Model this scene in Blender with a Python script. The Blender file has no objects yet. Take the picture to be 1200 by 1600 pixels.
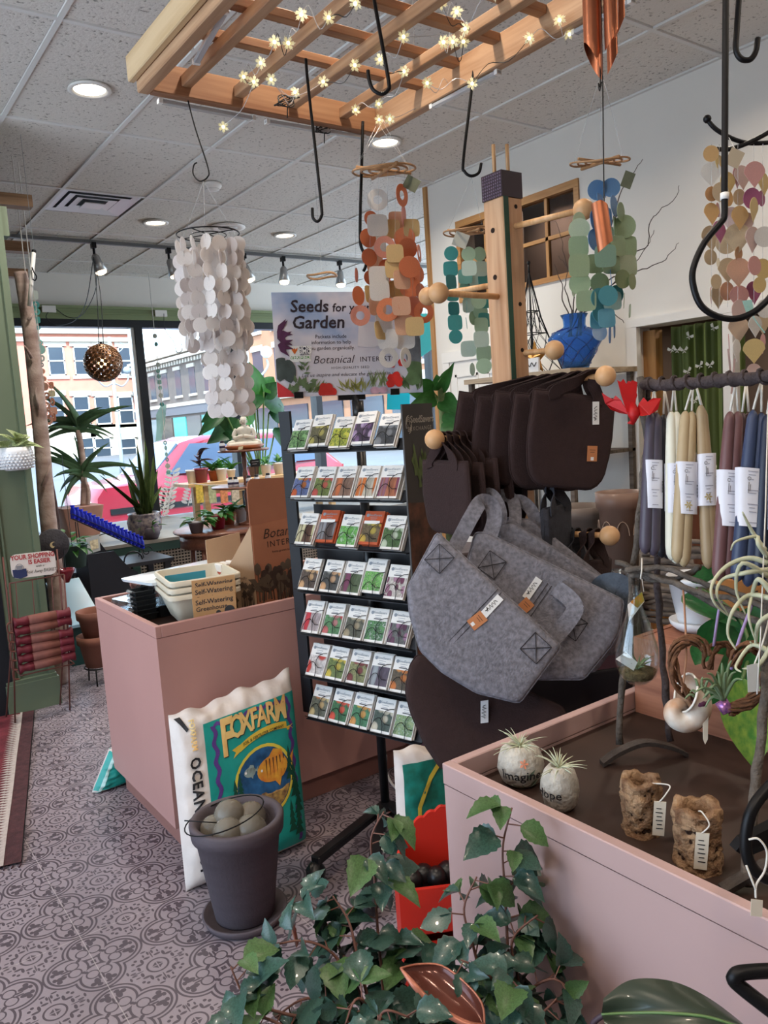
import bpy, math, random
from mathutils import Vector, Matrix
V=Vector; PI=math.pi
rnd=random.Random(11)
SC=bpy.context.scene; COL=SC.collection
# ---------------------------------------------------------------- camera
CAMH=1.55; FPX=1239.17; YAW,PIT,ROL=0.622436,0.11704,0.0662
_cy,_sy=math.cos(YAW),math.sin(YAW); _f=V((_sy,_cy,0)); _r=V((_cy,-_sy,0)); _d=V((0,0,-1))
_f2=_f*math.cos(PIT)+_d*math.sin(PIT); _d2=_d*math.cos(PIT)-_f*math.sin(PIT)
_r2=_r*math.cos(ROL)+_d2*math.sin(ROL); _d3=_d2*math.cos(ROL)-_r*math.sin(ROL)
camd=bpy.data.cameras.new('camera'); cam=bpy.data.objects.new('camera',camd); COL.objects.link(cam)
camd.sensor_fit='HORIZONTAL'; camd.sensor_width=36; camd.lens=36*FPX/1200; camd.clip_start=.02; camd.clip_end=300
cam.matrix_world=Matrix(((_r2.x,-_d3.x,-_f2.x,0),(_r2.y,-_d3.y,-_f2.y,0),(_r2.z,-_d3.z,-_f2.z,CAMH),(0,0,0,1)))
SC.camera=cam
# ---------------------------------------------------------------- world, sun, exposure
SC.view_settings.view_transform='Standard'; SC.view_settings.look='None'; SC.view_settings.exposure=0.12; SC.view_settings.gamma=1.0
SC.view_settings.use_curve_mapping=False
w=bpy.data.worlds.new('sky'); SC.world=w; w.use_nodes=True; nt=w.node_tree; bg=nt.nodes['Background']
tc=nt.nodes.new('ShaderNodeTexCoord'); sx=nt.nodes.new('ShaderNodeSeparateXYZ'); rp=nt.nodes.new('ShaderNodeValToRGB')
nt.links.new(tc.outputs['Generated'],sx.inputs[0]); nt.links.new(sx.outputs['Z'],rp.inputs[0]); nt.links.new(rp.outputs[0],bg.inputs[0])
rp.color_ramp.elements[0].position=0.0; rp.color_ramp.elements[0].color=(.72,.86,1,1); rp.color_ramp.elements[1].position=.7; rp.color_ramp.elements[1].color=(.45,.68,1,1)
bg.inputs[1].default_value=5.5
sl=bpy.data.lights.new('sun','SUN'); sl.energy=7.5; sl.angle=.01; sl.color=(1,.96,.9); so=bpy.data.objects.new('sun',sl); COL.objects.link(so)
so.rotation_euler=(math.radians(42),0,math.radians(-25))
SC.cycles.max_bounces=7; SC.cycles.diffuse_bounces=4; SC.cycles.transparent_max_bounces=16; SC.cycles.transmission_bounces=6; SC.cycles.glossy_bounces=3
SC.cycles.sample_clamp_indirect=4; SC.cycles.caustics_reflective=False; SC.cycles.caustics_refractive=False
# ---------------------------------------------------------------- helpers
def ray(px,py):
    a,b=(px-600)/FPX,(py-800)/FPX
    return _r2*a+_d3*b+_f2
CP=V((0,0,CAMH))
def D(px,py,d): return CP+ray(px,py)*d            # at a depth in front of the camera
def onZ(px,py,z): r=ray(px,py); return CP+r*((z-CAMH)/r.z)
def onX(px,py,x): r=ray(px,py); return CP+r*(x/r.x)
def onY(px,py,y): r=ray(px,py); return CP+r*(y/r.y)
def lin(c):
    if isinstance(c,str): c=[int(c[i:i+2],16) for i in (0,2,4)]
    return tuple((x/255/12.92 if x/255<.04045 else ((x/255+.055)/1.055)**2.4) for x in c)
MATS={}
class NT:
    def __init__(s,name):
        s.m=bpy.data.materials.new(name); s.m.use_nodes=True; s.t=s.m.node_tree; s.b=s.t.nodes['Principled BSDF']; s.o=s.t.nodes['Material Output']
    def n(s,typ,**kw):
        nd=s.t.nodes.new('ShaderNode'+typ)
        for k,v in kw.items():
            if k.startswith('i_'):
                key=k[2:]; key=int(key) if key.isdigit() else key
                nd.inputs[key].default_value=v
            else: setattr(nd,k,v)
        return nd
    def l(s,a,b): s.t.links.new(a,b)
    def coord(s,scale=(1,1,1),kind='Object'):
        t=s.n('TexCoord'); mp=s.n('Mapping'); mp.inputs['Scale'].default_value=scale; s.l(t.outputs[kind],mp.inputs[0]); return mp.outputs[0]
    def ramp(s,fac,stops,interp='LINEAR'):
        r=s.n('ValToRGB'); e=r.color_ramp.elements; r.color_ramp.interpolation=interp
        while len(e)<len(stops): e.new(.5)
        for i,(p,c) in enumerate(stops): e[i].position=p; e[i].color=(*c[:3],1)
        s.l(fac,r.inputs[0]); return r.outputs[0]
    def math(s,op,a,b=None,c=None):
        m=s.n('Math',operation=op)
        for i,x in enumerate((a,b,c)):
            if x is None: continue
            if isinstance(x,(int,float)): m.inputs[i].default_value=x
            else: s.l(x,m.inputs[i])
        return m.outputs[0]
    def mix(s,fac,a,b):
        m=s.n('MixRGB')
        for i,x in enumerate((fac,a,b)):
            if isinstance(x,(int,float)): m.inputs[i].default_value=x
            elif isinstance(x,tuple): m.inputs[i].default_value=(*x[:3],1)
            else: s.l(x,m.inputs[i])
        return m.outputs[0]
    def bump(s,h,st=.3,dist=.01):
        b=s.n('Bump'); b.inputs['Strength'].default_value=st; b.inputs['Distance'].default_value=dist; s.l(h,b.inputs['Height']); s.l(b.outputs[0],s.b.inputs['Normal'])
def mat(name,col,rough=.6,metal=0,var=0,scale=8,stretch=(1,1,1),bump=0,bscale=60,trans=0,alpha=1,emit=0,ecol=None,spec=.5,ior=1.45,sss=0,coat=0,tint=None,transl=0):
    if name in MATS: return MATS[name]
    N=NT(name); b=N.b; c=lin(col); b.inputs['Base Color'].default_value=(*c,1); b.inputs['Roughness'].default_value=rough; b.inputs['Metallic'].default_value=metal
    b.inputs['Specular IOR Level'].default_value=spec; b.inputs['IOR'].default_value=ior
    if trans: b.inputs['Transmission Weight'].default_value=trans
    if alpha<1: b.inputs['Alpha'].default_value=alpha
    if coat: b.inputs['Coat Weight'].default_value=coat
    if emit: b.inputs['Emission Color'].default_value=(*lin(ecol or col),1); b.inputs['Emission Strength'].default_value=emit
    if var or bump:
        co=N.coord(tuple(scale*x for x in stretch)); nz=N.n('TexNoise'); nz.inputs['Scale'].default_value=1; nz.inputs['Detail'].default_value=5; N.l(co,nz.inputs['Vector'])
        if var:
            c2=lin(tint) if tint else tuple(x*(1-var) for x in c); c1=c if tint else tuple(min(1,x*(1+var*.6)) for x in c)
            N.l(N.ramp(nz.outputs['Fac'],[(.32,c2),(.68,c1)]),b.inputs['Base Color'])
        if bump:
            co2=N.coord((bscale,)*3); n2=N.n('TexNoise'); n2.inputs['Scale'].default_value=1; n2.inputs['Detail'].default_value=4; N.l(co2,n2.inputs['Vector']); N.bump(n2.outputs['Fac'],bump,.01)
    if transl:
        tr=N.n('BsdfTranslucent'); tr.inputs[0].default_value=(*c,1); mx=N.n('MixShader'); mx.inputs[0].default_value=transl
        N.l(b.outputs[0],mx.inputs[1]); N.l(tr.outputs[0],mx.inputs[2]); N.l(mx.outputs[0],N.o.inputs[0])
        if var: N.l(b.inputs['Base Color'].links[0].from_socket,tr.inputs[0])
    MATS[name]=N.m; return N.m
def wood(name,c1,c2,rough=.5,axis='y',scale=3,knots=0):
    if name in MATS: return MATS[name]
    N=NT(name); st={'x':(.06,1,1),'y':(1,.06,1),'z':(1,1,.06)}[axis]
    co=N.coord(tuple(scale*x for x in st)); nz=N.n('TexNoise'); nz.inputs['Scale'].default_value=7; nz.inputs['Detail'].default_value=6; nz.inputs['Distortion'].default_value=1.2; N.l(co,nz.inputs['Vector'])
    n2=N.n('TexNoise'); n2.inputs['Scale'].default_value=40; N.l(co,n2.inputs['Vector'])
    f=N.math('ADD',N.math('MULTIPLY',nz.outputs['Fac'],.75),N.math('MULTIPLY',n2.outputs['Fac'],.25))
    colr=N.ramp(f,[(.35,lin(c2)),(.62,lin(c1))])
    if knots:
        v=N.n('TexVoronoi'); v.inputs['Scale'].default_value=knots; N.l(N.coord((1,1,.5)),v.inputs['Vector'])
        colr=N.mix(N.ramp(v.outputs['Distance'],[(.0,(1,1,1)),(.07,(0,0,0))]),colr,lin('6b3f25'))
    N.l(colr,N.b.inputs['Base Color']); N.b.inputs['Roughness'].default_value=rough; N.bump(f,.08,.004)
    MATS[name]=N.m; return N.m
def frame(z,x=None):
    z=V(z).normalized(); x=V(x) if x is not None else (V((1,0,0)) if abs(z.x)<.9 else V((0,1,0)))
    y=z.cross(x)
    if y.length<1e-6: y=z.cross(V((0,1,0)))
    y.normalize(); x=y.cross(z)
    return x,y,z
class MB:
    def __init__(s): s.v=[]; s.f=[]; s.m=[]; s.k=0
    def add(s,vs,fs):
        n=len(s.v); s.v+=[tuple(v) for v in vs]; s.f+=[tuple(i+n for i in f) for f in fs]; s.m+=[s.k]*len(fs); return s
    def box(s,c,sz,ax=None,bev=0):
        c=V(c); ax=ax or (V((1,0,0)),V((0,1,0)),V((0,0,1))); h=[x/2 for x in sz]
        if bev:
            vs=[];fs=[]; b=min(bev,min(h)*.9)
            for k in range(3):
                i,j=(k+1)%3,(k+2)%3
                for sg in (-1,1):
                    q=[]
                    for a,bb in ((-1,-1),(1,-1),(1,1),(-1,1)):
                        t=[0,0,0]; t[k]=sg*h[k]; t[i]=a*(h[i]-b); t[j]=bb*(h[j]-b)
                        q.append(len(vs)); vs.append(c+ax[0]*t[0]+ax[1]*t[1]+ax[2]*t[2])
                    fs.append(q if sg>0 else q[::-1])
            def vi(k,sg,a,bb):
                o={(-1,-1):0,(1,-1):1,(1,1):2,(-1,1):3}[(a,bb)]; return (k*2+(1 if sg>0 else 0))*4+o
            for k in range(3):
                i,j=(k+1)%3,(k+2)%3
                for sk in (-1,1):
                    for si in (-1,1):
                        A=[vi(k,sk,si,-1),vi(k,sk,si,1)]; B=[vi(i,si,1,sk),vi(i,si,-1,sk)]
                        fs.append(A+B)
            for a in (-1,1):
                for b2 in (-1,1):
                    for c2 in (-1,1): fs.append([vi(0,a,b2,c2),vi(1,b2,c2,a),vi(2,c2,a,b2)])
            return s.add(vs,fs)
        vs=[c+ax[0]*(h[0]*a)+ax[1]*(h[1]*b)+ax[2]*(h[2]*d) for a,b,d in ((-1,-1,-1),(1,-1,-1),(1,1,-1),(-1,1,-1),(-1,-1,1),(1,-1,1),(1,1,1),(-1,1,1))]
        return s.add(vs,[(3,2,1,0),(4,5,6,7),(0,1,5,4),(1,2,6,5),(2,3,7,6),(3,0,4,7)])
    def b2(s,a,b,bev=0):
        return s.box([(a[i]+b[i])/2 for i in range(3)],[abs(b[i]-a[i]) for i in range(3)],bev=bev)
    def bar(s,a,b,w,h,up=(0,0,1),bev=0):
        a,b=V(a),V(b); z=(b-a).normalized(); x=z.cross(V(up))
        if x.length<1e-4: x=z.cross(V((1,0,0)))
        x.normalize(); return s.box((a+b)/2,(w,h,(b-a).length),(x,z.cross(x),z),bev)
    def tube(s,pts,r,n=8,cap=True,closed=False):
        pts=[V(p) for p in pts]; m=len(pts); rr=r if isinstance(r,(list,tuple)) else [r]*m
        vs=[];fs=[]; px=None
        for i,p in enumerate(pts):
            if closed: t=pts[(i+1)%m]-pts[i-1]
            else: t=pts[min(i+1,m-1)]-pts[max(i-1,0)]
            if t.length<1e-9: t=V((0,0,1))
            t.normalize()
            if px is None: x,y,_=frame(t)
            else:
                x=px-t*px.dot(t)
                if x.length<1e-5: x,y,_=frame(t)
                x.normalize(); y=t.cross(x)
            px=x
            for k in range(n):
                a=2*PI*k/n; vs.append(p+(x*math.cos(a)+y*math.sin(a))*rr[i])
        for i in range(m if closed else m-1):
            j=(i+1)%m
            for k in range(n): fs.append((i*n+k,i*n+(k+1)%n,j*n+(k+1)%n,j*n+k))
        if cap and not closed: fs.append(tuple(range(n))[::-1]); fs.append(tuple((m-1)*n+k for k in range(n)))
        return s.add(vs,fs)
    def lathe(s,c,prof,n=24,ax=None,sq=None,jit=0):
        c=V(c); X,Y,Z=ax or (V((1,0,0)),V((0,1,0)),V((0,0,1))); vs=[];fs=[]; m=len(prof)
        for r,z in prof:
            for k in range(n):
                a=2*PI*k/n; q=1+(rnd.uniform(-jit,jit) if jit else 0); vs.append(c+X*(r*q*math.cos(a))+Y*(r*q*math.sin(a)*(sq or 1))+Z*z)
        for i in range(m-1):
            for k in range(n): fs.append((i*n+k,i*n+(k+1)%n,(i+1)*n+(k+1)%n,(i+1)*n+k))
        if prof[0][0]>1e-4: fs.append(tuple(range(n))[::-1])
        if prof[-1][0]>1e-4: fs.append(tuple((m-1)*n+k for k in range(n)))
        return s.add(vs,fs)
    def ball(s,c,r,n=12,m=None,sc=(1,1,1),ax=None):
        c=V(c); m=m or max(4,n//2); X,Y,Z=ax or (V((1,0,0)),V((0,1,0)),V((0,0,1))); vs=[c-Z*r*sc[2]]; fs=[]
        for i in range(1,m):
            ph=-PI/2+PI*i/m
            for k in range(n):
                a=2*PI*k/n; vs.append(c+X*(r*sc[0]*math.cos(ph)*math.cos(a))+Y*(r*sc[1]*math.cos(ph)*math.sin(a))+Z*(r*sc[2]*math.sin(ph)))
        vs.append(c+Z*r*sc[2]); t=len(vs)-1
        for k in range(n): fs.append((0,1+(k+1)%n,1+k)); fs.append((t,1+(m-2)*n+k,1+(m-2)*n+(k+1)%n))
        for i in range(m-2):
            for k in range(n): fs.append((1+i*n+k,1+i*n+(k+1)%n,1+(i+1)*n+(k+1)%n,1+(i+1)*n+k))
        return s.add(vs,fs)
    def prism(s,pts,ext):
        pts=[V(p) for p in pts]; ext=V(ext); n=len(pts)
        nrm=V((0,0,0))
        for i in range(n): nrm+=pts[i].cross(pts[(i+1)%n])
        if nrm.dot(ext)<0: pts=pts[::-1]
        vs=pts+[p+ext for p in pts]
        return s.add(vs,[tuple(range(n))[::-1],tuple(range(n,2*n))]+[(i,(i+1)%n,n+(i+1)%n,n+i) for i in range(n)])
    def grid(s,fn,nu,nv,wrap=False):
        vs=[fn(i/nu,j/nv) for j in range(nv+1) for i in range(nu+1)]; w_=nu+1
        return s.add(vs,[(j*w_+i,j*w_+i+1,(j+1)*w_+i+1,(j+1)*w_+i) for j in range(nv) for i in range(nu)])
    def text(s,t,size,o,x,y,align='C',bold=0,shear=0,sp=1,wide=1):
        vs,fs=glyphs(t,align,bold,shear,sp); o=V(o); x=V(x).normalized()*wide; y=V(y).normalized()
        return s.add([o+x*(a*size)+y*(b*size) for a,b in vs],fs)
    def obj(s,name,m,parent=None,smooth=False,loc=None,local=False):
        me=bpy.data.meshes.new(name)
        off=V((0,0,0))
        if not local:
            if parent is not None: off=WL[parent.name_full]
            elif loc is not None: off=V(loc)
        me.from_pydata([tuple(V(v)-off) for v in s.v] if off.length>0 else s.v,[],s.f)
        for mm in (m if isinstance(m,(list,tuple)) else [m]): me.materials.append(mm)
        if any(s.m): me.polygons.foreach_set('material_index',s.m)
        if smooth: me.polygons.foreach_set('use_smooth',[True]*len(me.polygons))
        if smooth=='auto':
            me.set_sharp_from_angle(angle=.7)
        me.update(); o=bpy.data.objects.new(name,me); COL.objects.link(o)
        if parent is not None: o.parent=parent; WL[o.name_full]=WL[parent.name_full].copy()
        else:
            if loc is not None: o.location=loc
            WL[o.name_full]=V(loc) if loc is not None else V((0,0,0))
        return o
WL={}
_gl={}
def glyphs(t,align='C',bold=0,shear=0,sp=1):
    key=(t,align,bold,shear,sp)
    if key in _gl: return _gl[key]
    cu=bpy.data.curves.new('t','FONT'); cu.body=t; cu.size=1; cu.align_x={'C':'CENTER','L':'LEFT','R':'RIGHT'}[align]; cu.align_y='CENTER'; cu.offset=bold; cu.shear=shear; cu.space_character=sp; cu.resolution_u=2
    ob=bpy.data.objects.new('t',cu); me=bpy.data.meshes.new_from_object(ob)
    r=([(v.co.x,v.co.y) for v in me.vertices],[tuple(p.vertices) for p in me.polygons]); bpy.data.objects.remove(ob); bpy.data.meshes.remove(me); _gl[key]=r; return r
def tag(o,label=None,cat=None,group=None,kind=None):
    if label: o['label']=label
    if cat: o['category']=cat
    if group: o['group']=group
    if kind: o['kind']=kind
    return o
def thing(name,label,cat,loc=(0,0,0),group=None):
    o=bpy.data.objects.new(name,None); COL.objects.link(o); o.location=loc; o.empty_display_size=.05; WL[o.name_full]=V(loc); return tag(o,label,cat,group)
def inst(src,name,parent,mtx,m=None):
    """object sharing src mesh, matrix in world coordinates (parent has no rotation)"""
    o=bpy.data.objects.new(name,src if isinstance(src,bpy.types.Mesh) else src.data); COL.objects.link(o)
    if parent is not None:
        o.parent=parent; mtx=Matrix.Translation(-WL[parent.name_full])@mtx
        WL[o.name_full]=WL[parent.name_full].copy()+mtx.to_translation()
    o.matrix_basis=mtx
    if m is not None: o.material_slots[0].link='OBJECT'; o.material_slots[0].material=m
    return o
def mesh(mb,name,m,smooth=False):
    o=mb.obj(name,m,smooth=smooth); me=o.data; del WL[o.name_full]; bpy.data.objects.remove(o); return me
def mtx(o,x,y,z):
    x,y,z=V(x),V(y),V(z); return Matrix(((x.x,y.x,z.x,o[0]),(x.y,y.y,z.y,o[1]),(x.z,y.z,z.z,o[2]),(0,0,0,1)))
def bez(pts,n=8):
    """Catmull-Rom through points"""
    P=[V(p) for p in pts]; out=[]
    for i in range(len(P)-1):
        a=P[max(i-1,0)]; b=P[i]; c=P[i+1]; d=P[min(i+2,len(P)-1)]
        for k in range(n):
            t=k/n; out.append(.5*((2*b)+(c-a)*t+(2*a-5*b+4*c-d)*t*t+(3*b-a-3*c+d)*t**3))
    out.append(P[-1]); return out
def leafmesh(name,m,shape='ovate',cup=.12,droop=.35,n=7,ser=0,fold=0):
    """unit leaf: base at origin, along +Y, width along X (unit), normal +Z"""
    mb=MB(); vs=[];fs=[]
    for i in range(n+1):
        t=i/n
        if shape=='ovate': wd=math.sin(PI*min(1,t**.75))**.9*.5
        elif shape=='blade': wd=.5*(1-t)**.55*min(1,t*6+.35)
        elif shape=='round': wd=.5*math.sin(PI*t**.6)**.7
        elif shape=='lance': wd=.5*math.sin(PI*t**.85)**1.0
        elif shape=='heart': wd=.5*math.sin(PI*(t*.93+.07)**.62)**.85
        if ser and 0<i<n and i%2: wd*=1+ser
        if i==n or (i==0 and shape!='blade'): wd=.012
        zc=-droop*t*t; 
        for sx in (-1,0,1): vs.append((sx*wd,t*(1-.15*droop),zc+(cup*wd*2 if sx else -fold*wd)))
    for i in range(n):
        for k in (0,1): fs.append((i*3+k,i*3+k+1,i*3+k+4,i*3+k+3))
    mb.add(vs,fs); return mesh(mb,name,m,True)
def putleaf(me,parent,base,dirv,L,W,up=(0,0,1),roll=0,name='leaf'):
    y=V(dirv).normalized(); z=V(up)-y*V(up).dot(y)
    if z.length<1e-3: z=V((1,0,0))-y*y.x
    z.normalize(); x=y.cross(z)
    if roll: x,z=x*math.cos(roll)+z*math.sin(roll),z*math.cos(roll)-x*math.sin(roll)
    return inst(me,name,parent,mtx(base,x*W,y*L,z*L))
def rdir(el0,el1,az0=0,az1=2*PI):
    e=rnd.uniform(el0,el1); a=rnd.uniform(az0,az1); return V((math.cos(e)*math.cos(a),math.cos(e)*math.sin(a),math.sin(e)))
def glassmat(name,col,a=.12,edge=.5,rough=.03):
    if name in MATS: return MATS[name]
    N=NT(name); c=lin(col); tr=N.n('BsdfTransparent'); tr.inputs[0].default_value=(*c,1); gl=N.n('BsdfGlossy'); gl.inputs['Roughness'].default_value=rough; gl.inputs[0].default_value=(.95,.97,1,1)
    lw=N.n('LayerWeight'); lw.inputs[0].default_value=.35; f=N.math('ADD',N.math('MULTIPLY',lw.outputs['Facing'],edge),a); mx=N.n('MixShader'); N.l(f,mx.inputs[0]); N.l(tr.outputs[0],mx.inputs[1]); N.l(gl.outputs[0],mx.inputs[2]); N.l(mx.outputs[0],N.o.inputs[0]); MATS[name]=N.m; return N.m
# shared materials
M_black=mat('black_metal','1a1a1c',.42,.6); M_iron=mat('rusty_iron','4a4340',.65,.4,var=.3,scale=30,bump=.3,bscale=120)
M_blackp=mat('black_plastic','17181b',.35); M_white=mat('white_paper','eceae8',.6); M_card=mat('cardboard','a87850',.8,var=.1,scale=4)
M_string=mat('white_string','d8d4cc',.8); M_clear=mat('fishing_line','cfcfcf',.2,alpha=.45); M_cord=mat('black_cord','141416',.5)
M_dowel=wood('dowel_wood','d9ae80','c4925f',.45,'z',6); M_soil=mat('potting_soil','2c2019',.95,var=.4,scale=80,bump=.8,bscale=150)
M_ink=mat('black_ink','1c1a1e',.6); M_green=mat('leaf_green','3f7a35',.42,var=.25,scale=12,transl=.25)
# ================================================================ ROOM
CEIL=3.33; XW=4.18; YW=9.1
def floor_mat():
    N=NT('patterned_floor'); sx=N.n('SeparateXYZ'); g=N.n('NewGeometry'); N.l(g.outputs['Position'],sx.inputs[0]); per=.2885
    M=N.math
    u=M('ABSOLUTE',M('SUBTRACT',M('FRACT',M('ADD',M('DIVIDE',M('SUBTRACT',sx.outputs[0],.509),per),100.5)),.5))
    v=M('ABSOLUTE',M('SUBTRACT',M('FRACT',M('ADD',M('DIVIDE',M('SUBTRACT',sx.outputs[1],2.635),per),100.5)),.5))
    a=M('MAXIMUM',u,v); b=M('MINIMUM',u,v)
    def dist(x,y,cx,cy,kx=1,ky=1):
        p=M('MULTIPLY',M('SUBTRACT',x,cx),kx); q=M('MULTIPLY',M('SUBTRACT',y,cy),ky); return M('SQRT',M('ADD',M('MULTIPLY',p,p),M('MULTIPLY',q,q)))
    def ring(d,r,w_): return M('LESS_THAN',M('ABSOLUTE',M('SUBTRACT',d,r)),w_)
    out=[]
    d=dist(a,b,.252,0); out+=[ring(d,.238,.011),ring(d,.192,.012)]
    ins=M('LESS_THAN',d,.17)
    out.append(M('MULTIPLY',ins,ring(dist(a,b,.20,.062),.062,.008)))
    for cx,cy,rx,ry in ((.335,.055,.055,.03),(.36,.10,.028,.03),(.395,.045,.022,.028),(.275,.018,.05,.012),(.05,.05,.035,.006),(.13,.11,.02,.02)):
        out.append(M('LESS_THAN',dist(a,b,cx,cy,1/rx,1/ry),1.0))
    u2=M('SUBTRACT',.5,u); v2=M('SUBTRACT',.5,v); a2=M('MAXIMUM',u2,v2); b2=M('MINIMUM',u2,v2)
    c=dist(u2,v2,0,0); out.append(ring(c,.105,.010))
    out.append(M('MULTIPLY',M('LESS_THAN',M('ADD',u2,v2),.062),M('GREATER_THAN',b2,.006)))
    for cx,cy,rx,ry in ((.205,.0,.06,.007),(.245,.022,.03,.012),(.175,.055,.016,.035),(.15,.112,.04,.016),(.225,.075,.024,.010),(.2,.165,.018,.018),(.29,.055,.012,.03)):
        out.append(M('LESS_THAN',dist(a2,b2,cx,cy,1/rx,1/ry),1.0))
    t=out[0]
    for o in out[1:]: t=M('MAXIMUM',t,o)
    seam=M('MAXIMUM',M('LESS_THAN',M('FRACT',M('ADD',M('DIVIDE',M('SUBTRACT',sx.outputs[0],.509),per*2),100)),.004),M('LESS_THAN',M('FRACT',M('ADD',M('DIVIDE',M('SUBTRACT',sx.outputs[1],2.49),per*4),100)),.002))
    nz=N.n('TexNoise'); nz.inputs['Scale'].default_value=3; nz.inputs['Detail'].default_value=6; N.l(g.outputs['Position'],nz.inputs['Vector'])
    n2=N.n('TexNoise'); n2.inputs['Scale'].default_value=160; N.l(g.outputs['Position'],n2.inputs['Vector'])
    lightc=N.ramp(nz.outputs['Fac'],[(.3,lin('8b8086')),(.7,lin('9c9197'))]); darkc=N.ramp(nz.outputs['Fac'],[(.3,lin('3c333c')),(.7,lin('4a4049'))])
    col=N.mix(M('MULTIPLY',t,.93),lightc,darkc); col=N.mix(M('MULTIPLY',seam,.5),col,lin('c8c0bc')); col=N.mix(M('MULTIPLY',n2.outputs['Fac'],.18),col,lin('5b5054'))
    N.l(col,N.b.inputs['Base Color']); N.b.inputs['Roughness'].default_value=.42; N.b.inputs['Specular IOR Level'].default_value=.45
    N.bump(n2.outputs['Fac'],.05,.002); return N.m
MB().b2((-2.6,-4,-.1),(8,9.3,0)).obj('floor',floor_mat())['kind']='structure'
# ceiling
def tile_mat():
    N=NT('acoustic_tile'); g=N.n('NewGeometry'); v=N.n('TexNoise'); v.inputs['Scale'].default_value=55; v.inputs['Detail'].default_value=3; N.l(g.outputs['Position'],v.inputs['Vector'])
    n2=N.n('TexNoise'); n2.inputs['Scale'].default_value=9; N.l(g.outputs['Position'],n2.inputs['Vector'])
    f=N.ramp(v.outputs['Fac'],[(.30,lin('928e88')),(.40,lin('dcd8d2'))]); N.l(N.mix(N.math('MULTIPLY',n2.outputs['Fac'],.12),f,lin('b6b4b0')),N.b.inputs['Base Color']); N.b.inputs['Roughness'].default_value=.95
    N.bump(v.outputs['Fac'],.5,.01); return N.m
M_tile=tile_mat(); M_tee=mat('white_tee','dcdbd8',.5); M_wall=mat('warm_white_wall','dedad3',.75,var=.03,scale=2); M_trimw=mat('white_trim','e4e1dc',.45)
ceil=MB().b2((-2.6,-4,CEIL+.06),(8,9.3,CEIL+.2)).obj('ceiling',mat('plenum','8a8886',.9)); ceil['kind']='structure'
xs=[1.098+.614*k for k in range(-6,12)]; ys=[3.66+1.195*k for k in range(-7,5)]+[YW]
tm={}
for i in range(len(xs)-1):
    for j in range(len(ys)-1):
        x0,x1,y0,y1=xs[i],xs[i+1],ys[j],ys[j+1]
        if (x0>XW-.05 and y0<4.7) or y1-y0<.1: continue
        if abs(x0-1.712)<.02 and y0<6.4<y1: y0=6.67         # the vent fills the rest of this bay
        key=round(y1-y0,3)
        if key not in tm: tm[key]=mesh(MB().b2((0.012,.012,0),(.602,y1-y0-.012,.012),bev=.003),'ceiling_tile',M_tile)
        xx=x1
        inst(tm[key],'ceiling_tile',ceil,Matrix.Translation((x0,y0,CEIL+.004+rnd.uniform(0,.002))))
tg=MB()
for x in xs: tg.box((x,(2.6+(-4))/2+3.3,CEIL+.003),(.024,13.3,.014))
for y in ys: tg.box((2.2,y,CEIL+.003),(10,.024,.013))
tg.obj('ceiling_grid',M_tee,ceil)
o=MB().box((3.7,8.9,CEIL-.001),(2.2,.012,.004)).obj('trim_1',M_tee); o['kind']='structure'
# walls
def st(name,mb,m,parent=None,smooth=False):
    o=mb.obj(name,m,parent,smooth)
    if parent is None: o['kind']='structure'
    return o
T=.18
wr=MB()
def wallx(y0,y1,z0,z1): wr.b2((XW,y0,z0),(XW+T,y1,z1))
wallx(-4,1.55,0,CEIL+.05); wallx(1.55,3.12,2.0,CEIL+.05); wallx(3.12,3.46,0,CEIL+.05)
wallx(3.46,4.64,0,2.385); wallx(3.46,4.64,2.985,CEIL+.05); wallx(4.64,4.97,0,CEIL+.05)
wr.b2((XW,4.93,0),(8,4.97,CEIL+.05))
wright=st('wall_right',wr,M_wall)
M_oak=wood('oak_trim','b98a55','9c6c3c',.5,'z',3); M_oaky=wood('oak_trim_y','b98a55','9c6c3c',.5,'y',3)
st('trim_2',MB().b2((XW-.02,4.955,0),(XW+.03,4.995,CEIL)),M_oak)
ct=MB(); ct.b2((XW-.02,3.05,0),(XW+.02,3.12,2.0)); ct.b2((XW-.021,1.5,2.001),(XW+.019,3.121,2.05)); ct.b2((XW-.02,2.43,0),(XW+.05,2.49,2.0)); ct.b2((XW+.02,3.09,0),(XW+.17,3.12,2.0))
st('trim_3',ct,M_trimw)
st('trim_4',MB().b2((XW+.1,3.0,0),(XW+.17,3.09,1.98)),M_oak)
M_dkroom=mat('brown_back_room','6b5a50',.85,var=.15,scale=3)
br=MB(); br.b2((XW+1.2,1.2,0),(XW+1.3,3.6,2.4)); br.b2((XW+.18,3.3,0),(XW+1.3,3.35,2.4)); br.b2((XW+.18,1.3,0),(XW+1.3,1.35,2.4)); br.b2((XW+.18,1.2,2.38),(XW+1.3,3.6,2.42))
st('wall_backroom',br,M_dkroom)
st('trim_5',MB().box((XW+.35,2.0,1.72),(.03,.5,.03)).box((XW+.35,2.0,1.5),(.03,.5,.03)),M_trimw)
st('wall_backroom_panel',MB().b2((XW+.4,1.5,0),(XW+.45,2.42,2.35)),mat('brown_panel','7d6a5c',.7))
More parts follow.
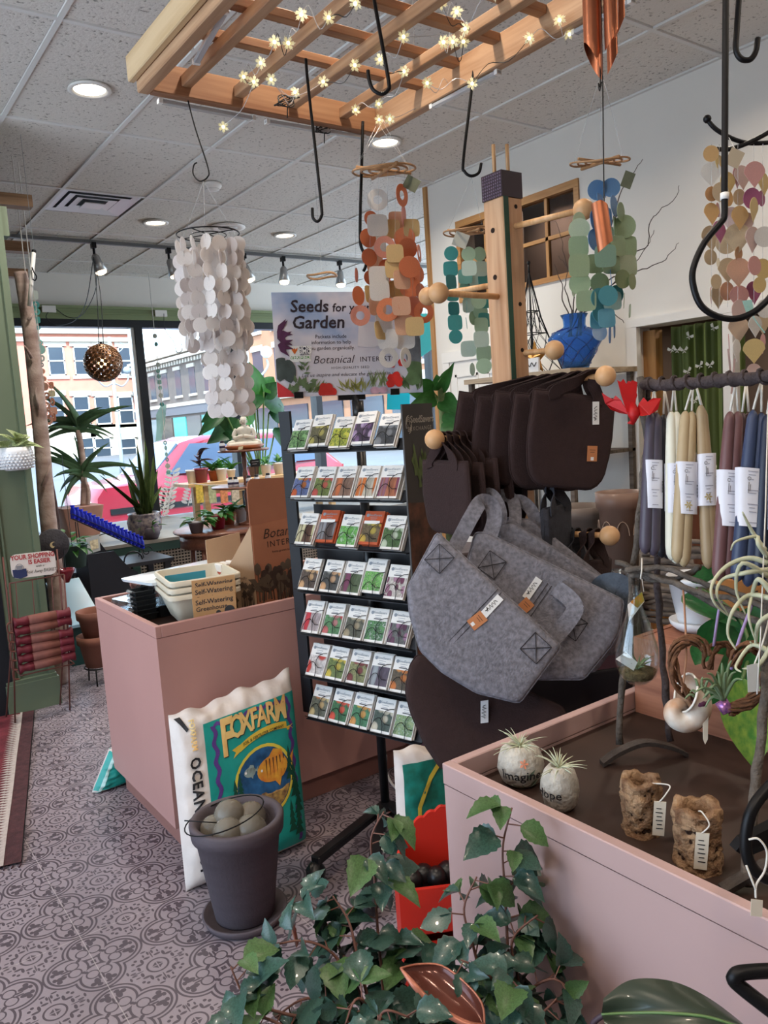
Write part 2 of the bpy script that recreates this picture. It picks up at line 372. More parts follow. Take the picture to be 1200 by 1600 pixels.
# sheer green curtain with butterflies
def curt(u,v): return V((XW+.22+.025*math.sin(u*38)+.012*math.sin(u*91),2.50+u*.47,.05+v*1.94))
ctn=thing('curtain','sheer green curtain with small white butterflies in the back doorway','curtain',(XW+.22,2.75,0))
MB().grid(curt,90,4).obj('sheer_panel',mat('green_sheer','74834f',.8,var=.35,scale=14,stretch=(1,1,.05),transl=.5),ctn,True)
MB().grid(lambda u,v: V((XW+.17+.012*math.sin(u*12),2.50+u*.09,.05+v*1.94)),20,3).obj('gathered_edge',mat('bright_green_sheer','7f9a48',.8,transl=.5),ctn,True)
bfm=MB(); bfm.prism([(0,0,0),(.02,.022,0),(.03,.008,0),(.018,-.004,0)],(0,0,.001)); bfm.prism([(0,0,0),(-.02,.022,0),(-.03,.008,0),(-.018,-.004,0)],(0,0,.001)); bfm.prism([(0,0,0),(.014,-.018,0),(.003,-.014,0)],(0,0,.001)); bfm.prism([(0,0,0),(-.014,-.018,0),(-.003,-.014,0)],(0,0,.001))
bfm=mesh(bfm,'butterfly',mat('butterfly_white','dcd8c8',.7))
for k in range(12):
    yy=rnd.uniform(2.53,2.95); zz=rnd.uniform(1.15,1.95); a=rnd.uniform(-.6,.6)
    inst(bfm,'butterfly',ctn,mtx((XW+.185,yy,zz),V((0,-math.cos(a),math.sin(a))),V((0,math.sin(a),math.cos(a))),V((-1,0,0))))
def spot(loc,power,size=.14,rot=None,col=(1,.9,.78),spread=150):
    l=bpy.data.lights.new('lamp','AREA'); l.shape='DISK'; l.size=size; l.energy=power; l.color=col; l.spread=math.radians(spread)
    o=bpy.data.objects.new('lamp',l); COL.objects.link(o); o.location=loc
    if rot: o.rotation_euler=rot
    return o
# transom window in the right wall
wn=MB()
fy0,fy1,fz0,fz1=3.46,4.64,2.385,2.985
for a,b in (((XW-.015,fy0,fz1-.05),(XW+.06,fy1,fz1)),((XW-.015,fy0,fz0),(XW+.06,fy1,fz0+.035)),((XW-.014,fy0,fz0+.036),(XW+.06,fy0+.04,fz1-.051)),((XW-.014,fy1-.04,fz0+.036),(XW+.06,fy1,fz1-.051))): wn.b2(a,b)
win1=st('window_1',wn,M_oaky)
for k in (1,2,3): MB().b2((XW+.005,fy0+k*.295-.012,fz0+.03),(XW+.035,fy0+k*.295+.012,fz1-.04)).obj('muntin',M_oak,win1)
MB().b2((XW+.005,fy0+.03,2.66),(XW+.035,fy1-.03,2.685)).obj('muntin',M_oaky,win1)
MB().b2((XW+.02,fy0+.02,fz0+.02),(XW+.026,fy1-.02,fz1-.02)).obj('pane',mat('dim_glass','b8b0aa',.05,trans=1,ior=1.45),win1)
MB().b2((XW+.5,3.35,2.2),(XW+.55,4.8,3.2)).obj('wall_beyond_transom',mat('brown_wall_dim','6e5e57',.8))['kind']='structure'
MB().b2((XW+.2,4.2,2.39),(XW+.26,4.26,2.98)).b2((XW+.18,4.66,2.2),(XW+.5,4.7,3.2)).b2((XW+.18,3.4,2.2),(XW+.5,3.44,3.2)).b2((XW+.18,3.4,2.3),(XW+.5,4.7,2.34)).b2((XW+.18,3.4,3.1),(XW+.5,4.7,3.14)).obj('trim_6',mat('dark_brown','4a3c36',.8))['kind']='structure'
spot((XW+.7,2.3,2.3),12,.2); spot((XW+.3,4.05,3.05),5,.12)  # added unseen lamps that brighten the back room and the space behind the transom
# white panelled door
d1=MB(); d1.b2((XW-.02,4.02,0),(XW+.01,4.78,1.95)); door1=st('door_1',d1,M_trimw)
dc=MB(); dc.b2((XW-.03,4.785,0),(XW-.001,4.86,1.949)); dc.b2((XW-.03,3.94,0),(XW-.001,4.015,1.949)); dc.b2((XW-.031,3.935,1.951),(XW-.001,4.865,2.03)); dc.obj('casing',M_trimw,door1)
for y0,y1 in ((4.46,4.72),(4.09,4.36)):
    for z0,z1 in ((1.28,1.85),(.72,1.18),(.15,.62)):
        p=MB(); 
        for a,b in (((y0,z0),(y1,z0+.02)),((y0,z1-.02),(y1,z1)),((y0,z0),(y0+.02,z1)),((y1-.02,z0),(y1,z1))): p.b2((XW-.028,a[0],a[1]),(XW-.02,b[0],b[1]))
        p.b2((XW-.026,y0+.045,z0+.045),(XW-.02,y1-.045,z1-.045)); p.obj('door_panel',M_trimw,door1)
# window wall
M_sage=mat('sage_green_paint','7d8a63',.55,var=.05,scale=3); M_dkframe=mat('dark_bronze_frame','24272c',.4,.3)
SILL=.5; WT=2.765
wf=MB(); wf.b2((-2.6,YW,2.97),(8,YW+.2,CEIL+.05)); wf.b2((-2.6,YW,-.1),(8,YW+.2,SILL)); wf.b2((-2.6,YW,0),(1.2,YW+.2,3.2)); wf.b2((7.6,YW,0),(8,YW+.2,3.2))
st('wall_front',wf,M_wall)
gb=MB(); gb.b2((1.2,YW-.05,2.845),(7.6,YW+.15,2.97)); gb.b2((1.2,YW-.08,2.955),(7.6,YW-.0,2.985)); gb.b2((1.2,YW-.065,2.90),(7.6,YW-.0,2.915)); st('trim_7',gb,M_sage)
wf=MB(); wf.b2((1.2,YW-.03,WT),(7.6,YW+.12,2.845)); wf.b2((1.2,YW-.03,SILL),(7.6,YW+.12,SILL+.07))
win2=st('window_2',wf,M_dkframe)
mx=[1.23,3.235,onY(368,640,YW).x,onY(497,625,YW).x,7.57]
for x in mx: MB().b2((x-.045,YW-.03,SILL),(x+.045,YW+.12,WT)).obj('mullion',M_dkframe,win2)
M_glass=mat('window_glass','f4faf8',.0,trans=1,ior=1.01,spec=.3)
for a,b in zip(mx[:-1],mx[1:]): MB().b2((a+.04,YW+.04,SILL+.06),(b-.04,YW+.046,WT)).obj('pane',M_glass,win2)
MB().b2((3.15,YW-.012,SILL+.07),(3.19,YW+.1,WT)).obj('aluminium_stop',mat('aluminium','b9bcbd',.35,.7),win2)
# rear and left of the shop, out of frame
wl=MB(); wl.b2((-2.7,-4,0),(-2.6,9.3,.35)); wl.b2((-2.7,-4,2.75),(-2.6,9.3,CEIL+.05)); wl.b2((-2.7,-4,0),(-2.6,.2,3.2)); wl.b2((-2.7,4.7,0),(-2.6,9.3,3.2)); st('wall_left',wl,M_wall)
lw=MB(); 
for y in (.2,1.7,3.2,4.7): lw.b2((-2.7,y-.04,.35),(-2.62,y+.04,2.75))
st('window_3',lw,M_dkframe)
wb=MB(); wb.b2((-2.6,-4.1,0),(8,-4,CEIL)); st('wall_rear',wb,M_wall)
# glazed entrance left of the green pillar
en=MB(); en.b2((-2.6,4.9,2.3),(.70,4.98,CEIL)); en.b2((.62,4.88,0),(.80,5.0,2.3)); en.b2((-.42,4.88,0),(-.32,5.0,2.3)); en.b2((-1.5,4.88,0),(-1.4,5.0,2.3)); en.b2((-2.6,4.88,0),(.7,5.0,.12)); en.b2((-2.6,4.88,2.2),(.7,5.0,2.32))
door2=st('door_2',en,M_dkframe)
for a,b in ((-.32,.62),(-1.4,-.42),(-2.55,-1.5)): MB().b2((a,4.93,.12),(b,4.936,2.2)).obj('pane',M_glass,door2)
# green pillar
M_sage2=mat('pillar_green','606c57',.6,var=.06,scale=3)
pl=MB(); pl.b2((.775,4.90,0),(1.03,5.2,CEIL)); 
pil=st('wall_pillar',pl,M_sage2)
MB().b2((.76,4.86,0),(1.05,4.92,.17)).b2((.765,4.87,.17),(1.04,4.91,.19)).obj('plinth',M_sage2,pil)
MB().b2((.765,4.885,.19),(.82,4.905,CEIL)).b2((1.0,4.885,.19),(1.035,4.905,2.9)).b2((.835,4.889,.19),(.845,4.903,CEIL)).b2((1.035,4.9,2.7),(1.07,5.0,2.86)).obj('pilaster_edge',M_sage2,pil)
MB().b2((.99,4.875,1.44),(1.03,4.89,1.5)).obj('wall_plate',M_trimw,pil)
# beam stubs reaching in from beyond the pillar
for q,(px,py,y) in enumerate(((0,303,5.3),(0,377,6.2),(20,421,7.5))):
    a=onY(px-12,py,y); e=onY(47 if q==0 else 44 if q==1 else 42,py+3,y)
    z=a.z-.03
    s=MB().box(((a.x+e.x)/2-.1,y,z),(abs(e.x-a.x)+.2,.09,.07)).obj('beam_stub',wood('stub_wood','9d7b5c','7c5c40',.6,'x',3)); s['kind']='structure'
# baseboard
st('baseboard_right',MB().b2((XW-.015,-4,0),(XW,3.94,.12)),M_trimw)
# ================================================================ LIGHTS
M_lamp=mat('lamp_glow','fff2d8',.5,emit=9,ecol='fff0d6'); M_lampdim=mat('bulb_glow','ffe9c4',.5,emit=5,ecol='ffe6bb')
dls=[(1.404,4.298),(2.634,6.71),(3.899,6.739),(3.277,4.279),(1.40,1.86),(3.28,1.86),(.15,4.3),(-1.1,1.86),(.15,-.5),(2.0,-.5),(-1.1,-.5),(3.28,-.5),(-.3,1.2)]
names=['recessed ceiling light nearest the wooden trellis, on the left','recessed ceiling light beyond the air vent, left of the white chime','recessed ceiling light between the white and the orange chimes','recessed ceiling light half behind the trellis corner above the orange chime']
for i,(x,y) in enumerate(dls):
    t=thing('recessed_light',names[i] if i<4 else 'recessed ceiling light outside the view, '+('one','two','three','four','five','six','seven','eight','nine')[i-4]+' of those behind the camera','ceiling light',(x,y,CEIL),'recessed ceiling lights')
    MB().lathe((x,y,CEIL),[(.105,-.001),(.108,-.012),(.085,-.014),(.078,.0)],28).obj('trim_ring',M_trimw,t,True)
    MB().lathe((x,y,CEIL),[(.0,-.006),(.078,-.006),(.078,-.004),(0,-.004)],24).obj('diffuser',M_lamp,t)
    spot((x,y,CEIL-.02),20 if i<4 else 12,col=(1,.93,.84) if i<4 else (1,.82,.64))
# air vent
vt=thing('air_vent','square white metal air vent with nested louvres in the ceiling','vent',(2.0,6.36,CEIL))
M_vent=mat('vent_white','d6d6d6',.35,.2); M_dark=mat('vent_dark','26272a',.7)
MB().box((2.01,6.37,CEIL+.05),(.58,.58,.004)).obj('vent_throat',M_dark,vt)
for k,(h,z) in enumerate(((.29,.004),(.222,.001),(.150,-.002))):
    m=MB(); c=V((2.01,6.37,0)); o_,i_=h,h-.055
    vs=[c+V((a*o_,b*o_,CEIL+z)) for a,b in ((-1,-1),(1,-1),(1,1),(-1,1))]+[c+V((a*i_,b*i_,CEIL+z+.008)) for a,b in ((-1,-1),(1,-1),(1,1),(-1,1))]
    m.add(vs,[(i,(i+1)%4,4+(i+1)%4,4+i) for i in range(4)]); m.obj('louvre',M_vent,vt)
MB().box((2.01,6.37,CEIL-.012),(.15,.15,.006)).obj('louvre_centre',M_vent,vt)
# smoke detector, ceiling speaker
p=onZ(331,287,CEIL); sd=thing('smoke_detector','small white round smoke detector on the ceiling','smoke detector',(p.x,p.y,CEIL))
MB().lathe(p,[(.07,0),(.07,-.02),(.05,-.045),(.02,-.05),(0,-.05)],20).obj('housing',M_trimw,sd,True); MB().lathe(p,[(.052,-.043),(.055,-.036),(.05,-.03)],20).obj('vent_slot',M_dark,sd)
p=onZ(356,354,CEIL); cs=thing('ceiling_speaker','round flat white ceiling grille behind the top of the white chime','ceiling grille',(p.x,p.y,CEIL))
MB().lathe(p,[(.15,0),(.155,-.012),(.12,-.018),(.1,-.014)],24).obj('rim',M_trimw,cs,True); MB().lathe(p,[(.1,-.012),(.05,-.02),(0,-.02)],20).obj('cone',mat('grille_grey','b8b4b0',.6),cs,True)
# track lights
tr=MB().box((4.2,7.45,CEIL-.03),(6.2,.035,.03)).obj('light_track',mat('track_grey','6f7274',.4,.4)); tag(tr,'grey lighting track along the ceiling above the window','light track')
M_steel=mat('brushed_steel','a3a5a6',.35,.75)
for i,(px,ln) in enumerate(((148,'above the beaded globe lamp'),(264,'left of the white capiz chime'),(381,'behind the white capiz chime'),(443,'above the left end of the seed sign'),(531,'above the middle of the seed sign'))):
    p=onY(px,404 if i<3 else 420,7.45); p.z=CEIL-.05
    t=thing('track_spotlight','small steel track spotlight '+ln,'spotlight',(p.x,7.45,CEIL),'track spotlights')
    MB().tube([(p.x,7.45,CEIL-.04),(p.x,7.45,CEIL-.14)],.012).box((p.x,7.45,CEIL-.06),(.04,.05,.05)).obj('stem',M_black,t)
    ax=V((.25 if i<3 else -.1,-.15,-1)).normalized(); X,Y,Z=frame(ax)
    o=V((p.x,7.45,CEIL-.14)); MB().lathe(o,[(.022,0),(.035,.02),(.04,.07),(.062,.16),(.06,.16)],16,(X,Y,Z)).obj('lamp_head',M_steel,t,True)
    MB().lathe(o,[(.055,.150),(.045,.175),(.02,.185),(0,.185)],16,(X,Y,Z)).obj('bulb',M_lampdim,t,True)
    l=spot(o+ax*.2,6,.1,None,(1,.88,.72),120); l.rotation_euler=(-ax).to_track_quat('Z','Y').to_euler()
# ================================================================ STREET
M_road=mat('asphalt','6a6b6e',.9,var=.1,scale=.5); M_walk=mat('concrete_walk','b9b5ae',.9,var=.06,scale=1)
st('ground_street',MB().b2((-30,9.3,-.35),(90,140,-.25)),M_road); st('ground_sidewalk',MB().b2((-20,9.31,-.3),(30,11.2,-.12)),M_walk)
M_brick=mat('pink_brick','d48a76',.85,var=.08,scale=1.5); M_stone=mat('pale_stone','b9b0a4',.8); M_sash=mat('sash_white','e6e4df',.6); M_wglass=mat('far_glass','3f4a56',.15)
YB=78
b=thing('brick_building','pink brick building with pale cornice and sash windows across the street','building',(20,YB,0))
MB().b2((0,YB,-.3),(27,YB+8,13.2)).obj('brick_wall',M_brick,b); m=MB(); m.b2((-.2,YB-.5,11.3),(27.2,YB+.2,12.0)); m.b2((-.2,YB-.3,10.6),(27.2,YB,11.0)); m.b2((-.2,YB-.4,13),(27.2,YB+.2,13.3)); m.obj('cornice',M_stone,b)
MB().b2((-.1,YB-.15,-.3),(27.1,YB+.01,2.75)).obj('ground_floor_facade',mat('cream_stone','d8cdb8',.8),b)
def sash(par,x0,x1,z0,z1,y,dz=.25):
    f=MB(); f.b2((x0-dz,y-.12,z1),(x1+dz,y+.05,z1+.45)); f.b2((x0-dz,y-.15,z0-.3),(x1+dz,y+.05,z0)); f.obj('lintel_and_sill',M_stone,par)
    w_=MB(); w_.b2((x0,y-.05,z0),(x1,y+.02,z1)); o=w_.obj('window',M_wglass,par)
    g=MB()
    for a,c in (((x0,z0),(x0+.12,z1)),((x1-.12,z0),(x1,z1)),((x0,z0),(x1,z0+.12)),((x0,z1-.12),(x1,z1)),((x0,(z0+z1)/2-.06),(x1,(z0+z1)/2+.06))): g.b2((a[0],y-.1,a[1]),(c[0],y-.04,c[1]))
    g.obj('sash',M_sash,o)
for px in (88,128,161,197):
    for py,hh in ((564,1.1),(641,1.1)):
        c=onY(px,py,YB); sash(b,c.x-.75,c.x+.75,c.z-1.35,c.z+1.35,YB)
for px in (133,160,200):
    c=onY(px,700,YB); sash(b,c.x-.8,c.x+.8,c.z-1.0,c.z+1.0,YB-.22)
XG=26
M_tan=mat('tan_brick','6e645e',.85,var=.1,scale=1.2); b=thing('tan_building','grey brown two storey building with dentil cornice and shopfront across the street','building',(XG,66,0))
y0,y1=57,76
MB().b2((XG,y0,-.3),(XG+10,y1,8.1)).obj('brick_wall',M_tan,b)
m=MB(); m.b2((XG-.5,y0-.2,7.5),(XG+.1,y1,7.8)); m.b2((XG-.35,y0-.2,8.0),(XG+.1,y1,8.25)); m.b2((XG-.2,y0,3.7),(XG+.1,y1,4.0)); m.obj('cornice',M_stone,b)
m=MB(); y=y0
while y<y1: m.b2((XG-.3,y,7.15),(XG,y+.25,7.45)); y+=.6
m.obj('dentils',M_stone,b)
for k in range(6):
    yy=58+k*3.0
    m=MB(); m.b2((XG-.03,yy,4.6),(XG+.02,yy+1.2,6.7)); m.obj('window',M_wglass,b)
    MB().b2((XG-.12,yy-.15,6.7),(XG,yy+1.35,7.0)).b2((XG-.12,yy-.15,4.4),(XG,yy+1.35,4.6)).obj('lintel_and_sill',M_stone,b)
m=MB(); m.b2((XG-.15,y0,3.0),(XG,y1,3.7)); m.obj('shop_sign_band',mat('grey_band','6b6b70',.7),b)
for k,(cl) in enumerate(('3f8f8f','5a5d60','4aa0a0','504a46','7d8a90','4a4d50')):
    MB().b2((XG-.1,57.5+k*3.05,.2),(XG+.02,60.2+k*3.05,2.8)).obj('shop_window',mat('shopfront_'+cl,cl,.2),b)
b=thing('brown_building','warm brown brick building seen through the right window pane','building',(36,43,0))
for nm,bx,mm in (('brick_wall',((27.5,28,-.3),(44,55.5,13)),mat('warm_brick','b07f62',.85,var=.1,scale=1.2)),):
    MB().b2(*bx).obj(nm,mm,b)
for k in range(8):
    for z in (4.6,8.4):
        yy=29+k*3.3; o=MB().b2((27.46,yy,z),(27.52,yy+1.5,z+2.4)).obj('window',M_wglass,b); MB().b2((27.38,yy-.15,z+2.4),(27.5,yy+1.65,z+2.8)).obj('lintel',M_stone,b); MB().b2((27.38,yy-.15,z-.25),(27.5,yy+1.65,z)).obj('sill',M_stone,b)
for z in (3.4,12.4): MB().b2((27.1,27.9,z),(27.5,55.6,z+.6)).obj('cornice',M_stone,b)
for k in range(6): MB().b2((27.4,29+k*4.3,.2),(27.52,32.4+k*4.3,2.9)).obj('shop_window',M_wglass,b)
# street lamps
M_lpole=mat('lamp_pole_grey','8f969b',.5,.3); M_globe=mat('milk_glass','f2f2ee',.4)
for i,(px,yy,lab) in enumerate(((183,34,'tall thin street lamp with two lanterns before the pink brick building'),(393,20,'ornate pale street lamp beyond the right window pane'))):
    g=onY(px,650,yy); x=g.x; top=4.1 if i==0 else 3.4
    t=thing('street_lamp',lab,'street lamp',(x,yy,-.25),'street lamps')
    MB().tube([(x,yy,-.25),(x,yy,.6),(x,yy,top+(1.6 if i==0 else 1.3))],[.16,.09,.06],8).obj('pole',M_lpole,t,True)
    for s in (-1,1):
        MB().tube(bez([(x,yy,top-.3),(x+s*.35,yy,top-.45),(x+s*.62,yy,top-.2),(x+s*.62,yy,top)]),.035,6).tube(bez([(x,yy,top+.9),(x+s*.4,yy,top+1.0),(x+s*.6,yy,top+1.25),(x+s*.45,yy,top+1.35)]),.02,5).obj('arm',M_lpole,t,True)
        MB().ball((x+s*.62,yy,top+.2),.17,10).obj('lantern',M_globe if i else M_lpole,t,True)
# red car parked outside
def car(loc,label,body,L=4.7,Wd=1.85,Hh=1.72,flip=1):
    t=thing('car',label,'car',loc,'parked cars'); lx,ly,lz=loc
    prof=[(0,.35),(0,.85),(.12,1.0),(.95,1.08),(1.55,1.62),(2.0,Hh),(3.9,Hh-.04),(4.5,1.15),(4.68,1.0),(4.7,.4),(4.3,.28),(.4,.28)]
    prof=[(x*L/4.7,z) for x,z in prof]
    m=MB(); n=len(prof); ring=[]
    for yy,ins in ((0,.06),(.08,0),(Wd-.08,0),(Wd,.06)):
        ring.append([V((lx+flip*(x+(ins if x<L/2 else -ins)),ly+yy+(.16*(z-1.05)/.65 if z>1.05 else 0)*(1 if yy<Wd/2 else -1),lz+z-(ins if z>1 else 0))) for x,z in prof])
    vs=[v for r in ring for v in r]; fs=[]
    for i in range(3):
        for k in range(n): fs.append((i*n+k,i*n+(k+1)%n,(i+1)*n+(k+1)%n,(i+1)*n+k))
    fs+= [tuple(range(n))[::-1],tuple(3*n+k for k in range(n))]; m.add(vs,fs); m.obj('body',body,t,'auto')
    g=MB(); gl=mat('car_glass','4a5a72',.08)
    for a,b_ in (((1.25,1.12),(2.55,1.6)),((2.62,1.12),(3.55,1.6)),((3.62,1.14),(4.2,1.56))):
        pts=[V((lx+flip*x*L/4.7,ly-.0+.16*(z-1.05)/.65-.012,lz+z)) for x,z in ((a[0],a[1]),(b_[0]+.1,a[1]),(b_[0],b_[1]-.02),(a[0]+.45 if a[0]<2 else a[0],b_[1]))]; g.prism(pts,(0,.02,0))
    g.obj('side_window',gl,t)
    MB().prism([V((lx+flip*x,ly+y,lz+z)) for x,y,z in ((1.02*L/4.7,.12,1.1),(1.02*L/4.7,Wd-.12,1.1),(1.52*L/4.7,Wd-.2,1.6),(1.52*L/4.7,.2,1.6))],(-.03*flip,0,.02)).obj('windscreen',gl,t)
    MB().box((lx+flip*L/2,ly-.005,lz+.62),(L*.9,.03,.09)).obj('side_trim',M_blackp,t)
    MB().b2((lx+flip*.0-.02,ly+.15,lz+.62),(lx+flip*.02,ly+.5,lz+.8)).obj('headlamp',M_globe,t); MB().b2((lx+flip*L-.02,ly+.1,lz+.75),(lx+flip*L+.02,ly+.4,lz+1.0)).obj('tail_lamp',mat('tail_red','8a1018',.3),t)
    for x in (.9,3.75):
        for yy in (.0,Wd-.2):
            c=(lx+flip*x*L/4.7,ly+yy,lz+.34); w_=MB().lathe(c,[(.0,.0),(.2,.0),(.33,.01),(.35,.05),(.35,.17),(.33,.21),(0,.21)],20,(V((1,0,0)),V((0,0,1)),V((0,1,0)))).obj('wheel',M_blackp,t,True)
            MB().lathe(c,[(0,-.015),(.16,-.012),(.2,.0),(.2,.02),(0,.02)],14,(V((1,0,0)),V((0,0,1)),V((0,1,0)))).obj('hub_cap',M_steel,w_,True)
    return t
p=onY(150,720,12.6)
car((p.x-.1,12.6,-.25),'red car parked right outside the shop window',mat('car_red','8a2233',.25,coat=.6))
p=onY(300,690,24); car((p.x,24,-.25),'pale blue car passing farther down the street, above the red car',mat('car_blue','9fb9cc',.25,coat=.5))
# ================================================================ LEFT HALF FURNITURE
M_pink=mat('pink_counter_paint','b98c84',.5,var=.05,scale=2,bump=.03,bscale=30); M_ply=mat('brown_tray_floor','35251f',.55,var=.2,scale=5)
def counter(name,label,x0,x1,y0,y1,z0,z1,tk=None,floorz=.06,m=M_pink,mf=M_ply):
    t=thing(name,label,'counter',((x0+x1)/2,(y0+y1)/2,0)); th=.02; bz=z1-.045
    MB().b2((x0,y0,z0),(x0+th,y1,bz)).b2((x1-th,y0,z0),(x1,y1,bz)).b2((x0+th,y0,z0),(x1-th,y0+th,bz)).b2((x0+th,y1-th,z0),(x1-th,y1,bz)).b2((x0+th,y0+th,z0),(x1-th,y1-th,z0+.02)).obj('carcass',m,t)
    e=.002
    for a,b in (((x0-e,y0-e),(x0+th,y1+e)),((x1-th,y0-e),(x1+e,y1+e)),((x0+th,y0-e),(x1-th,y0+th)),((x0+th,y1-th),(x1-th,y1+e))): MB().b2((a[0],a[1],bz+.0015),(b[0],b[1],z1),bev=.002).obj('rim_board',m,t)
    MB().b2((x0+th,y0+th,z1-floorz-.015),(x1-th,y1-th,z1-floorz)).obj('tray_floor',mf,t)
    if tk: MB().b2((x0+tk,y0+tk,0),(x1-tk,y1-tk,z0)).obj('toe_kick',mat('pink_kick','96695f',.6),t)
    return t
counter('display_counter','pink painted display counter with recessed top left of the seed packet rack',.932,2.10,2.745,3.475,.10,.865,.035)
TZ=.805
# rug
rg=thing('rug','dark red woven rug with white zigzag border at the left edge','rug',(.2,4,0))
e0=V((.46,3.09,0)); e1=V((.885,4.83,0)); dr=(e1-e0).normalized(); lf=V((-dr.y,dr.x,0))
def rq(a,b,z): return e0+dr*a+lf*b+V((0,0,z+.004*math.sin(a*7)*math.cos(b*3)+.004))
L_=(e1-e0).length
def rstrip(b0,b1,z,nu=24,nv=2): return MB().grid(lambda u,v: rq(u*L_,b0+(b1-b0)*v,z),nu,nv)
M_rug=mat('rug_red','6e2730',.95,var=.35,scale=14,bump=.5,bscale=200); M_rugd=mat('rug_border','4a2a2c',.95,var=.3,scale=40,bump=.5,bscale=200); M_rugw=mat('rug_white','b5a8a0',.95,var=.15,scale=60)
rstrip(.06,1.7,.006,30,8).obj('woven_field',M_rug,rg,True); rstrip(.0,.065,.007).obj('woven_border',M_rugd,rg,True)
rstrip(-.004,.004,.006).obj('edge_binding',M_black,rg)
m=MB(); a=0
while a<L_-.03:
    m.add([rq(a,.07,.0085),rq(a+.03,.07,.0085),rq(a+.018,.115,.0085)],[(0,1,2)]); m.add([rq(a+.012,.09,.009),rq(a+.03,.092,.009),rq(a+.02,.125,.009)],[(0,1,2)]); a+=.028
m.obj('zigzag_trim',M_rugw,rg)['kind']='stuff'
rstrip(.060,.072,.009).obj('white_line',M_rugw,rg)
m=MB(); 
for r in range(3):
    a=.15
    while a<L_-.08:
        b=.26+r*.30
        for sx in (-1,1): m.add([rq(a+.03*sx,b,.009),rq(a+.012*sx,b-.045,.009),rq(a+.006*sx,b-.035,.009),rq(a+.02*sx,b,.009),rq(a+.006*sx,b+.035,.009),rq(a+.012*sx,b+.045,.009)],[(0,1,2,3),(0,3,4,5)])
        a+=.13
m.obj('woven_motifs',M_rugw,rg)['kind']='stuff'
fr=MB()
for k in range(60):
    b=k*.028; p=rq(0,b,.0); fr.bar(p,p-dr*rnd.uniform(.02,.035)+lf*rnd.uniform(-.01,.01),.004,.003)
fr.obj('fringe',M_rugd,rg)['kind']='stuff'
# ---------- self watering bins (three nested)
M_bin=mat('stone_plastic','cfc6b2',.45); M_kraft=mat('kraft_label','c39a6c',.75,var=.06,scale=10); M_blue=mat('blue_label','2f87a0',.5); M_tlab=mat('label_print','3a3d42',.6)
def bin_(c,label,zt,i):
    t=thing('planter_bin',label,'planter bin',(c[0],c[1],zt-.12),'nested self watering planter bins')
    ux=V((.985,-.17,0)).normalized(); uy=V((.17,.985,0)); hw,hl=.135,.155
    def pt(a,b,z): return V((c[0],c[1],0))+ux*a+uy*b+V((0,0,z))
    m=MB()
    def rect(k,z,r=.03):
        q=[]
        for sx,sy,a0 in ((1,1,0),(-1,1,90),(-1,-1,180),(1,-1,270)):
            for j in range(4):
                a=math.radians(a0+j*30); q.append(pt(sx*(hw*k-r)+r*math.cos(a),sy*(hl*k-r)+r*math.sin(a),z))
        return q
    rings=[rect(.66,zt-.125),rect(.72,zt-.115),rect(.96,zt-.02),rect(1.04,zt-.018),rect(1.04,zt-.004),rect(1.02,zt),rect(.97,zt),rect(.93,zt-.02),rect(.70,zt-.105)]
    vs=[v for r in rings for v in r]; n=16
    fs=[(i*n+k,i*n+(k+1)%n,(i+1)*n+(k+1)%n,(i+1)*n+k) for i in range(len(rings)-1) for k in range(n)]+[tuple(range(n))[::-1],tuple(8*n+k for k in range(n))]
    m.add(vs,fs); m.obj('tub',M_bin,t,'auto')
    # card sleeve on the front long side (towards the camera)
    f=-uy; o=pt(.025,-hl*1.0-.012,zt-.058 if i==0 else zt-.045); up=V((0,0,1))
    m=MB(); m.box(o,(.165,.004,.085),(ux,uy,up)); s=m.obj('card_label',M_kraft,t)
    m=MB(); m.text('Self-Watering',.026,o+V((0,0,.022))-uy*.003-ux*.0,ux,up,'C',.012).text('Greenhouse',.024,o-V((0,0,.004))-uy*.003-ux*.012,ux,up,'C',.012).lathe(o-uy*.003+ux*.055-V((0,0,.024)),[(0,0),(.02,0),(.02,.0008)],14,(ux,up,-uy)).lathe(o-uy*.003+ux*.012-V((0,0,.026)),[(0,0),(.01,0),(.01,.0008)],10,(ux,up,-uy)); m.obj('print',M_tlab,s)
    return t,pt
for i,(z,lb) in enumerate(((TZ+.14,'bottom stone coloured planter bin of the nested stack with a full kraft label'),(TZ+.166,'middle stone coloured planter bin of the nested stack'),(TZ+.192,'top stone coloured planter bin of the nested stack with a blue card inside'))):
    t,pt=bin_((1.185+.003*i,2.955+.002*i),lb,z,i)
MB().box(pt(-.04,.02,TZ+.16),(.16,.004,.06),(V((.985,-.17,0)),V((.17,.985,0)),V((0,0,1)))).obj('blue_card',M_blue,t)
# ---------- black seedling trays, domes
M_tray=mat('tray_black','1d2022',.35); M_dome=glassmat('clear_plastic','e2e8ec',.2,.5,.1); M_lid=mat('dome_glossy','dfe8ec',.18,alpha=.8)
for k in range(6):
    z=TZ+.03+k*.019; x0,y0=.985,3.07
    t=thing('seedling_tray','black seedling tray, %s from the bottom of the stack left of the bins'%('one','two','three','four','five','six')[k],'seed tray',(x0,y0,z-.02),'stacked black seedling trays')
    MB().lathe((x0+.045,y0+.08,z),[(.05,-.028),(.058,-.004),(.066,-.003),(.066,.0),(.056,.0),(.05,-.024),(0,-.024)],4,(V((.8,.8,0)).normalized(),V((-.8,.8,0)).normalized(),V((0,0,1)))).obj('tray',M_tray,t)
    MB().b2((x0-.012,y0+.06,z-.004),(x0+.0,y0+.10,z+.001)).obj('tab',mat('grey_tab','8f9598',.3),t)
ax=(V((.93,.37,0)).normalized(),V((-.37,.93,0)).normalized(),V((0,0,1)))
t=thing('dome_tray','long seedling tray with glossy clear lid lying at the back of the counter','seed tray',(1.3,3.42,TZ))
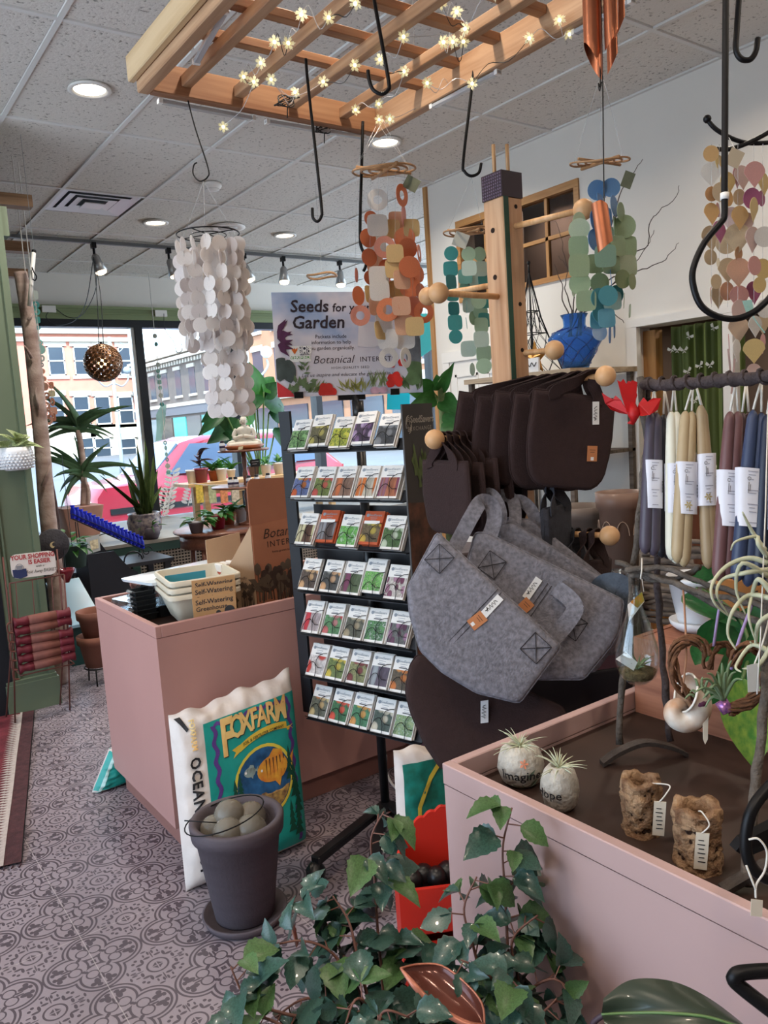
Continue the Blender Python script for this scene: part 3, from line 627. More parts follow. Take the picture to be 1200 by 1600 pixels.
def roundrect(c,ax,hw,hl,z,r=.02):
    q=[]
    for sx,sy,a0 in ((1,1,0),(-1,1,90),(-1,-1,180),(1,-1,270)):
        for j in range(3):
            a=math.radians(a0+j*45); q.append(V(c)+ax[0]*(sx*(hw-r)+r*math.cos(a))+ax[1]*(sy*(hl-r)+r*math.sin(a))+V((0,0,z)))
    return q
def loft(rings,cap0=True,cap1=True):
    m=MB(); n=len(rings[0]); vs=[v for r in rings for v in r]
    fs=[(i*n+k,i*n+(k+1)%n,(i+1)*n+(k+1)%n,(i+1)*n+k) for i in range(len(rings)-1) for k in range(n)]
    if cap0: fs.append(tuple(range(n))[::-1])
    if cap1: fs.append(tuple((len(rings)-1)*n+k for k in range(n)))
    return m.add(vs,fs)
cc=(1.36,3.255,0); AX=(V((.97,.22,0)).normalized(),V((-.22,.97,0)).normalized(),V((0,0,1)))
loft([roundrect(cc,AX,.30,.075,TZ),roundrect(cc,AX,.31,.085,TZ+.05)]).obj('tray',M_tray,t,'auto')
loft([roundrect(cc,AX,.31,.085,TZ+.051),roundrect(cc,AX,.335,.105,TZ+.145)]).obj('dome',M_dome,t,'auto')
loft([roundrect(cc,AX,.35,.118,TZ+.146),roundrect(cc,AX,.355,.12,TZ+.158),roundrect(cc,AX,.33,.10,TZ+.162)]).obj('lid',mat('lid_bright','dfe9ee',.12,spec=.8),t,'auto')
t=thing('small_dome_tray','small clear lidded tray at the counter corner before the long one','seed tray',(1.0,3.32,TZ)); c2=(1.03,3.27,0)
loft([roundrect(c2,AX,.06,.09,TZ),roundrect(c2,AX,.065,.1,TZ+.03)]).obj('tray',M_tray,t,'auto'); loft([roundrect(c2,AX,.065,.1,TZ+.031),roundrect(c2,AX,.055,.09,TZ+.07)]).obj('dome',M_dome,t,'auto')
# ---------- cardboard seed display
t=thing('cardboard_display','tall brown cardboard display box with printed plants and lettering on the counter','cardboard display',(1.53,2.96,TZ))
A=V((1.435,2.945,TZ)); B=V((1.63,2.965,TZ)); ub=(B-A).normalized(); nb=V((ub.y,-ub.x,0)); bk=-nb; Wd=(B-A).length
M_cardd=mat('cardboard_brown','9a6248',.75,var=.08,scale=6); M_cardl=mat('cardboard_light','c2a283',.75,var=.06,scale=6); M_print=mat('sepia_print','3c2a22',.7); M_printg=mat('grey_print','6b5a4c',.7); M_printl=mat('light_print','c58d6c',.7)
q=lambda u,z,d=0: A+ub*(u*Wd)+V((0,0,z))+nb*d
rr=[q(0,0),q(1,0),q(1,.525),q(.12,.535),q(.04,.525),q(0,.50)]
MB().prism(rr,bk*.006).obj('back_panel',M_cardd,t)
MB().prism([q(.015,0),q(1,0),q(1,.352),q(.015,.345)],nb*.004).obj('front_panel',mat('cardboard_front','a5694c',.75,var=.06,scale=6),t)
pf=MB().text('Botanical',.058,q(.80,.30,.0055),ub,(0,0,1),'C',0,.3).text('INTERESTS',.036,q(.88,.255,.0055),ub,(0,0,1),'C',.0,0,1.25).text('home grown happiness',.014,q(.80,.222,.0055),ub,(0,0,1),'C')
pf.v=[(x if (V((x,y,z))-A).dot(ub)<Wd*.995 else tuple(A+ub*(Wd*.995)+V((0,0,z-TZ))+nb*.0055)[0],y if (V((x,y,z))-A).dot(ub)<Wd*.995 else tuple(A+ub*(Wd*.995)+nb*.0055)[1],z) for x,y,z in pf.v]
pf.obj('lettering',M_print,t)
m=MB(); m2=MB()
for k in range(34):
    u=rnd.uniform(.06,.95); z0=rnd.uniform(0.005,.03); hh=rnd.uniform(.05,.15); r=rnd.uniform(.012,.024); mm=m if k%2 else m2
    p0=q(u,z0,.0056+k*.00003); p1=q(min(.93,max(.07,u+rnd.uniform(-.08,.08))),z0+hh,.0056+k*.00003); mm.add([p0-ub*.003,p0+ub*.003,p1+ub*.002,p1-ub*.002],[(0,1,2,3)])
    pts=[p1+ub*(r*math.cos(a)*rnd.uniform(.7,1))+V((0,0,r*1.3*math.sin(a)*rnd.uniform(.7,1))) for a in [i*PI/4 for i in range(8)]]; mm.add(pts,[tuple(range(8))])
    if k%3==0:
        for s in (-1,1): c=(p0+p1)/2; mm.add([c,c+ub*.03*s+V((0,0,.012)),c+ub*.05*s+V((0,0,.035)),c+ub*.015*s+V((0,0,.03))],[(0,1,2,3)])
m.obj('plant_print',M_print,t); m2.obj('pale_plant_print',mat('print_mid','5a4a3c',.75),t)
S0=q(0,0); Sl=q(0,.345)
sd_=bk*.0; sv=V((-.75,.66,0)).normalized()
MB().prism([S0,S0+sv*.20,S0+sv*.185+V((0,0,.06)),Sl],V((.004,.004,0))).obj('side_wing',M_cardl,t)
sn=V((-sv.y,sv.x,0)); sn=sn if sn.y<0 else -sn
wm=MB()
for k,s in enumerate(('Eco-Friendly','Germination','seed guide')): wm.text(s,.017,S0+sv*.075+V((0,0,.128-.022*k))+sn*.003,-sv,(0,0,1),'C')
wm.obj('wing_lettering',M_printg,t)
m=MB()
for k in range(14):
    p0=S0+sv*rnd.uniform(.005,.09)+V((0,0,.005))+sn*.003; p1=p0+V((0,0,rnd.uniform(.03,.1))); m.add([p0-sv*.002,p0+sv*.002,p1],[(0,1,2)]); m.add([p1+sv*.012,p1+V((0,0,.018)),p1-sv*.012,p1-V((0,0,.012))],[(0,1,2,3)])
m.obj('wing_print',M_printg,t)
# seed packets standing inside the display (edges seen)
M_pkw=mat('packet_white','e6e3de',.55); M_pkr=mat('packet_red_band','b4533f',.55)
for k in range(9):
    p=V((1.335,3.065,TZ+.04))+V((.030,.005,0))*(k%5)+V((-.02,.045,-.03))*(k//5)*1.0; h=.15+ (0 if k<5 else -.05)
    o=thing('seed_packet','narrow red banded packet, %s from left, %s row of the card box'%(('first','second','third','fourth','fifth')[k%5],'back' if k<5 else 'front'),'seed packet',p,'packets in the cardboard display')
    MB().box(p+V((0,0,h/2)),(.022,.07,h),bev=.003).obj('envelope',M_pkw,o); MB().box(p+V((0,-.0005,h*.72)),(.0225,.071,.022)).obj('band',M_pkr,o)
mm=MB().b2((1.32,3.0,TZ),(1.49,3.14,TZ+.04)); tag(mm.obj('packet_box',M_cardl),'open cream card box holding narrow packets','box')
mm=MB().prism([(1.33,3.17,TZ+.05),(1.50,3.19,TZ+.05),(1.50,3.19,TZ+.29),(1.33,3.17,TZ+.28)],(.0,.004,0)); bb=mm.obj('insert_card',M_cardl); tag(bb,'cream insert card with punched loops behind the narrow packets','card',None)
mm=MB().b2((1.33,3.15,TZ),(1.50,3.19,TZ+.055)).obj('card_base',M_cardl,bb)
# ---------- soil bags
M_bagw=mat('bag_white','dcd2cb',.35,var=.06,scale=8,bump=.35,bscale=22); M_teal=mat('bag_teal','1f9a90',.38,var=.1,scale=9,bump=.3,bscale=24); M_purple=mat('bag_purple','5a3a86',.5)
def sheet(S,us,vs_,off=.003): return MB().grid(lambda a,b: S(us[0]+(us[1]-us[0])*a,vs_[0]+(vs_[1]-vs_[0])*b,off),30,30)
def deco(S,pts,off):
    m=MB(); n=len(pts); cu=sum(p[0] for p in pts)/n; cv=sum(p[1] for p in pts)/n
    for s in (1,.7,.4): m.v+=[tuple(S(cu+(u-cu)*s,cv+(v-cv)*s,off)) for u,v in pts]
    m.v.append(tuple(S(cu,cv,off))); 
    for i in (0,1): m.f+=[(i*n+k,i*n+(k+1)%n,(i+1)*n+(k+1)%n,(i+1)*n+k) for k in range(n)]
    m.f+=[(2*n+k,2*n+(k+1)%n,3*n) for k in range(n)]; m.m=[0]*len(m.f); return m
def stext(S,t,size,u,v,off,ratio,ang=0,bold=0,sp=1,arch=0):
    vs,fs=glyphs(t,'C',bold,0,sp); ca,sa=math.cos(ang),math.sin(ang)
    return MB().add([S(u+(a*ca-b*sa)*size*ratio,v+(a*sa+b*ca)*size+arch*(a*size)**2,off) for a,b in vs],fs)
def soilbag(name,label,A,B,Cc,Dd,th=.11,full=True):
    """A,B bottom left/right, Cc,Dd top left/right (front outline)"""
    t=thing(name,label,'soil bag',(A+B)/2); nrm=(B-A).cross(Cc-A).normalized(); W=(B-A).length; Hh=(Cc-A).length; ratio=Hh/W
    def S(u,v,off=0,side=1):
        p=A.lerp(B,u).lerp(Cc.lerp(Dd,u),v); e=max(0,(1-abs(2*u-1)**7)*(1-abs(2*v-1)**11)); pr=min(1,max(0,(u-.12)/.08))*min(1,max(0,(.93-v)/.05))*min(1,max(0,(.99-u)/.02))
        wr=(1-.85*pr)*(.006*math.sin(17*u+9*v+2)*math.sin(23*v-5*u)+.0035*math.sin(60*u+14*v)+.003*math.sin(47*v-20*u))
        edge=(.006*math.sin(31*u+3)+.007*math.sin(13*u+1)+.012*u*u)*(v>.97)+ .0
        return p+nrm*(side*(th/2*e**.6)+off+wr*e)+V((0,0,edge))
    m=MB(); m.grid(lambda u,v:S(u,v,0,1),40,40); m.grid(lambda u,v:S(1-u,v,0,-1),24,24); m.obj('sack',M_bagw,t,True)
    if not full: return t,S
    sheet(S,(.20,.97),(.03,.90)).obj('teal_print',M_teal,t,True)
    m=MB(); n=44; pts=[]
    def wav(u,v): return u,v
    bd=[]
    for k in range(n+1): bd.append((.275,.05+.82*k/n,'v'))
    for k in range(n+1): bd.append((.275+.62*k/n,.87,'h'))
    for k in range(n+1): bd.append((.895,.87-.82*k/n,'v'))
    for k in range(len(bd)-1):
        u,v,a=bd[k]; u2,v2,_=bd[k+1]; w0=.012*math.sin(k*1.1); w1=.012*math.sin((k+1)*1.1)
        if a=='v': m.add([S(u-.016+w0,v,.0045),S(u+.016+w0,v,.0045),S(u2+.016+w1,v2,.0045),S(u2-.016+w1,v2,.0045)],[(0,1,2,3)])
        else: m.add([S(u,v-.011+w0*.7,.0045),S(u2,v2-.011+w1*.7,.0045),S(u2,v2+.011+w1*.7,.0045),S(u,v+.011+w0*.7,.0045)],[(0,1,2,3)])
    m.obj('purple_border',M_purple,t)
    # lettering
    for dx,dy,mm,of in ((.006,-.005,M_ink,.0050),(0,0,mat('bag_gold','d99a4e',.45,var=.35,scale=9,tint='e8d08a'),.0062)):
        m=MB(); wd=.60/6.2
        xs_=[.375,.455,.535,.615,.70,.80]; sz=[.20,.155,.145,.15,.16,.185]
        for ch,x,s,dz in zip(('F','O','X','F','A','R','M'),(.37,.452,.527,.595,.66,.735,.82),(.30,.185,.175,.165,.165,.17,.19),(-.045,.0,.004,.008,.008,.008,.008)):
            m.v+=[]; k=stext(S,ch,s,x+dx,.815+dz+dy,of,ratio*(.62 if len(ch)<2 else .60),0,.028); m.add(k.v,k.f)
        m.obj('brand_lettering',mm,t)
    m=MB(); m.grid(lambda a,b:S(.46+.40*a,.685+.04*b+.10*(a-.5)*.35+.03*(1-(2*a-1)**2),.0055),16,1); 
    for s,x in ((-1,.46),(1,.86)): m.add([S(x,.67+(.0 if s<0 else .02),.0052),S(x+s*.06,.645+(.0 if s<0 else .045),.0052),S(x+s*.035,.675+(.0 if s<0 else .03),.0052),S(x+s*.065,.695+(.0 if s<0 else .02),.0052),S(x,.71,.0052)],[(0,1,2,3,4)])
    m.obj('ribbon',mat('bag_ribbon','d8b843',.5),t)
    stext(S,'SOIL & FERTILIZER COMPANY',.026,.66,.722,.0068,ratio*.82,.06,.01,1,-.35).obj('ribbon_lettering',M_ink,t)
    cu,cv,ru,rv=.63,.455,.235,.2
    el=lambda r,c=(cu,cv):[(c[0]+ru*r*math.cos(a),c[1]+rv*r*math.sin(a)) for a in [i*2*PI/28 for i in range(28)]]
    def ell(r0,r1,of):
        m=MB(); o=el(r1); i_=el(r0) 
        for k in range(28): m.add([S(*i_[k],of),S(*o[k],of),S(*o[(k+1)%28],of),S(*i_[(k+1)%28],of)],[(0,1,2,3)])
        return m
    deco(S,el(1.0),.005).obj('sea_picture',mat('bag_sea','2f6aa0',.45,var=.4,scale=20,tint='123a5c'),t); ell(.96,1.05,.006).obj('oval_frame',mat('bag_yellow','d9c64a',.5),t)
    def fish(c,su,sv_,cl,of,nm):
        b=[(c[0]+su*math.cos(a)*(1 if math.cos(a)<0.6 else .9),c[1]+sv_*math.sin(a)) for a in [i*PI/10 for i in range(20)]]; m=deco(S,b,of)
        m.add([S(c[0]+su*.85,c[1],of),S(c[0]+su*1.4,c[1]+sv_*.8,of),S(c[0]+su*1.25,c[1],of),S(c[0]+su*1.4,c[1]-sv_*.8,of)],[(0,1,2,3)]); m.add([S(c[0]-su*.3,c[1]+sv_*.85,of),S(c[0]+su*.1,c[1]+sv_*1.45,of),S(c[0]+su*.6,c[1]+sv_*1.2,of),S(c[0]+su*.7,c[1]+sv_*.6,of)],[(0,1,2,3)])
        m.add([S(c[0],c[1]-sv_*.9,of),S(c[0]+su*.3,c[1]-sv_*1.5,of),S(c[0]+su*.5,c[1]-sv_*.7,of)],[(0,1,2)]); o=m.obj(nm,cl,t)
        m=MB()
        for k in range(6): x=c[0]+su*(-.45+k*.22); m.add([S(x,c[1]+sv_*.8,of+.0008),S(x+su*.07,c[1]+sv_*.8,of+.0008),S(x+su*.02,c[1]-sv_*.7,of+.0008)],[(0,1,2)])
        m.obj('fish_stripes',M_print,o)
        e=deco(S,[(c[0]-su*.72+.008*math.cos(a),c[1]+sv_*.1+.008*math.sin(a)) for a in [i*PI/4 for i in range(8)]],of+.001); e.obj('fish_eye',M_white,o)
    fish((.71,.51),.135,.075,mat('fish_orange','c9742e',.45,var=.4,scale=30,tint='e0a63a'),.0066,'large_fish_print'); fish((.52,.535),.05,.028,mat('fish_grey','8fa3a0',.5),.0066,'small_fish_print')
    deco(S,[(cu+ru*.93*math.cos(a),cv+rv*.93*math.sin(a)) for a in [PI+.35+i*(PI-.7)/14 for i in range(15)]],.0062).obj('reef_print',mat('reef','6a5040',.6,var=.5,scale=60,tint='b9964e'),t)
    m=MB(); mD=mat('bag_forest','0f4a3a',.5)
    for u,v,s in ((.39,.42,.09),(.36,.34,.08),(.43,.48,.06),(.88,.40,.09),(.85,.50,.085),(.90,.30,.09),(.83,.20,.08),(.89,.18,.09),(.36,.22,.09),(.40,.14,.09)):
        for k in range(4): m.add([S(u-s*.5*(1-k*.2),v-s+k*s*.5,.0068),S(u+s*.5*(1-k*.2),v-s+k*s*.5,.0068),S(u,v-s+k*s*.5+s*.75,.0068)],[(0,1,2)])
    m.obj('forest_print',mD,t)['kind']='stuff'
    stext(S,'OCEAN FOREST',.083,.115,.405,.0065,ratio*1.0,-PI/2,.03,1.12).obj('side_lettering',M_ink,t)
    stext(S,'FOXFARM',.040,.12,.86,.0065,ratio,-PI/2,.03).obj('side_brand',mat('bag_gold','d99a4e',.45),t)
    deco(S,[(.02,.975),(.06,.98),(.10,.90),(.085,.885),(.05,.94)],.0045).obj('corner_print',M_ink,t)
    return t,S
soilbag('soil_bag','white and teal potting soil bag leaning on the counter front behind the grey pot',V((.862,2.50,.0)),V((1.335,2.50,.0)),V((.915,2.655,.56)),V((1.405,2.655,.60)),.135)
t,S=soilbag('soil_bag','end of a teal soil bag poking out past the far side of the counter',V((.83,3.50,0)),V((1.25,3.56,0)),V((.93,3.51,.17)),V((1.3,3.57,.17)),.1,False)
sheet(S,(.0,.9),(.08,1)).obj('teal_print',M_teal,t,True); sheet(S,(.03,.06),(.0,1),.006).obj('clear_seam',mat('seam_pale','a9cfc8',.3),t)
t,S=soilbag('soil_bag','teal and green soil bag half hidden between the red crate and the large pink counter',V((1.30,1.86,0)),V((1.75,1.80,0)),V((1.36,1.93,.52)),V((1.83,1.87,.52)),.1,False)
sheet(S,(.03,.97),(.04,.93),.006).obj('forest_print',mat('bag_forest2','12604e',.45,var=.4,scale=25,tint='1a8a7c'),t,True)
m=MB(); 
for k in range(20): a0,a1=PI*.5+k*PI/20,PI*.5+(k+1)*PI/20; m.add([S(.45+.33*math.cos(a0),.55+.38*math.sin(a0),.009),S(.45+.36*math.cos(a0),.55+.41*math.sin(a0),.009),S(.45+.36*math.cos(a1),.55+.41*math.sin(a1),.009),S(.45+.33*math.cos(a1),.55+.38*math.sin(a1),.009)],[(0,1,2,3)])
m.obj('oval_frame',MATS['bag_yellow'],t)
# ---------- grey pot with glass balls
M_gpot=mat('charcoal_clay','584f55',.75,var=.12,scale=5,stretch=(1,1,6),bump=.15,bscale=90)
pc=(.955,2.235,0); t=thing('plant_pot','charcoal clay pot on a saucer, before the soil bag, filled with glass globes','pot',pc)
MB().lathe(pc,[(0,.015),(.090,.015),(.094,.02),(.132,.29),(.144,.293),(.148,.335),(.143,.342),(.128,.34),(.120,.31),(.108,.2),(0,.19)],40).obj('pot',M_gpot,t,True)
MB().lathe(pc,[(0,.0),(.105,.0),(.124,.006),(.135,.03),(.128,.032),(.116,.014),(0,.012)],40).obj('saucer',M_gpot,t,True)
MB().box((pc[0]-.098,pc[1]-.082,.30),(.014,.002,.018),frame((0,0,1),(.64,-.77,0))).obj('price_sticker',M_white,t)
M_gball=mat('old_glass','aaa294',.06,trans=.55,ior=1.3,bump=.35,bscale=45)
for i,(dx,dy,z,r) in enumerate(((-.045,-.03,.31,.05),(.02,-.055,.305,.052),(-.01,.03,.335,.05),(.055,.015,.31,.05),(-.06,.045,.30,.045))):
    o=MB().ball((pc[0]+dx,pc[1]+dy,z),r,20).obj('glass_globe',M_gball,smooth=True); tag(o,('crackled glass globe at the left of the grey pot','crackled glass globe nearest the front of the grey pot','topmost crackled glass globe in the grey pot','crackled glass globe at the right of the grey pot','crackled glass globe half hidden at the back of the grey pot')[i],'glass globe','glass globes in the grey pot')
o=MB().tube([(pc[0]-.035+.125*math.cos(a),pc[1]+.01+.115*math.sin(a),.33+.045*(1-math.cos(a-2.4))/2*1.0) for a in [i*2*PI/30 for i in range(30)]],.0022,6,closed=True).tube([(pc[0]-.15,pc[1]+.05,.36),(pc[0]-.02,pc[1]-.02,.33)],.002,5).obj('wire_ring',M_black,smooth=True); tag(o,'thin black wire ring lying in the mouth of the grey pot','wire ring')
# ---------- red crate with scalloped top
M_red=mat('crate_red','c22a1c',.45,var=.06,scale=4)
c0=V((1.04,1.545,0)); ux=V((.86,-.51,0)).normalized(); uy=V((.51,.86,0)).normalized(); 
t=thing('red_crate','bright red scallop topped wooden holder beside the large pink counter','crate',c0)
cc0=V((1.115,1.60,0))
def cr(a,b,z): return cc0+ux*a+uy*b+V((0,0,z))
top=[]; Wc=.22
for k in range(41):
    u=k/40; top.append((u*Wc,.385+.085*math.sin(min(1,u*1.0)*PI/2)+.008*abs(math.sin(u*PI*7))))
MB().prism([cr(0,.14,0)]+[cr(Wc,.14,0)]+[cr(a,.14,z) for a,z in top[::-1]],uy*.014).obj('back_board',M_red,t)
MB().prism([cr(0,0,0),cr(0,.14,0),cr(0,.14,.38),cr(0,.05,.37),cr(0,0,.345)],ux*.016).obj('side_board',M_red,t); MB().prism([cr(Wc,0,0),cr(Wc,.14,0),cr(Wc,.14,.38),cr(Wc,.05,.37),cr(Wc,0,.345)],-ux*.016).obj('side_board',M_red,t)
for z0,z1 in ((.0,.16),(.19,.315)): MB().prism([cr(.016,0,z0),cr(Wc-.016,0,z0),cr(Wc-.016,0,z1),cr(.016,0,z1)],uy*.012).obj('front_board',M_red,t)
MB().prism([cr(.016,.012,.18),cr(Wc-.016,.012,.18),cr(Wc-.016,.138,.18),cr(.016,.138,.18)],(0,0,.012)).obj('shelf',M_red,t)
m=MB()
for a0,z0 in ((.03,.075),(.10,.11),(.165,.075)): m.tube([cr(a0+.028*math.cos(q_)*(1-.08*q_),-.002,z0+.025*math.sin(q_)*(1-.05*q_)) for q_ in [i*.35 for i in range(16)]],.006,5)
m.obj('painted_scroll',M_white,t)['kind']='stuff'
for k in range(5):
    p=cr(.045+k*.033,.075+.02*(k%2),.30); o=MB().ball(p,.03,12,sc=(1,1,.95)).obj('black_bottle_top',M_blackp,smooth=True); tag(o,'shiny black rounded cap in the red crate, %s from its left side'%('first','second','third','fourth','fifth')[k],'cap','black caps in the red crate')
    p=cr(.045+k*.033,.075+.02*(k%2),.242); o2=MB().lathe(p,[(.026,-.05),(.026,.04),(.02,.06)],12).obj('body',M_blackp,o,True)
# cable and caster behind the rack
p0=onZ(612,1215,0); o=MB().tube(bez([onZ(603,1180,.12),onZ(605,1210,.01),onZ(625,1235,.008),onZ(680,1243,.008),onZ(650,1250,.008),onZ(640,1262,.008)]),.006,6).obj('white_cable',M_white,smooth=True); tag(o,'white cable lying on the floor behind the seed rack','cable')
MB().b2((2.02,2.15,.12),(2.75,2.70,.639)).obj('cabinet_body',mat('mauve_cabinet','7d5560',.6)); tag(bpy.data.objects['cabinet_body'],'dull mauve cabinet standing behind the brown felt bags','cabinet'); bpy.data.objects['cabinet_body'].name='low_cabinet'; WL['low_cabinet']=V((0,0,0))
lc=bpy.data.objects['low_cabinet']; MB().b2((2.0,2.13,.64),(2.77,2.72,.66)).obj('cabinet_top',mat('mauve_top','b5918c',.5),lc)
for x,y in ((2.07,2.2),(2.7,2.2),(2.7,2.64),(2.07,2.64)):
    w_=MB().lathe((x-.012,y,.055),[(0,0),(.04,0),(.052,.004),(.052,.02),(.04,.024),(0,.024)],18,(V((0,1,0)),V((0,0,1)),V((1,0,0)))).obj('caster',mat('caster_grey','3c4348',.5),lc,True); MB().b2((x-.02,y-.02,.06),(x+.02,y+.02,.12)).obj('caster_fork',M_steel,w_)
# ================================================================ SEED RACK
RB=V((1.585,2.075,0)); LB=V((1.437,2.575,0)); ru_=(RB-LB).normalized(); rn=V((ru_.y,-ru_.x,0)); rn=rn if rn.x<0 else -rn; bk_=-rn; RW=(RB-LB).length
rk=thing('seed_rack','black wire seed packet rack on a castered stand with seven sloping rows','rack',(1.61,2.36,0))
ZR=[1.452,1.278,1.106,.935,.772,.607,.443]
def rp(a,b,z): return LB+ru_*a+bk_*b+V((0,0,z))
M_navy=mat('rack_black','15171d',.5)
MB().prism([rp(-.055,.02,.44),rp(-.005,.02,.44),rp(-.005,.02,1.6),rp(-.06,.02,1.60)],bk_*.012).obj('side_plate',M_navy,rk)
MB().prism([rp(-.02,.13,.44),rp(RW,.13,.44),rp(RW,.13,1.24),rp(-.02,.13,1.24)],bk_*.006).obj('back_plate',M_navy,rk)
LE=math.radians(29); upv=V((0,0,1))*math.cos(LE)+bk_*math.sin(LE); nv=rn*math.cos(LE)+V((0,0,1))*math.sin(LE)
wm=MB(); lx=ru_
def wp(a,b,c): return (a,b,c)
wm.tube([(-.036+.026*(1-math.cos(t))/1.0,.052*math.sin(t),.012) for t in [i*PI/12 for i in range(13)]],.0013,5)
wm.tube([(.048,.09,.012),(.03,.088,.012),(.012,.078,.012),(.004,.06,.012),(.008,.042,.012),(.022,.033,.012),(.04,.034,.012)],.0013,5)
wm.tube([(-.049,-.002,.011),(.049,-.002,.011)],.0014,5)
wire=mesh(wm,'wire_pocket',M_black,True)
for k,z in enumerate(ZR):
    MB().prism([rp(-.01,-.004,z-.008),rp(RW+.0,-.004,z-.008),rp(RW+.0,-.004,z)+upv*.035+bk_*.005,rp(-.01,-.004,z)+upv*.035+bk_*.005],bk_*.006).box((rp(RW/2,-.012,z-.006)),(RW,.022,.003),(ru_,rn,V((0,0,1)))).obj('shelf',M_navy,rk)
MB().tube([(1.61,2.36,.11),(1.61,2.36,1.60)],.017,12).obj('pole',M_blackp,rk,True)
MB().tube([(1.61,2.36,1.54),(1.61,2.36,1.62)],.021,12).obj('pole_clamp',M_blackp,rk,True)
for e in (onZ(492,1345,.09),onZ(575,1395,.08),onZ(668,1280,.08),onZ(705,1335,.08)):
    c=V((1.61,2.36,.10)); d=(e-c); l=MB().bar(c+V((0,0,0)),e,.04,.03,bev=.005).obj('base_leg',M_blackp,rk)
    MB().lathe((e.x,e.y,.042),[(0,-.02),(.036,-.02),(.041,-.014),(.041,.014),(.036,.02),(0,.02)],16,(V((0,0,1)),V((.6,.8,0)),V((.8,-.6,0)))).ball((e.x,e.y,.05),.036,10).obj('caster',M_blackp,l,True)
# side header panel
sA=rp(RW+.005,-.01,0); sdir=bk_; 
sp=MB().prism([sA+V((0,0,.50)),sA+sdir*.175+V((0,0,.50)),sA+sdir*.175+V((0,0,1.592)),sA+V((0,0,1.592))],ru_*.006).obj('side_panel',mat('panel_charcoal','3a3634',.5),rk)
sf=sA+ru_*.0075
MB().text('SeedSavers',.033,sf+sdir*.108+V((0,0,1.54)),sdir,(0,0,1),'C',.012,0,.92).text('EXCHANGE',.020,sf+sdir*.10+V((0,0,1.51)),sdir,(0,0,1),'C',.0,0,1.25).obj('lettering',mat('panel_print','a39c92',.6),sp)
m=MB()
for i in range(4):
    r=.010+.005*i
    for s in (0,1): m.tube([sf+sdir*(.030+.62*r*math.cos(a+i*.5+s*PI))+V((0,0,1.525+1.15*r*math.sin(a+i*.5+s*PI))) for a in [j*.3 for j in range(8)]],.0012,4)
m.obj('emblem',mat('panel_print','a39c92',.6),sp)['kind']='stuff'
m=MB(); 
for k in range(14):
    a=.05+.07*rnd.random(); z0=1.33+rnd.uniform(-.02,.03); h=rnd.uniform(.05,.10); p=sf+sdir*a+V((0,0,z0)); q_=p+sdir*rnd.uniform(-.03,.02)+V((0,0,h)); m.add([p-sdir*.004,p+sdir*.004,q_+sdir*.006,q_+V((0,0,.012)),q_-sdir*.006],[(0,1,2,3,4)])
m.obj('bean_print',mat('bean_green','5f7040',.6),sp)
MB().prism([sf+V((0,0,.5))+ru_*.0005,sf+sdir*.175+V((0,0,.5))+ru_*.0005,sf+sdir*.175+V((0,0,1.25))+ru_*.0005,sf+V((0,0,1.27))+ru_*.0005],ru_*.0004).obj('soil_print',mat('soil_print','6a4434',.7,var=.4,scale=25,tint='3a2820'),sp)
# ---- packets
def photo(kind,c,scale=1):
    nm='print_'+kind+'_'+'_'.join(c)+str(scale)
    if nm in MATS: return MATS[nm]
    N=NT(nm); N.b.inputs['Roughness'].default_value=.45; cl=[lin(x) for x in c]
    st={'stick':(60,6,1),'long':(38,9,1),'bean':(48,30,1)}.get(kind,(26,26,1)); co=N.coord(tuple(x*scale for x in st))
    vo=N.n('TexVoronoi'); vo.inputs['Scale'].default_value=1; vo.inputs['Randomness'].default_value=.75; N.l(co,vo.inputs['Vector'])
    nz=N.n('TexNoise'); nz.inputs['Scale'].default_value=2.2; nz.inputs['Detail'].default_value=3; nz.inputs['Distortion'].default_value=1.5; N.l(co,nz.inputs['Vector'])
    if kind=='leaf': col=N.ramp(nz.outputs['Fac'],[(.3,cl[2]),(.46,cl[0]),(.6,cl[1])])
    else:
        sep=N.n('SeparateXYZ'); N.l(vo.outputs['Color'],sep.inputs[0])
        fr=N.ramp(sep.outputs[0],[(.2,cl[0]),(.8,cl[1])]); sh=N.ramp(vo.outputs['Distance'],[(.0,(1,1,1)),(.45,(.62,.62,.62)),(.58,(.2,.2,.2))])
        m=N.n('MixRGB',blend_type='MULTIPLY'); m.inputs[0].default_value=1; N.l(fr,m.inputs[1]); N.l(sh,m.inputs[2])
        bgm=N.ramp(vo.outputs['Distance'],[(.46,(0,0,0)),(.56,(1,1,1))]); bgn=N.ramp(nz.outputs['Fac'],[(.35,tuple(x*.5 for x in cl[2])),(.65,cl[2])]); col=N.mix(bgm,m.outputs[0],bgn)
    N.l(col,N.b.inputs['Base Color']); MATS[nm]=N.m; return N.m
M_pko=mat('packet_orange','b5512c',.5); M_pkt=mat('packet_text','8d949c',.6)
PWd,PH=.086,.124
pk_body=mesh(MB().b2((-PWd/2,0,-.004),(PWd/2,PH,.004),bev=.0015),'envelope',M_pkw)
pk_pic=mesh(MB().b2((-PWd/2+.003,.010,.004),(PWd/2-.003,.078,.0048)),'picture',M_pkw)
tm_=MB().text('SeedSavers',.0125,(.006,.108,.0046),(1,0,0),(0,1,0),'C',.01).lathe((-.028,.107,.0042),[(.0035,0),(.0065,0),(.0065,.0005),(.0035,.0005)],10).box((.0,.098,.0044),(.03,.0016,.0004)).box((.0,.0905,.0044),(.024,.0016,.0004)); 
pk_txt=mesh(tm_,'heading',M_pkt)
tm2=MB().box((.0,.0855,.0044),(.034,.004,.0004)); pk_nm=mesh(tm2,'name_line',mat('packet_name','5a5a5e',.6))
pk_or=mesh(MB().b2((-PWd/2+.006,.076,.0046),(PWd/2-.012,.087,.0052)),'title_plate',M_pkw)
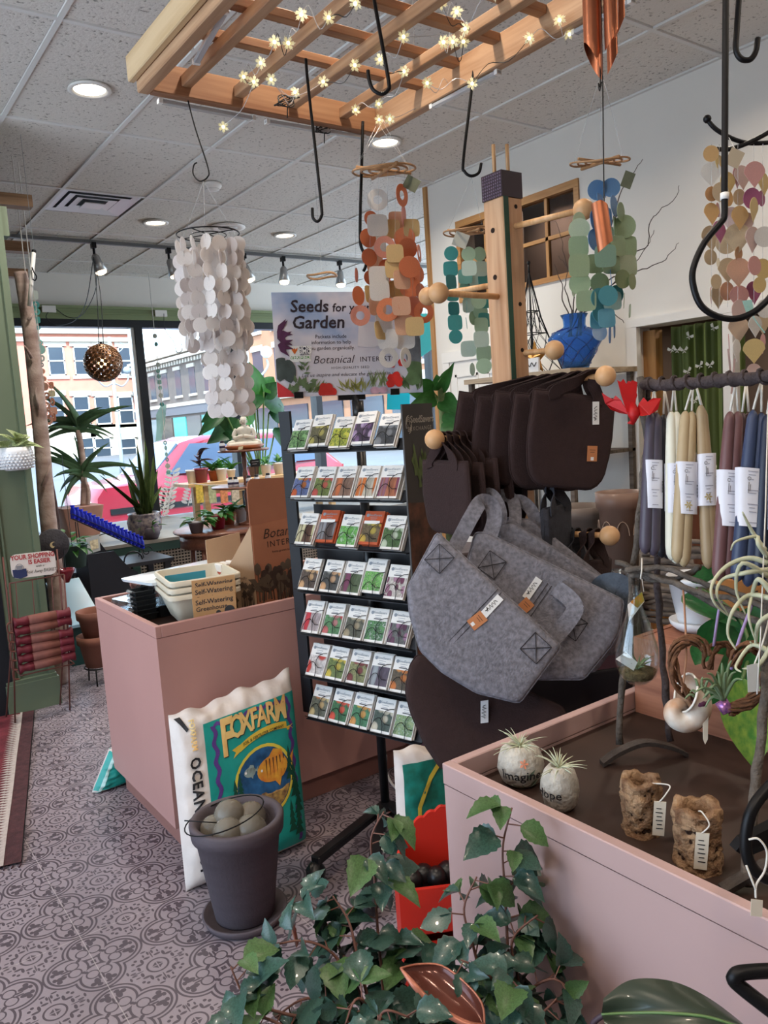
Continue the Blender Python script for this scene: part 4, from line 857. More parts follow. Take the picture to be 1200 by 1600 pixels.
ROWS=[[('leaf','3f6b3a','6e9a5e','1f3a22','dark green kale'),('round','a8a24a','c8bd6a','4a4a2a','a pale green squash'),('leaf','7d8a2e','b3b040','3a4418','yellow green beans'),('bean','6d4f7d','b09cc0','3a2c48','purple beans'),('round','7d8288','9aa0a6','40444a','grey broccoli heads')],
[('round','c8402a','d8b030','5a6a9a','a red and yellow flower'),('round','c04848','d88050','6a7a3a','red and pink beets'),('long','c8683a','d88a5a','8a6a5a','short orange carrots'),('stick','d8702a','e09050','c0b8a8','slim orange carrots'),('stick','8a3a5a','e0d4d8','b06a4a','rainbow coloured carrots')],
[('stick','d8cfa0','efe8c8','5a3a2a','white corn ears'),('stick','8a8a90','b4b4b4','5a4a48','grey cucumbers in an orange envelope'),('leaf','4a8a3a','6aa850','c8d0c8','one large green leaf'),('round','d8b048','a8b860','6a5a40','yellow squashes in an orange envelope'),('round','c8d8b8','e8ece0','4a6a3a','a pale kohlrabi')],
[('round','d8a878','e8c898','5a4a40','cut melons'),('round','e0a870','a8a8a0','4a4a48','melons with orange flesh'),('long','7a3a5a','9a5a72','5a6a4a','dark purple okra pods'),('leaf','4a8a3a','7ab060','c8c0b0','green pea pods'),('bean','7a3a58','b88aa0','d0c8c0','purple striped garlic')],
[('long','c82a3a','e05a5a','b8a8a8','long red peppers'),('round','c84a4a','e8e0d8','5a8a5a','a white bowl of peppers'),('round','a89878','c8bca0','5a5a4a','beige root vegetables'),('leaf','2f5a34','5a8a54','c8d0c8','dark spinach leaves'),('bean','5a2a48','a87a98','6a6a68','purple radicchio')],
[('round','d8382a','e85a40','d8d0cc','big red tomatoes'),('round','d8c040','e8d868','6a7a3a','yellow tomatoes'),('round','7a2f2a','a05048','8a8a58','dark tomatoes in a basket'),('long','9aa0a4','c8ccd0','5a4a5a','pale grey eggplants'),('round','d8782a','e89a48','5a4a30','small orange tomatoes')],
[('round','d8c890','d8884a','6a6a58','mixed pale and orange blooms'),('round','e0482a','e86a3a','2f6a34','scarlet nasturtium flowers'),('round','e0984a','d8b848','3a7a4a','orange marigolds'),('round','d8d0b8','b8b098','3a4a38','small white flowers'),('leaf','5a7a4a','8a9a6a','c0c8b8','grey green foliage')]]
RN=['top','second','third','fourth','fifth','sixth','bottom']
R3=Matrix((tuple((ru_.x,upv.x,nv.x)),tuple((ru_.y,upv.y,nv.y)),tuple((ru_.z,upv.z,nv.z)))).to_4x4()
for r,row in enumerate(ROWS):
    for c,(kd,c1,c2,c3,lb) in enumerate(row):
        a=.053+.1*c; p=rp(a,-.018,ZR[r]+.002); jit=rnd.uniform(-.004,.004); tall=.0
        extra=1+((r*5+c*3)%3)
        if (r,c) in ((0,1),(0,3),(2,1),(2,3),(3,3)): tall=.014
        t=thing('seed_packet','seed packet picturing %s, %s rack row'%(lb,RN[r]),'seed packet',p,'seed packets on the rack'); org='orange env' in lb
        Mx=Matrix.Translation(p+ru_*jit+upv*tall+nv*.004)@R3@Matrix.Rotation(rnd.uniform(-.02,.02),4,'Z')
        inst(pk_body,'envelope',t,Mx,M_pko if org else None); o=inst(pk_pic,'picture',t,Mx,photo(kd,(c1,c2,c3),1 if 'big' not in lb and 'one' not in lb else .6))
        inst(pk_txt,'heading',t,Mx); inst(pk_nm,'name_line',t,Mx)
        if org: inst(pk_or,'title_plate',t,Mx)
        for e in range(extra): inst(pk_body,'envelope',t,Matrix.Translation(-nv*.0085*(e+1)+upv*rnd.uniform(0,.006)+ru_*rnd.uniform(0,.006))@Mx,M_pko if org else None)
        inst(wire,'wire_pocket',rk,Matrix.Translation(p+nv*.004)@R3)
# ---- seeds sign
TL,BL_,BR_,TR_=D(423,457,2.80),D(434,621,2.82),D(660,611,2.93),D(652,455,2.91)
BR_=BL_+(TR_-TL)*1.0; su=(TR_-TL).normalized(); sv_=(TL-BL_); sv_=(sv_-su*sv_.dot(su)).normalized(); sW=(TR_-TL).length; sH=(TL-BL_).length; sn_=su.cross(sv_)
sg=thing('seed_sign','large printed board reading Seeds for your Garden above the packet rack','sign',TL.lerp(BR_,.5))
def sq(u,v,d=0): return BL_+su*(u*sW)+sv_*(v*sH)+sn_*d
def sky_mat():
    N=NT('sign_sky'); co=N.coord((3,3,3)); nz=N.n('TexNoise'); nz.inputs['Scale'].default_value=1.2; nz.inputs['Detail'].default_value=4; N.l(co,nz.inputs['Vector']); N.l(N.ramp(nz.outputs['Fac'],[(.38,lin('7f97bd')),(.55,lin('c5c3cd'))]),N.b.inputs['Base Color']); N.b.inputs['Roughness'].default_value=.4; return N.m
MB().prism([sq(0,0,-.006),sq(1,0,-.006),sq(1,1,-.006),sq(0,1,-.006)],sn_*.007).obj('board',sky_mat(),sg)
pd=MB(); D1=.0022
def stx(m,t,size,u,v,al='C',b=0,sh=0,sp_=1,w_=1): m.text(t,size*.56,sq(u,v,D1),su,sv_,al,b,sh,sp_,w_)
stx(pd,'Seeds',.107,.245,.86,'C',.02,.12); stx(pd,'for your',.074,.53,.845,'C',.012,.1); stx(pd,'Garden',.112,.30,.705,'C',.02,.12)
for k,s in enumerate(('Packets include','information to help','you garden organically.')): stx(pd,s,.033,.38,.57-.056*k,'C')
pd.obj('lettering',mat('sign_ink','1f1826',.5),sg)
pd=MB(); stx(pd,'Botanical',.072,.385,.345,'C',-.006,.32); stx(pd,'INTERESTS',.045,.69,.34,'C',0,0,1.1); stx(pd,'HIGH-QUALITY SEED',.022,.50,.265,'C',0,0,1.25); stx(pd,'Let us inspire and educate the gardener in you.',.032,.505,.20,'C',0,.25,1.05)
pd.obj('brand_lettering',mat('sign_ink2','3a333d',.5),sg)
MB().prism([sq(.095,.33,D1),sq(.235,.335,D1),sq(.235,.485,D1),sq(.095,.485,D1)],sn_*.0006).obj('badge',mat('badge_white','dfe0dc',.5),sg)
m=MB().prism([sq(.165,.395,.003),sq(.228,.395,.003),sq(.228,.478,.003),sq(.165,.478,.003)],sn_*.0004); bo=m.obj('badge_square',mat('badge_navy','20253a',.5),sg)
MB().text('NON',.022,sq(.197,.458,.0036),su,sv_,'C',.02).text('GMO',.022,sq(.197,.43,.0036),su,sv_,'C',.02).text('Project',.011,sq(.197,.407,.0036),su,sv_,'C',.0).obj('badge_lettering',M_white,bo)
MB().prism([sq(.10,.36,.003),sq(.23,.36,.003),sq(.23,.388,.003),sq(.10,.388,.003)],sn_*.0004).obj('badge_band',mat('badge_green','4c8a3c',.5),sg)
MB().text('VERIFIED',.018,sq(.165,.374,.0036),su,sv_,'C',.02).obj('badge_band_lettering',M_white,bo)
m=MB(); c=(.13,.435)
for s in (-1,0,1): m.add([sq(c[0],c[1]-.03,.0032),sq(c[0]+.01*s-.008,c[1]+.01,.0032),sq(c[0]+.02*s,c[1]+.035,.0032),sq(c[0]+.01*s+.008,c[1]+.01,.0032)],[(0,1,2,3)])
m.obj('badge_butterfly',mat('badge_orange','d8702a',.5),sg)
# printed vegetables round the edge
def blob(m,u,v,ru,rv,d=.003,n=14,j=.12):
    m.add([sq(min(.998,max(.002,u+ru*math.cos(a)*(1+rnd.uniform(-j,j)))),min(.998,max(.002,v+rv*math.sin(a)*(1+rnd.uniform(-j,j)))),d) for a in [i*2*PI/n for i in range(n)]],[tuple(range(n))])
def leafp(m,u,v,ang,l,w_,d=.003):
    ca,sa=math.cos(ang),math.sin(ang); f=lambda x,y:(min(.998,max(.002,u+(x*ca-y*sa))),min(.998,max(.002,v+(x*sa+y*ca)*sW/sH)))
    m.add([sq(*f(0,0),d),sq(*f(l*.4,w_),d),sq(*f(l,0),d),sq(*f(l*.4,-w_),d)],[(0,1,2,3)])
def pr(nm,col,fn,var=.3):
    m=MB(); fn(m); m.obj(nm,mat('sp_'+nm,col,.5,var=var,scale=30),sg)
pr('basil_print','4a1f45',lambda m:[leafp(m,.02,.62-.06*(k%3),rnd.uniform(-.9,1.2),.11,.018,.003+.0001*k) for k in range(12)])
pr('squash_print','3f4a48',lambda m:[blob(m,.03,.27,.05,.12,.003),blob(m,.085,.25,.045,.11,.0033)])
pr('watermelon_print','c03038',lambda m:m.add([sq(0,0,.0036),sq(.11,0,.0036),sq(.10,.04,.0036),sq(.0,.15,.0036)],[(0,1,2,3)]),.1)
pr('greens_print','5a6e4a',lambda m:[leafp(m,rnd.uniform(.08,.24),rnd.uniform(.03,.16),rnd.uniform(0,PI),.06,.014,.0031+.00005*k) for k in range(22)]+[leafp(m,rnd.uniform(.17,.21),rnd.uniform(.2,.32),rnd.uniform(0,PI),.05,.008,.0031) for k in range(8)])
pr('asparagus_print','6d7a4c',lambda m:[leafp(m,.2+.01*k,.03,rnd.uniform(.6,1.2),.1,.009,.0034) for k in range(9)])
pr('tomato_print','b8281f',lambda m:[blob(m,.30+.035*(k%3)+.01*(k//3),.035+.045*(k//3),.028,.042,.0036+.0001*k,14,.03) for k in range(5)],.15)
pr('herb_print','8a8a4a',lambda m:[leafp(m,rnd.uniform(.43,.60),rnd.uniform(.01,.07),rnd.uniform(.4,2.6),.08,.006,.0033) for k in range(26)])
pr('onion_stem_print','7f8f60',lambda m:[leafp(m,.62+.012*k,.06,rnd.uniform(.9,2.0),.13,.007,.0033) for k in range(14)])
pr('turnip_print','b993a3',lambda m:[blob(m,.66,.03,.035,.04,.0037),blob(m,.72,.035,.03,.035,.0038)])
pr('flower_print','c62a24',lambda m:[blob(m,.80+.03*math.cos(k),.13+.04*math.sin(k*1.7),.028,.04,.0038+.0001*k) for k in range(7)]+[blob(m,.86,.30,.03,.04),blob(m,.79,.27,.02,.02)],.15)
pr('slate_print','6a7078',lambda m:[blob(m,.95,.42,.06,.2,.0028)])
pr('broccoli_print','55704a',lambda m:[blob(m,.95+.02*math.cos(k*2),.2+.06*math.sin(k*2.3),.05,.07,.0034+.0001*k) for k in range(6)]+[leafp(m,rnd.uniform(.86,.98),rnd.uniform(.02,.1),rnd.uniform(.8,2.2),.1,.014,.0034) for k in range(14)])
MB().prism([sq(.56,.47,.0025),sq(.68,.45,.0025),sq(.70,.70,.0025),sq(.575,.72,.0025)],sn_*.0003).prism([sq(.66,.46,.0026),sq(.76,.47,.0026),sq(.76,.70,.0026),sq(.66,.70,.0026)],sn_*.0003).obj('paper_print',mat('paper_print','c9c6cb',.5),sg)
for u in (.14,.80): MB().prism([sq(u-.03,-.015,-.008),sq(u+.03,-.015,-.008),sq(u+.03,.045,-.008),sq(u-.03,.045,-.008)],sn_*.014).obj('clip',M_black,sg)
MB().box(sq(.5,-.02,-.01),(.10,.02,.02),(su,sv_,sn_)).tube([sq(.52,-.02,-.012),(1.61,2.36,1.60)],.013,8).obj('bracket',M_black,sg)
# ================================================================ PEG POST
M_fir=wood('fir_post','d0a680','b07f58',.5,'z',2.2,knots=4); K=D(791,440,2.24); pw=.078; PCx,PCy=K.x+pw/2,K.y+pw/2; ptop=2.215
post=thing('peg_post','tall square fir post with dark cap and ball ended pegs holding felt bags','display post',(PCx,PCy,0))
MB().b2((K.x,K.y,0),(K.x+pw,K.y+pw,ptop-.07),bev=.003).obj('shaft',M_fir,post)
MB().b2((K.x-.0015,K.y-.0015,ptop-.07),(K.x+pw+.0015,K.y+pw+.0015,ptop)).obj('cap_band',None or mat('cap_dark','3a2a34',.35),post)
m=MB()
for i in range(9):
    for j in range(8):
        y=K.y+.004+i*.0085; z=ptop-.066+j*.0085; m.ball((K.x-.001,y,z),.0032,5,4)
m.obj('cap_scales',mat('cap_silver','8f7f92',.3,.5),post)['kind']='stuff'
MB().b2((K.x+.004,K.y-.0015,0),(K.x+.022,K.y+.001,ptop-.07)).obj('green_stripe',mat('dark_green_tape','1f4a38',.5),post)
MB().b2((PCx+.5,PCy+.5,-1),(PCx+.5,PCy+.5,-1))
for dx,dy in ((-.014,.012),(.022,-.006)): MB().tube([(PCx+dx,PCy+dy,ptop),(PCx+dx,PCy+dy,ptop+.085)],.0055,8).obj('top_dowel',M_dowel,post,True)
mh=MB()
for z in (2.06,1.93,1.62,1.43,1.34,1.2):
    mh.lathe((K.x-.0005,PCy+.004,z),[(0,0),(.0075,0),(.0075,.001)],12,(V((0,1,0)),V((0,0,1)),V((-1,0,0))))
for z in (2.12,1.85,1.72,1.52): mh.lathe((PCx+.012,K.y-.0005,z),[(0,0),(.006,0),(.006,.001)],12,(V((1,0,0)),V((0,0,1)),V((0,-1,0))))
mh.obj('peg_holes',mat('hole_dark','24140c',.9),post)['kind']='stuff'
M_ballw=mat('ball_wood','cfa173',.45,var=.1,scale=25,bump=.04)
def peg(z0,dirv,L,rise=0,r=.028,at_=None):
    a=V((PCx,PCy,z0)); b=a+V(dirv).normalized()*L+V((0,0,rise)); s=a.lerp(b,.1)
    p=MB().tube([s,b],.0085,10).obj('peg',M_dowel,post,True); MB().ball(b,r,20).obj('peg_ball',M_ballw,p,True)
    return b
def zat(px,py,dv,L):   # height of a peg from where its ball shows
    q=V((PCx,PCy,0))+V(dv).normalized()*L; r=ray(px,py); t=((q.x*_f.x+q.y*_f.y))/((r.x*_f.x+r.y*_f.y)); return CAMH+r.z*t
PEGS={}
for nm,(px,py,dv,L) in dict(lu=(697,457,(-1,-.05,0),.27),lb=(668,463,(-.33,1,0),.27),ru=(902,328,(.22,-1,0),.25),rm=(850,548,(.62,-1,0),.13),rb=(937,588,(.2,-1,0),.30),rl=(938,838,(.25,-1,0),.29),ll=(686,686,(-1,.05,0),.29),lg=(731,797,(-1,-.22,0),.25)).items():
    PEGS[nm]=peg(zat(px,py,dv,L),dv,L)
# ---------------------------------------------------------------- felt bags
M_brown=mat('brown_felt','301f1e',.95,var=.12,scale=60,bump=.25,bscale=220); M_grey=mat('grey_felt','77767f',.95,var=.34,scale=95,bump=.35,bscale=200); M_char=mat('charcoal_felt','33343c',.95,var=.2,scale=50,bump=.3,bscale=200)
M_leather=mat('leather_patch','b5754a',.7); M_tagw=mat('tag_white','dcdcdc',.6); M_thread=mat('dark_thread','26242a',.8)
def outline(w,h,n=5):
    pts=[(-w/2,0),(w/2,0)]; 
    for k in range(n+1):
        t=k/n; pts.append((w/2*(1.03-.02*t),-h*(.42+.2*t)))
    for k in range(n+1):
        a=k/n*PI/2; pts.append((w*.26+w*.24*math.cos(a)*.95,-h*.72-h*.28*math.sin(a)))
    for k in range(n+1):
        a=PI/2+k/n*PI/2; pts.append((-w*.26+w*.24*math.cos(a)*.95,-h*.72-h*.28*math.sin(a)))
    for k in range(n+1):
        t=1-k/n; pts.append((-w/2*(1.03-.02*t),-h*(.42+.2*t)))
    return pts
def felt(name,label,O,x,y,w,h,m,th=.022,peg_=None,group=None,tagp=None,patch=None,pts=None,handle=.32,x2=None,seam=False,hw=.032,xst=None,loose=None,hs=1):
    """O = middle of the top edge, x along it, y upward in the bag's plane"""
    x=V(x).normalized(); y=V(y); y=(y-x*y.dot(x)).normalized(); nz_=x.cross(y); t=thing(name,label,'bag',O,group)
    if nz_.dot(CP-V(O))<0: nz_=-nz_
    pts=pts or outline(w,h); cx=sum(p[0] for p in pts)/len(pts); cy=sum(p[1] for p in pts)/len(pts)
    def L(a,b,c=0): return V(O)+x*a+y*b+nz_*c
    vs=[];fs=[];n=len(pts); prof=[(1,0.0),(.97,.7),(.9,.9),(.6,1.0),(.25,1.0)]
    ring=[]
    for s,o in prof: ring.append([L(cx+(a-cx)*s,cy+(b-cy)*s,o*th/2+.0015*math.sin(9*a/w+3)*math.cos(8*b/h)) for a,b in pts])
    back=[]
    for s,o in prof[1:]: back.append([L(cx+(a-cx)*s,cy+(b-cy)*s,-o*th/2) for a,b in pts])
    for R in ring+back: vs+=R
    for i in range(len(ring)-1):
        for k in range(n): fs.append((i*n+k,i*n+(k+1)%n,(i+1)*n+(k+1)%n,(i+1)*n+k))
    c=len(ring)-1; fs.append(tuple(c*n+k for k in range(n)))
    for i in range(len(back)):
        a=0 if i==0 else len(ring)+i-1; b=len(ring)+i
        for k in range(n): fs.append((a*n+(k+1)%n,a*n+k,b*n+k,b*n+(k+1)%n))
    fs.append(tuple((len(ring)+len(back)-1)*n+k for k in range(n))[::-1]); mb=MB(); mb.add(vs,fs); mb.obj('body',m,t,True)
    e=MB(); e.tube([L(p[0],p[1]) for p in pts],.0022,5,closed=True); e.obj('edge_seam',m,t,True)
    # handles
    if peg_ is not None:
        pl=V(peg_)
        for sd in (1,-1):
            pk=pl+V((0,0,.012))+nz_*(.012*sd); a=handle*w
            P=bez([L(-a,-.02,sd*(th/2+.001)),L(-a*1.0,.0,sd*th*.52),L(-a*.8,0,sd*th*.5).lerp(pk,.55)-x*.0,pk-x*.016-y*.006,pk,pk+x*.016-y*.006,L(a*.8,0,sd*th*.5).lerp(pk,.55),L(a,0,sd*th*.52),L(a,-.02,sd*(th/2+.001))],5)
            mb=MB()
            for q_ in range(len(P)):
                tg=(P[min(q_+1,len(P)-1)]-P[max(q_-1,0)]).normalized(); wdv=nz_.cross(tg)*(1-.0)+nz_*0; f=min(1,max(0,((P[q_]-V(O)).dot(y)-.01)/.05)); wdv=(wdv*(1-.55*f)+nz_*.85*f).normalized(); pn=tg.cross(wdv)
                mb.v+=[tuple(P[q_]+wdv*hw/2+pn*.0015),tuple(P[q_]-wdv*hw/2+pn*.0015),tuple(P[q_]-wdv*hw/2-pn*.0015),tuple(P[q_]+wdv*hw/2-pn*.0015)]
            for q_ in range(len(P)-1):
                for k in range(4): mb.f.append((q_*4+k,q_*4+(k+1)%4,(q_+1)*4+(k+1)%4,(q_+1)*4+k)); mb.m.append(0)
            mb.obj('handle',m,t,'auto')
    o=th/2+.0025
    if tagp:
        a,b,an=tagp; ca,sa=math.cos(an),math.sin(an); dx=x*ca+y*sa; dy=y*ca-x*sa
        tg=MB().box(L(a,b,o),(.02,.062,.0012),(dx,dy,nz_)).obj('brand_tag',M_tagw,t); MB().tube([L(a,b,o+.0009)+dy*(-.018+.003*i)+dx*(.0045*math.sin(i*2.3)-.002*(i%3)) for i in range(13)],.0008,4).tube([L(a,b,o+.0009)+dy*(-.020+.004*i)-dx*(.004-.002*(i%2)) for i in range(3)],.0012,4).obj('tag_scribble',M_ink,tg)
    if patch:
        a,b,an=patch; ca,sa=math.cos(an),math.sin(an); dx=x*ca+y*sa; dy=y*ca-x*sa
        tg=MB().box(L(a,b,o),(.03,.042,.0018),(dx,dy,nz_)).obj('leather_tag',M_leather,t); MB().box(L(a,b,o+.001)-dy*.014,(.009,.009,.0004),(dx,dy,nz_)).obj('tag_sticker',M_tagw,tg)
        MB().box(L(a,b,o+.001)+dy*.010,(.018,.0012,.0003),(dx,dy,nz_)).box(L(a,b,o+.001)+dy*.004,(.014,.0012,.0003),(dx,dy,nz_)).obj('tag_lines',M_ink,tg)
    if seam:
        for s in (-.006,.006): MB().tube([L(s+w*.02,-.004,th*.5+.0012),L(s+w*.02,-h*.5,th*.5+.0018),L(s+w*.02,-h*.97,th*.35)],.0009,4).obj('seam_line',M_thread,t)
    if xst:
        for a,b in xst:
            m2=MB(); q=[L(a-.026,b,o),L(a+.026,b,o),L(a+.026,b-.055,o),L(a-.026,b-.055,o)]
            for i in range(4): m2.tube([q[i],q[(i+1)%4]],.0011,4)
            m2.tube([q[0],q[2]],.0011,4).tube([q[1],q[3]],.0011,4); m2.obj('cross_stitching',M_thread,t)['kind']='stuff'
    return t,L,nz_
# brown stack on the upper right peg
pe=PEGS['rb']; ax_=V((.2,-1,0)).normalized(); wx=V((.92,-.32,0)).normalized()
for k in range(5):
    s=.045+.048*k; pp=pe-ax_*s; ang=-.17+rnd.uniform(-.03,.03)*(k>0); x=wx*math.cos(ang)+V((0,0,1))*math.sin(ang); y=V((0,0,1))*math.cos(ang)-wx*math.sin(ang)
    O=pp-y*(.05+.004*(k%2))-x*(.04+.012*k)
    felt('felt_bag',('front brown felt bag with tag and leather patch on the upper right peg','second brown felt bag from the front on the upper right peg','third brown felt bag from the front on the upper right peg','fourth brown felt bag from the front on the upper right peg','rearmost brown felt bag on the upper right peg')[k],O,x,y,.25,.255,M_brown,.022,pp,'brown felt bags on the upper right peg',(.062,-.045,.13) if k==0 else None,(.065,-.155,.08) if k==0 else None,handle=.26)
# brown stack on the left peg
pe=PEGS['ll']; ax_=V((-1,.05,0)).normalized(); wx=V((0,-1,0))
for k in range(5):
    s=.03+.045*k; pp=pe-ax_*s; ang=rnd.uniform(-.05,.05); x=(wx+V((-.15+.05*k,0,0))).normalized(); y=V((0,0,1))
    felt('felt_bag',('outermost dark brown felt bag on the left peg','second dark brown felt bag on the left peg','third dark brown felt bag on the left peg','fourth dark brown felt bag on the left peg','dark brown felt bag against the post on the left peg')[k],pp-V((0,0,.062+.008*(k%2)))+V((0,.0,0)),x,y,.235,.205,M_brown,.02,pp,'brown felt bags on the left peg',handle=.27)
# large grey bags on the front left peg (hanging askew by one handle)
def felt_px(label,A,B,Cm,dA,dB,dC,m,pg,pts_px=None,**kw):
    a=D(*A,dA); b=D(*B,dB); c=D(*Cm,dC); x=(b-a); w=x.length; x.normalize(); O=a.lerp(b,.5); y=-(c-O); y=(y-x*y.dot(x)); h=y.length; y.normalize(); n=x.cross(y)
    pts=None
    if pts_px:
        pts=[]
        for px,py in pts_px:
            r=ray(px,py); q=CP+r*((O-CP).dot(n)/r.dot(n))-O; pts.append((q.dot(x),q.dot(y)))
        # round the outline
        P=[V((p[0],p[1],0)) for p in pts]; Q=[]
        for i in range(len(P)):
            p0,p1,p2=P[i-1],P[i],P[(i+1)%len(P)]; d0=min(.011,(p0-p1).length*.25); d1=min(.011,(p2-p1).length*.25)
            A_=p1+(p0-p1).normalized()*d0; B_=p1+(p2-p1).normalized()*d1
            for t in (0,.5,1): q=(A_*(1-t)+p1*t)*(1-t)+(p1*(1-t)+B_*t)*t; Q.append((q.x,q.y))
        pts=Q
    return felt('felt_bag',label,O,x,y,w,h,m,peg_=pg,pts=pts,**kw),w,h
pg=PEGS['lg']
P1=[(683,831),(878,1010),(812,1099),(745,1083),(690,1050),(656,1016),(640,960),(636,918)]
off=lambda P,dx,dy:[(p[0]+dx,p[1]+dy) for p in P]
(g1,L1,n1),w1,h1=felt_px('front large grey felt bag tilted on the left front peg, with white tag',(683,831),(878,1010),(735,1085),2.02,1.93,1.93,M_grey,None,P1,group='large grey felt bags on the front peg',tagp=(.020,-.045,-.0),patch=(.018,-.096,-.15),seam=True,xst=((-.155,-.02),(.165,-.02)),th=.022)
felt_px('second large grey felt bag from the front, with white tag and leather patch',(748,835),(965,985),(800,1060),2.08,2.02,2.02,M_grey,None,[(742,832),(760,832),(975,938),(968,985),(955,1010),(912,1062),(840,1062),(780,1040),(735,1000),(715,930)],group='large grey felt bags on the front peg',tagp=(-.022,-.038,.0),patch=(-.012,-.088,-.2),xst=((.115,-.03),(-.14,-.02)),th=.022,seam=True)
felt_px('third large grey felt bag from the front, mostly hidden',(770,830),(975,945),(830,1040),2.13,2.1,2.1,M_grey,None,[(768,820),(800,815),(985,930),(985,975),(930,1050),(850,1045),(780,1000),(750,920)],group='large grey felt bags on the front peg',th=.03)
felt_px('rearmost large grey felt bag behind the tilted ones',(790,815),(985,935),(850,1030),2.18,2.15,2.15,M_grey,None,[(790,808),(830,812),(960,915),(990,950),(965,1020),(880,1040),(800,1000),(775,900)],group='large grey felt bags on the front peg',th=.025)
def strap(par,pxs,ds,w_,m,name='handle',vert=None):
    P=bez([D(x,y,d) for (x,y),d in zip(pxs,ds)],6); mb=MB(); n=len(P)
    for i in range(n):
        tg=(P[min(i+1,n-1)]-P[max(i-1,0)]).normalized(); vw=(CP-P[i]).normalized(); side=tg.cross(vw).normalized(); nn=side.cross(tg)
        if vert: side=(side*math.cos(vert*math.sin(PI*i/(n-1)))+nn*math.sin(vert*math.sin(PI*i/(n-1)))).normalized(); nn=side.cross(tg)
        mb.v+=[tuple(P[i]+side*w_/2+nn*.0017),tuple(P[i]-side*w_/2+nn*.0017),tuple(P[i]-side*w_/2-nn*.0017),tuple(P[i]+side*w_/2-nn*.0017)]
    for i in range(n-1):
        for k in range(4): mb.f.append((i*4+k,i*4+(k+1)%4,(i+1)*4+(k+1)%4,(i+1)*4+k)); mb.m.append(0)
    return mb.obj(name,m,par,'auto')
gb=[o for o in bpy.data.objects if o.name.startswith('felt_bag') and o.get('group')=='large grey felt bags on the front peg']
strap(gb[0],[(702,872),(718,842),(736,808),(752,784),(768,790),(772,815),(760,850)],[2.05,2.06,2.07,2.09,2.1,2.09,2.07],.040,M_grey)
strap(gb[1],[(752,862),(772,835),(782,808),(776,784),(764,772),(752,782)],[2.11,2.12,2.13,2.15,2.17,2.18],.036,M_grey)
strap(gb[1],[(868,918),(890,935),(898,952),(884,975),(862,1000)],[2.03,2.0,1.985,1.985,1.99],.042,M_grey)
strap(gb[2],[(795,850),(805,810),(800,780),(782,775),(768,800)],[2.12,2.16,2.2,2.22,2.2],.034,M_grey)
strap(gb[3],[(790,790),(812,782),(832,800),(836,830),(822,850),(808,850)],[2.22,2.2,2.19,2.19,2.19,2.2],.034,M_grey)
strap(gb[2],[(930,935),(945,915),(968,915),(980,935),(975,955)],[2.1,2.07,2.06,2.06,2.07],.06,mat('bluegrey_felt','56616f',.95,var=.2,scale=50,bump=.3,bscale=200))
# large brown bag at the bottom
(b1,Lb,nb_),wb_,hb_=felt_px('large dark brown felt bag with white tag hanging lowest, behind the grey bags',(650,1020),(870,1100),(700,1190),2.12,2.08,2.05,M_brown,None,[(652,1022),(760,1050),(880,1105),(900,1160),(760,1185),(705,1205),(688,1200),(664,1165),(642,1115),(633,1080),(640,1040)],group='large brown felt bags',th=.03)
tgp=D(757,1112,2.055); o=MB().box(tgp,(.02,.058,.002),(_r2*math.cos(.12)+_d3*math.sin(.12)*-1,(-_d3)*math.cos(.12)-_r2*math.sin(.12)*-1*0,-_f2)).obj('brand_tag',M_tagw,b1)
MB().tube([tgp-_f2*.002-_d3*(-.018+.003*i)+_r2*(.0045*math.sin(i*2.3)-.002*(i%3)) for i in range(13)],.0008,4).obj('tag_scribble',M_ink,o)
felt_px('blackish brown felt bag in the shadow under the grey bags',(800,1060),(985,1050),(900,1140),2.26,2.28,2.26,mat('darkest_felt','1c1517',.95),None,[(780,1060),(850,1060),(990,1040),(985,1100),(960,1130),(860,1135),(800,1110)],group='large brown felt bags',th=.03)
# dark bags on the lower right peg
pe=PEGS['rl']; ax_=V((.25,-1,0)).normalized(); wx=V((1,.25,0)).normalized()
for k,(mm,lb) in enumerate(((M_brown,'dark brown felt bag hanging on the lower right peg'),(M_char,'front charcoal felt bag on the lower right peg'),(M_char,'charcoal felt bag against the post on the lower right peg'))):
    pp=pe-ax_*(.06+.06*k); felt('felt_bag',lb,pp-V((0,0,.075-.0*k))+wx*(.01-.015*k),wx*math.cos(-.1)+V((0,0,1))*math.sin(-.1),(0,0,1),.23,.21,mm,.025,pp,'dark felt bags on the lower right peg',handle=.28)
pp=V((PCx+.06,PCy-.10,1.2)); felt('felt_bag','charcoal felt bag hanging between the upper and lower right pegs',D(868,790,2.2),wx,(0,0,1),.14,.22,M_char,.03,D(860,765,2.2),'dark felt bags on the lower right peg',handle=.3)
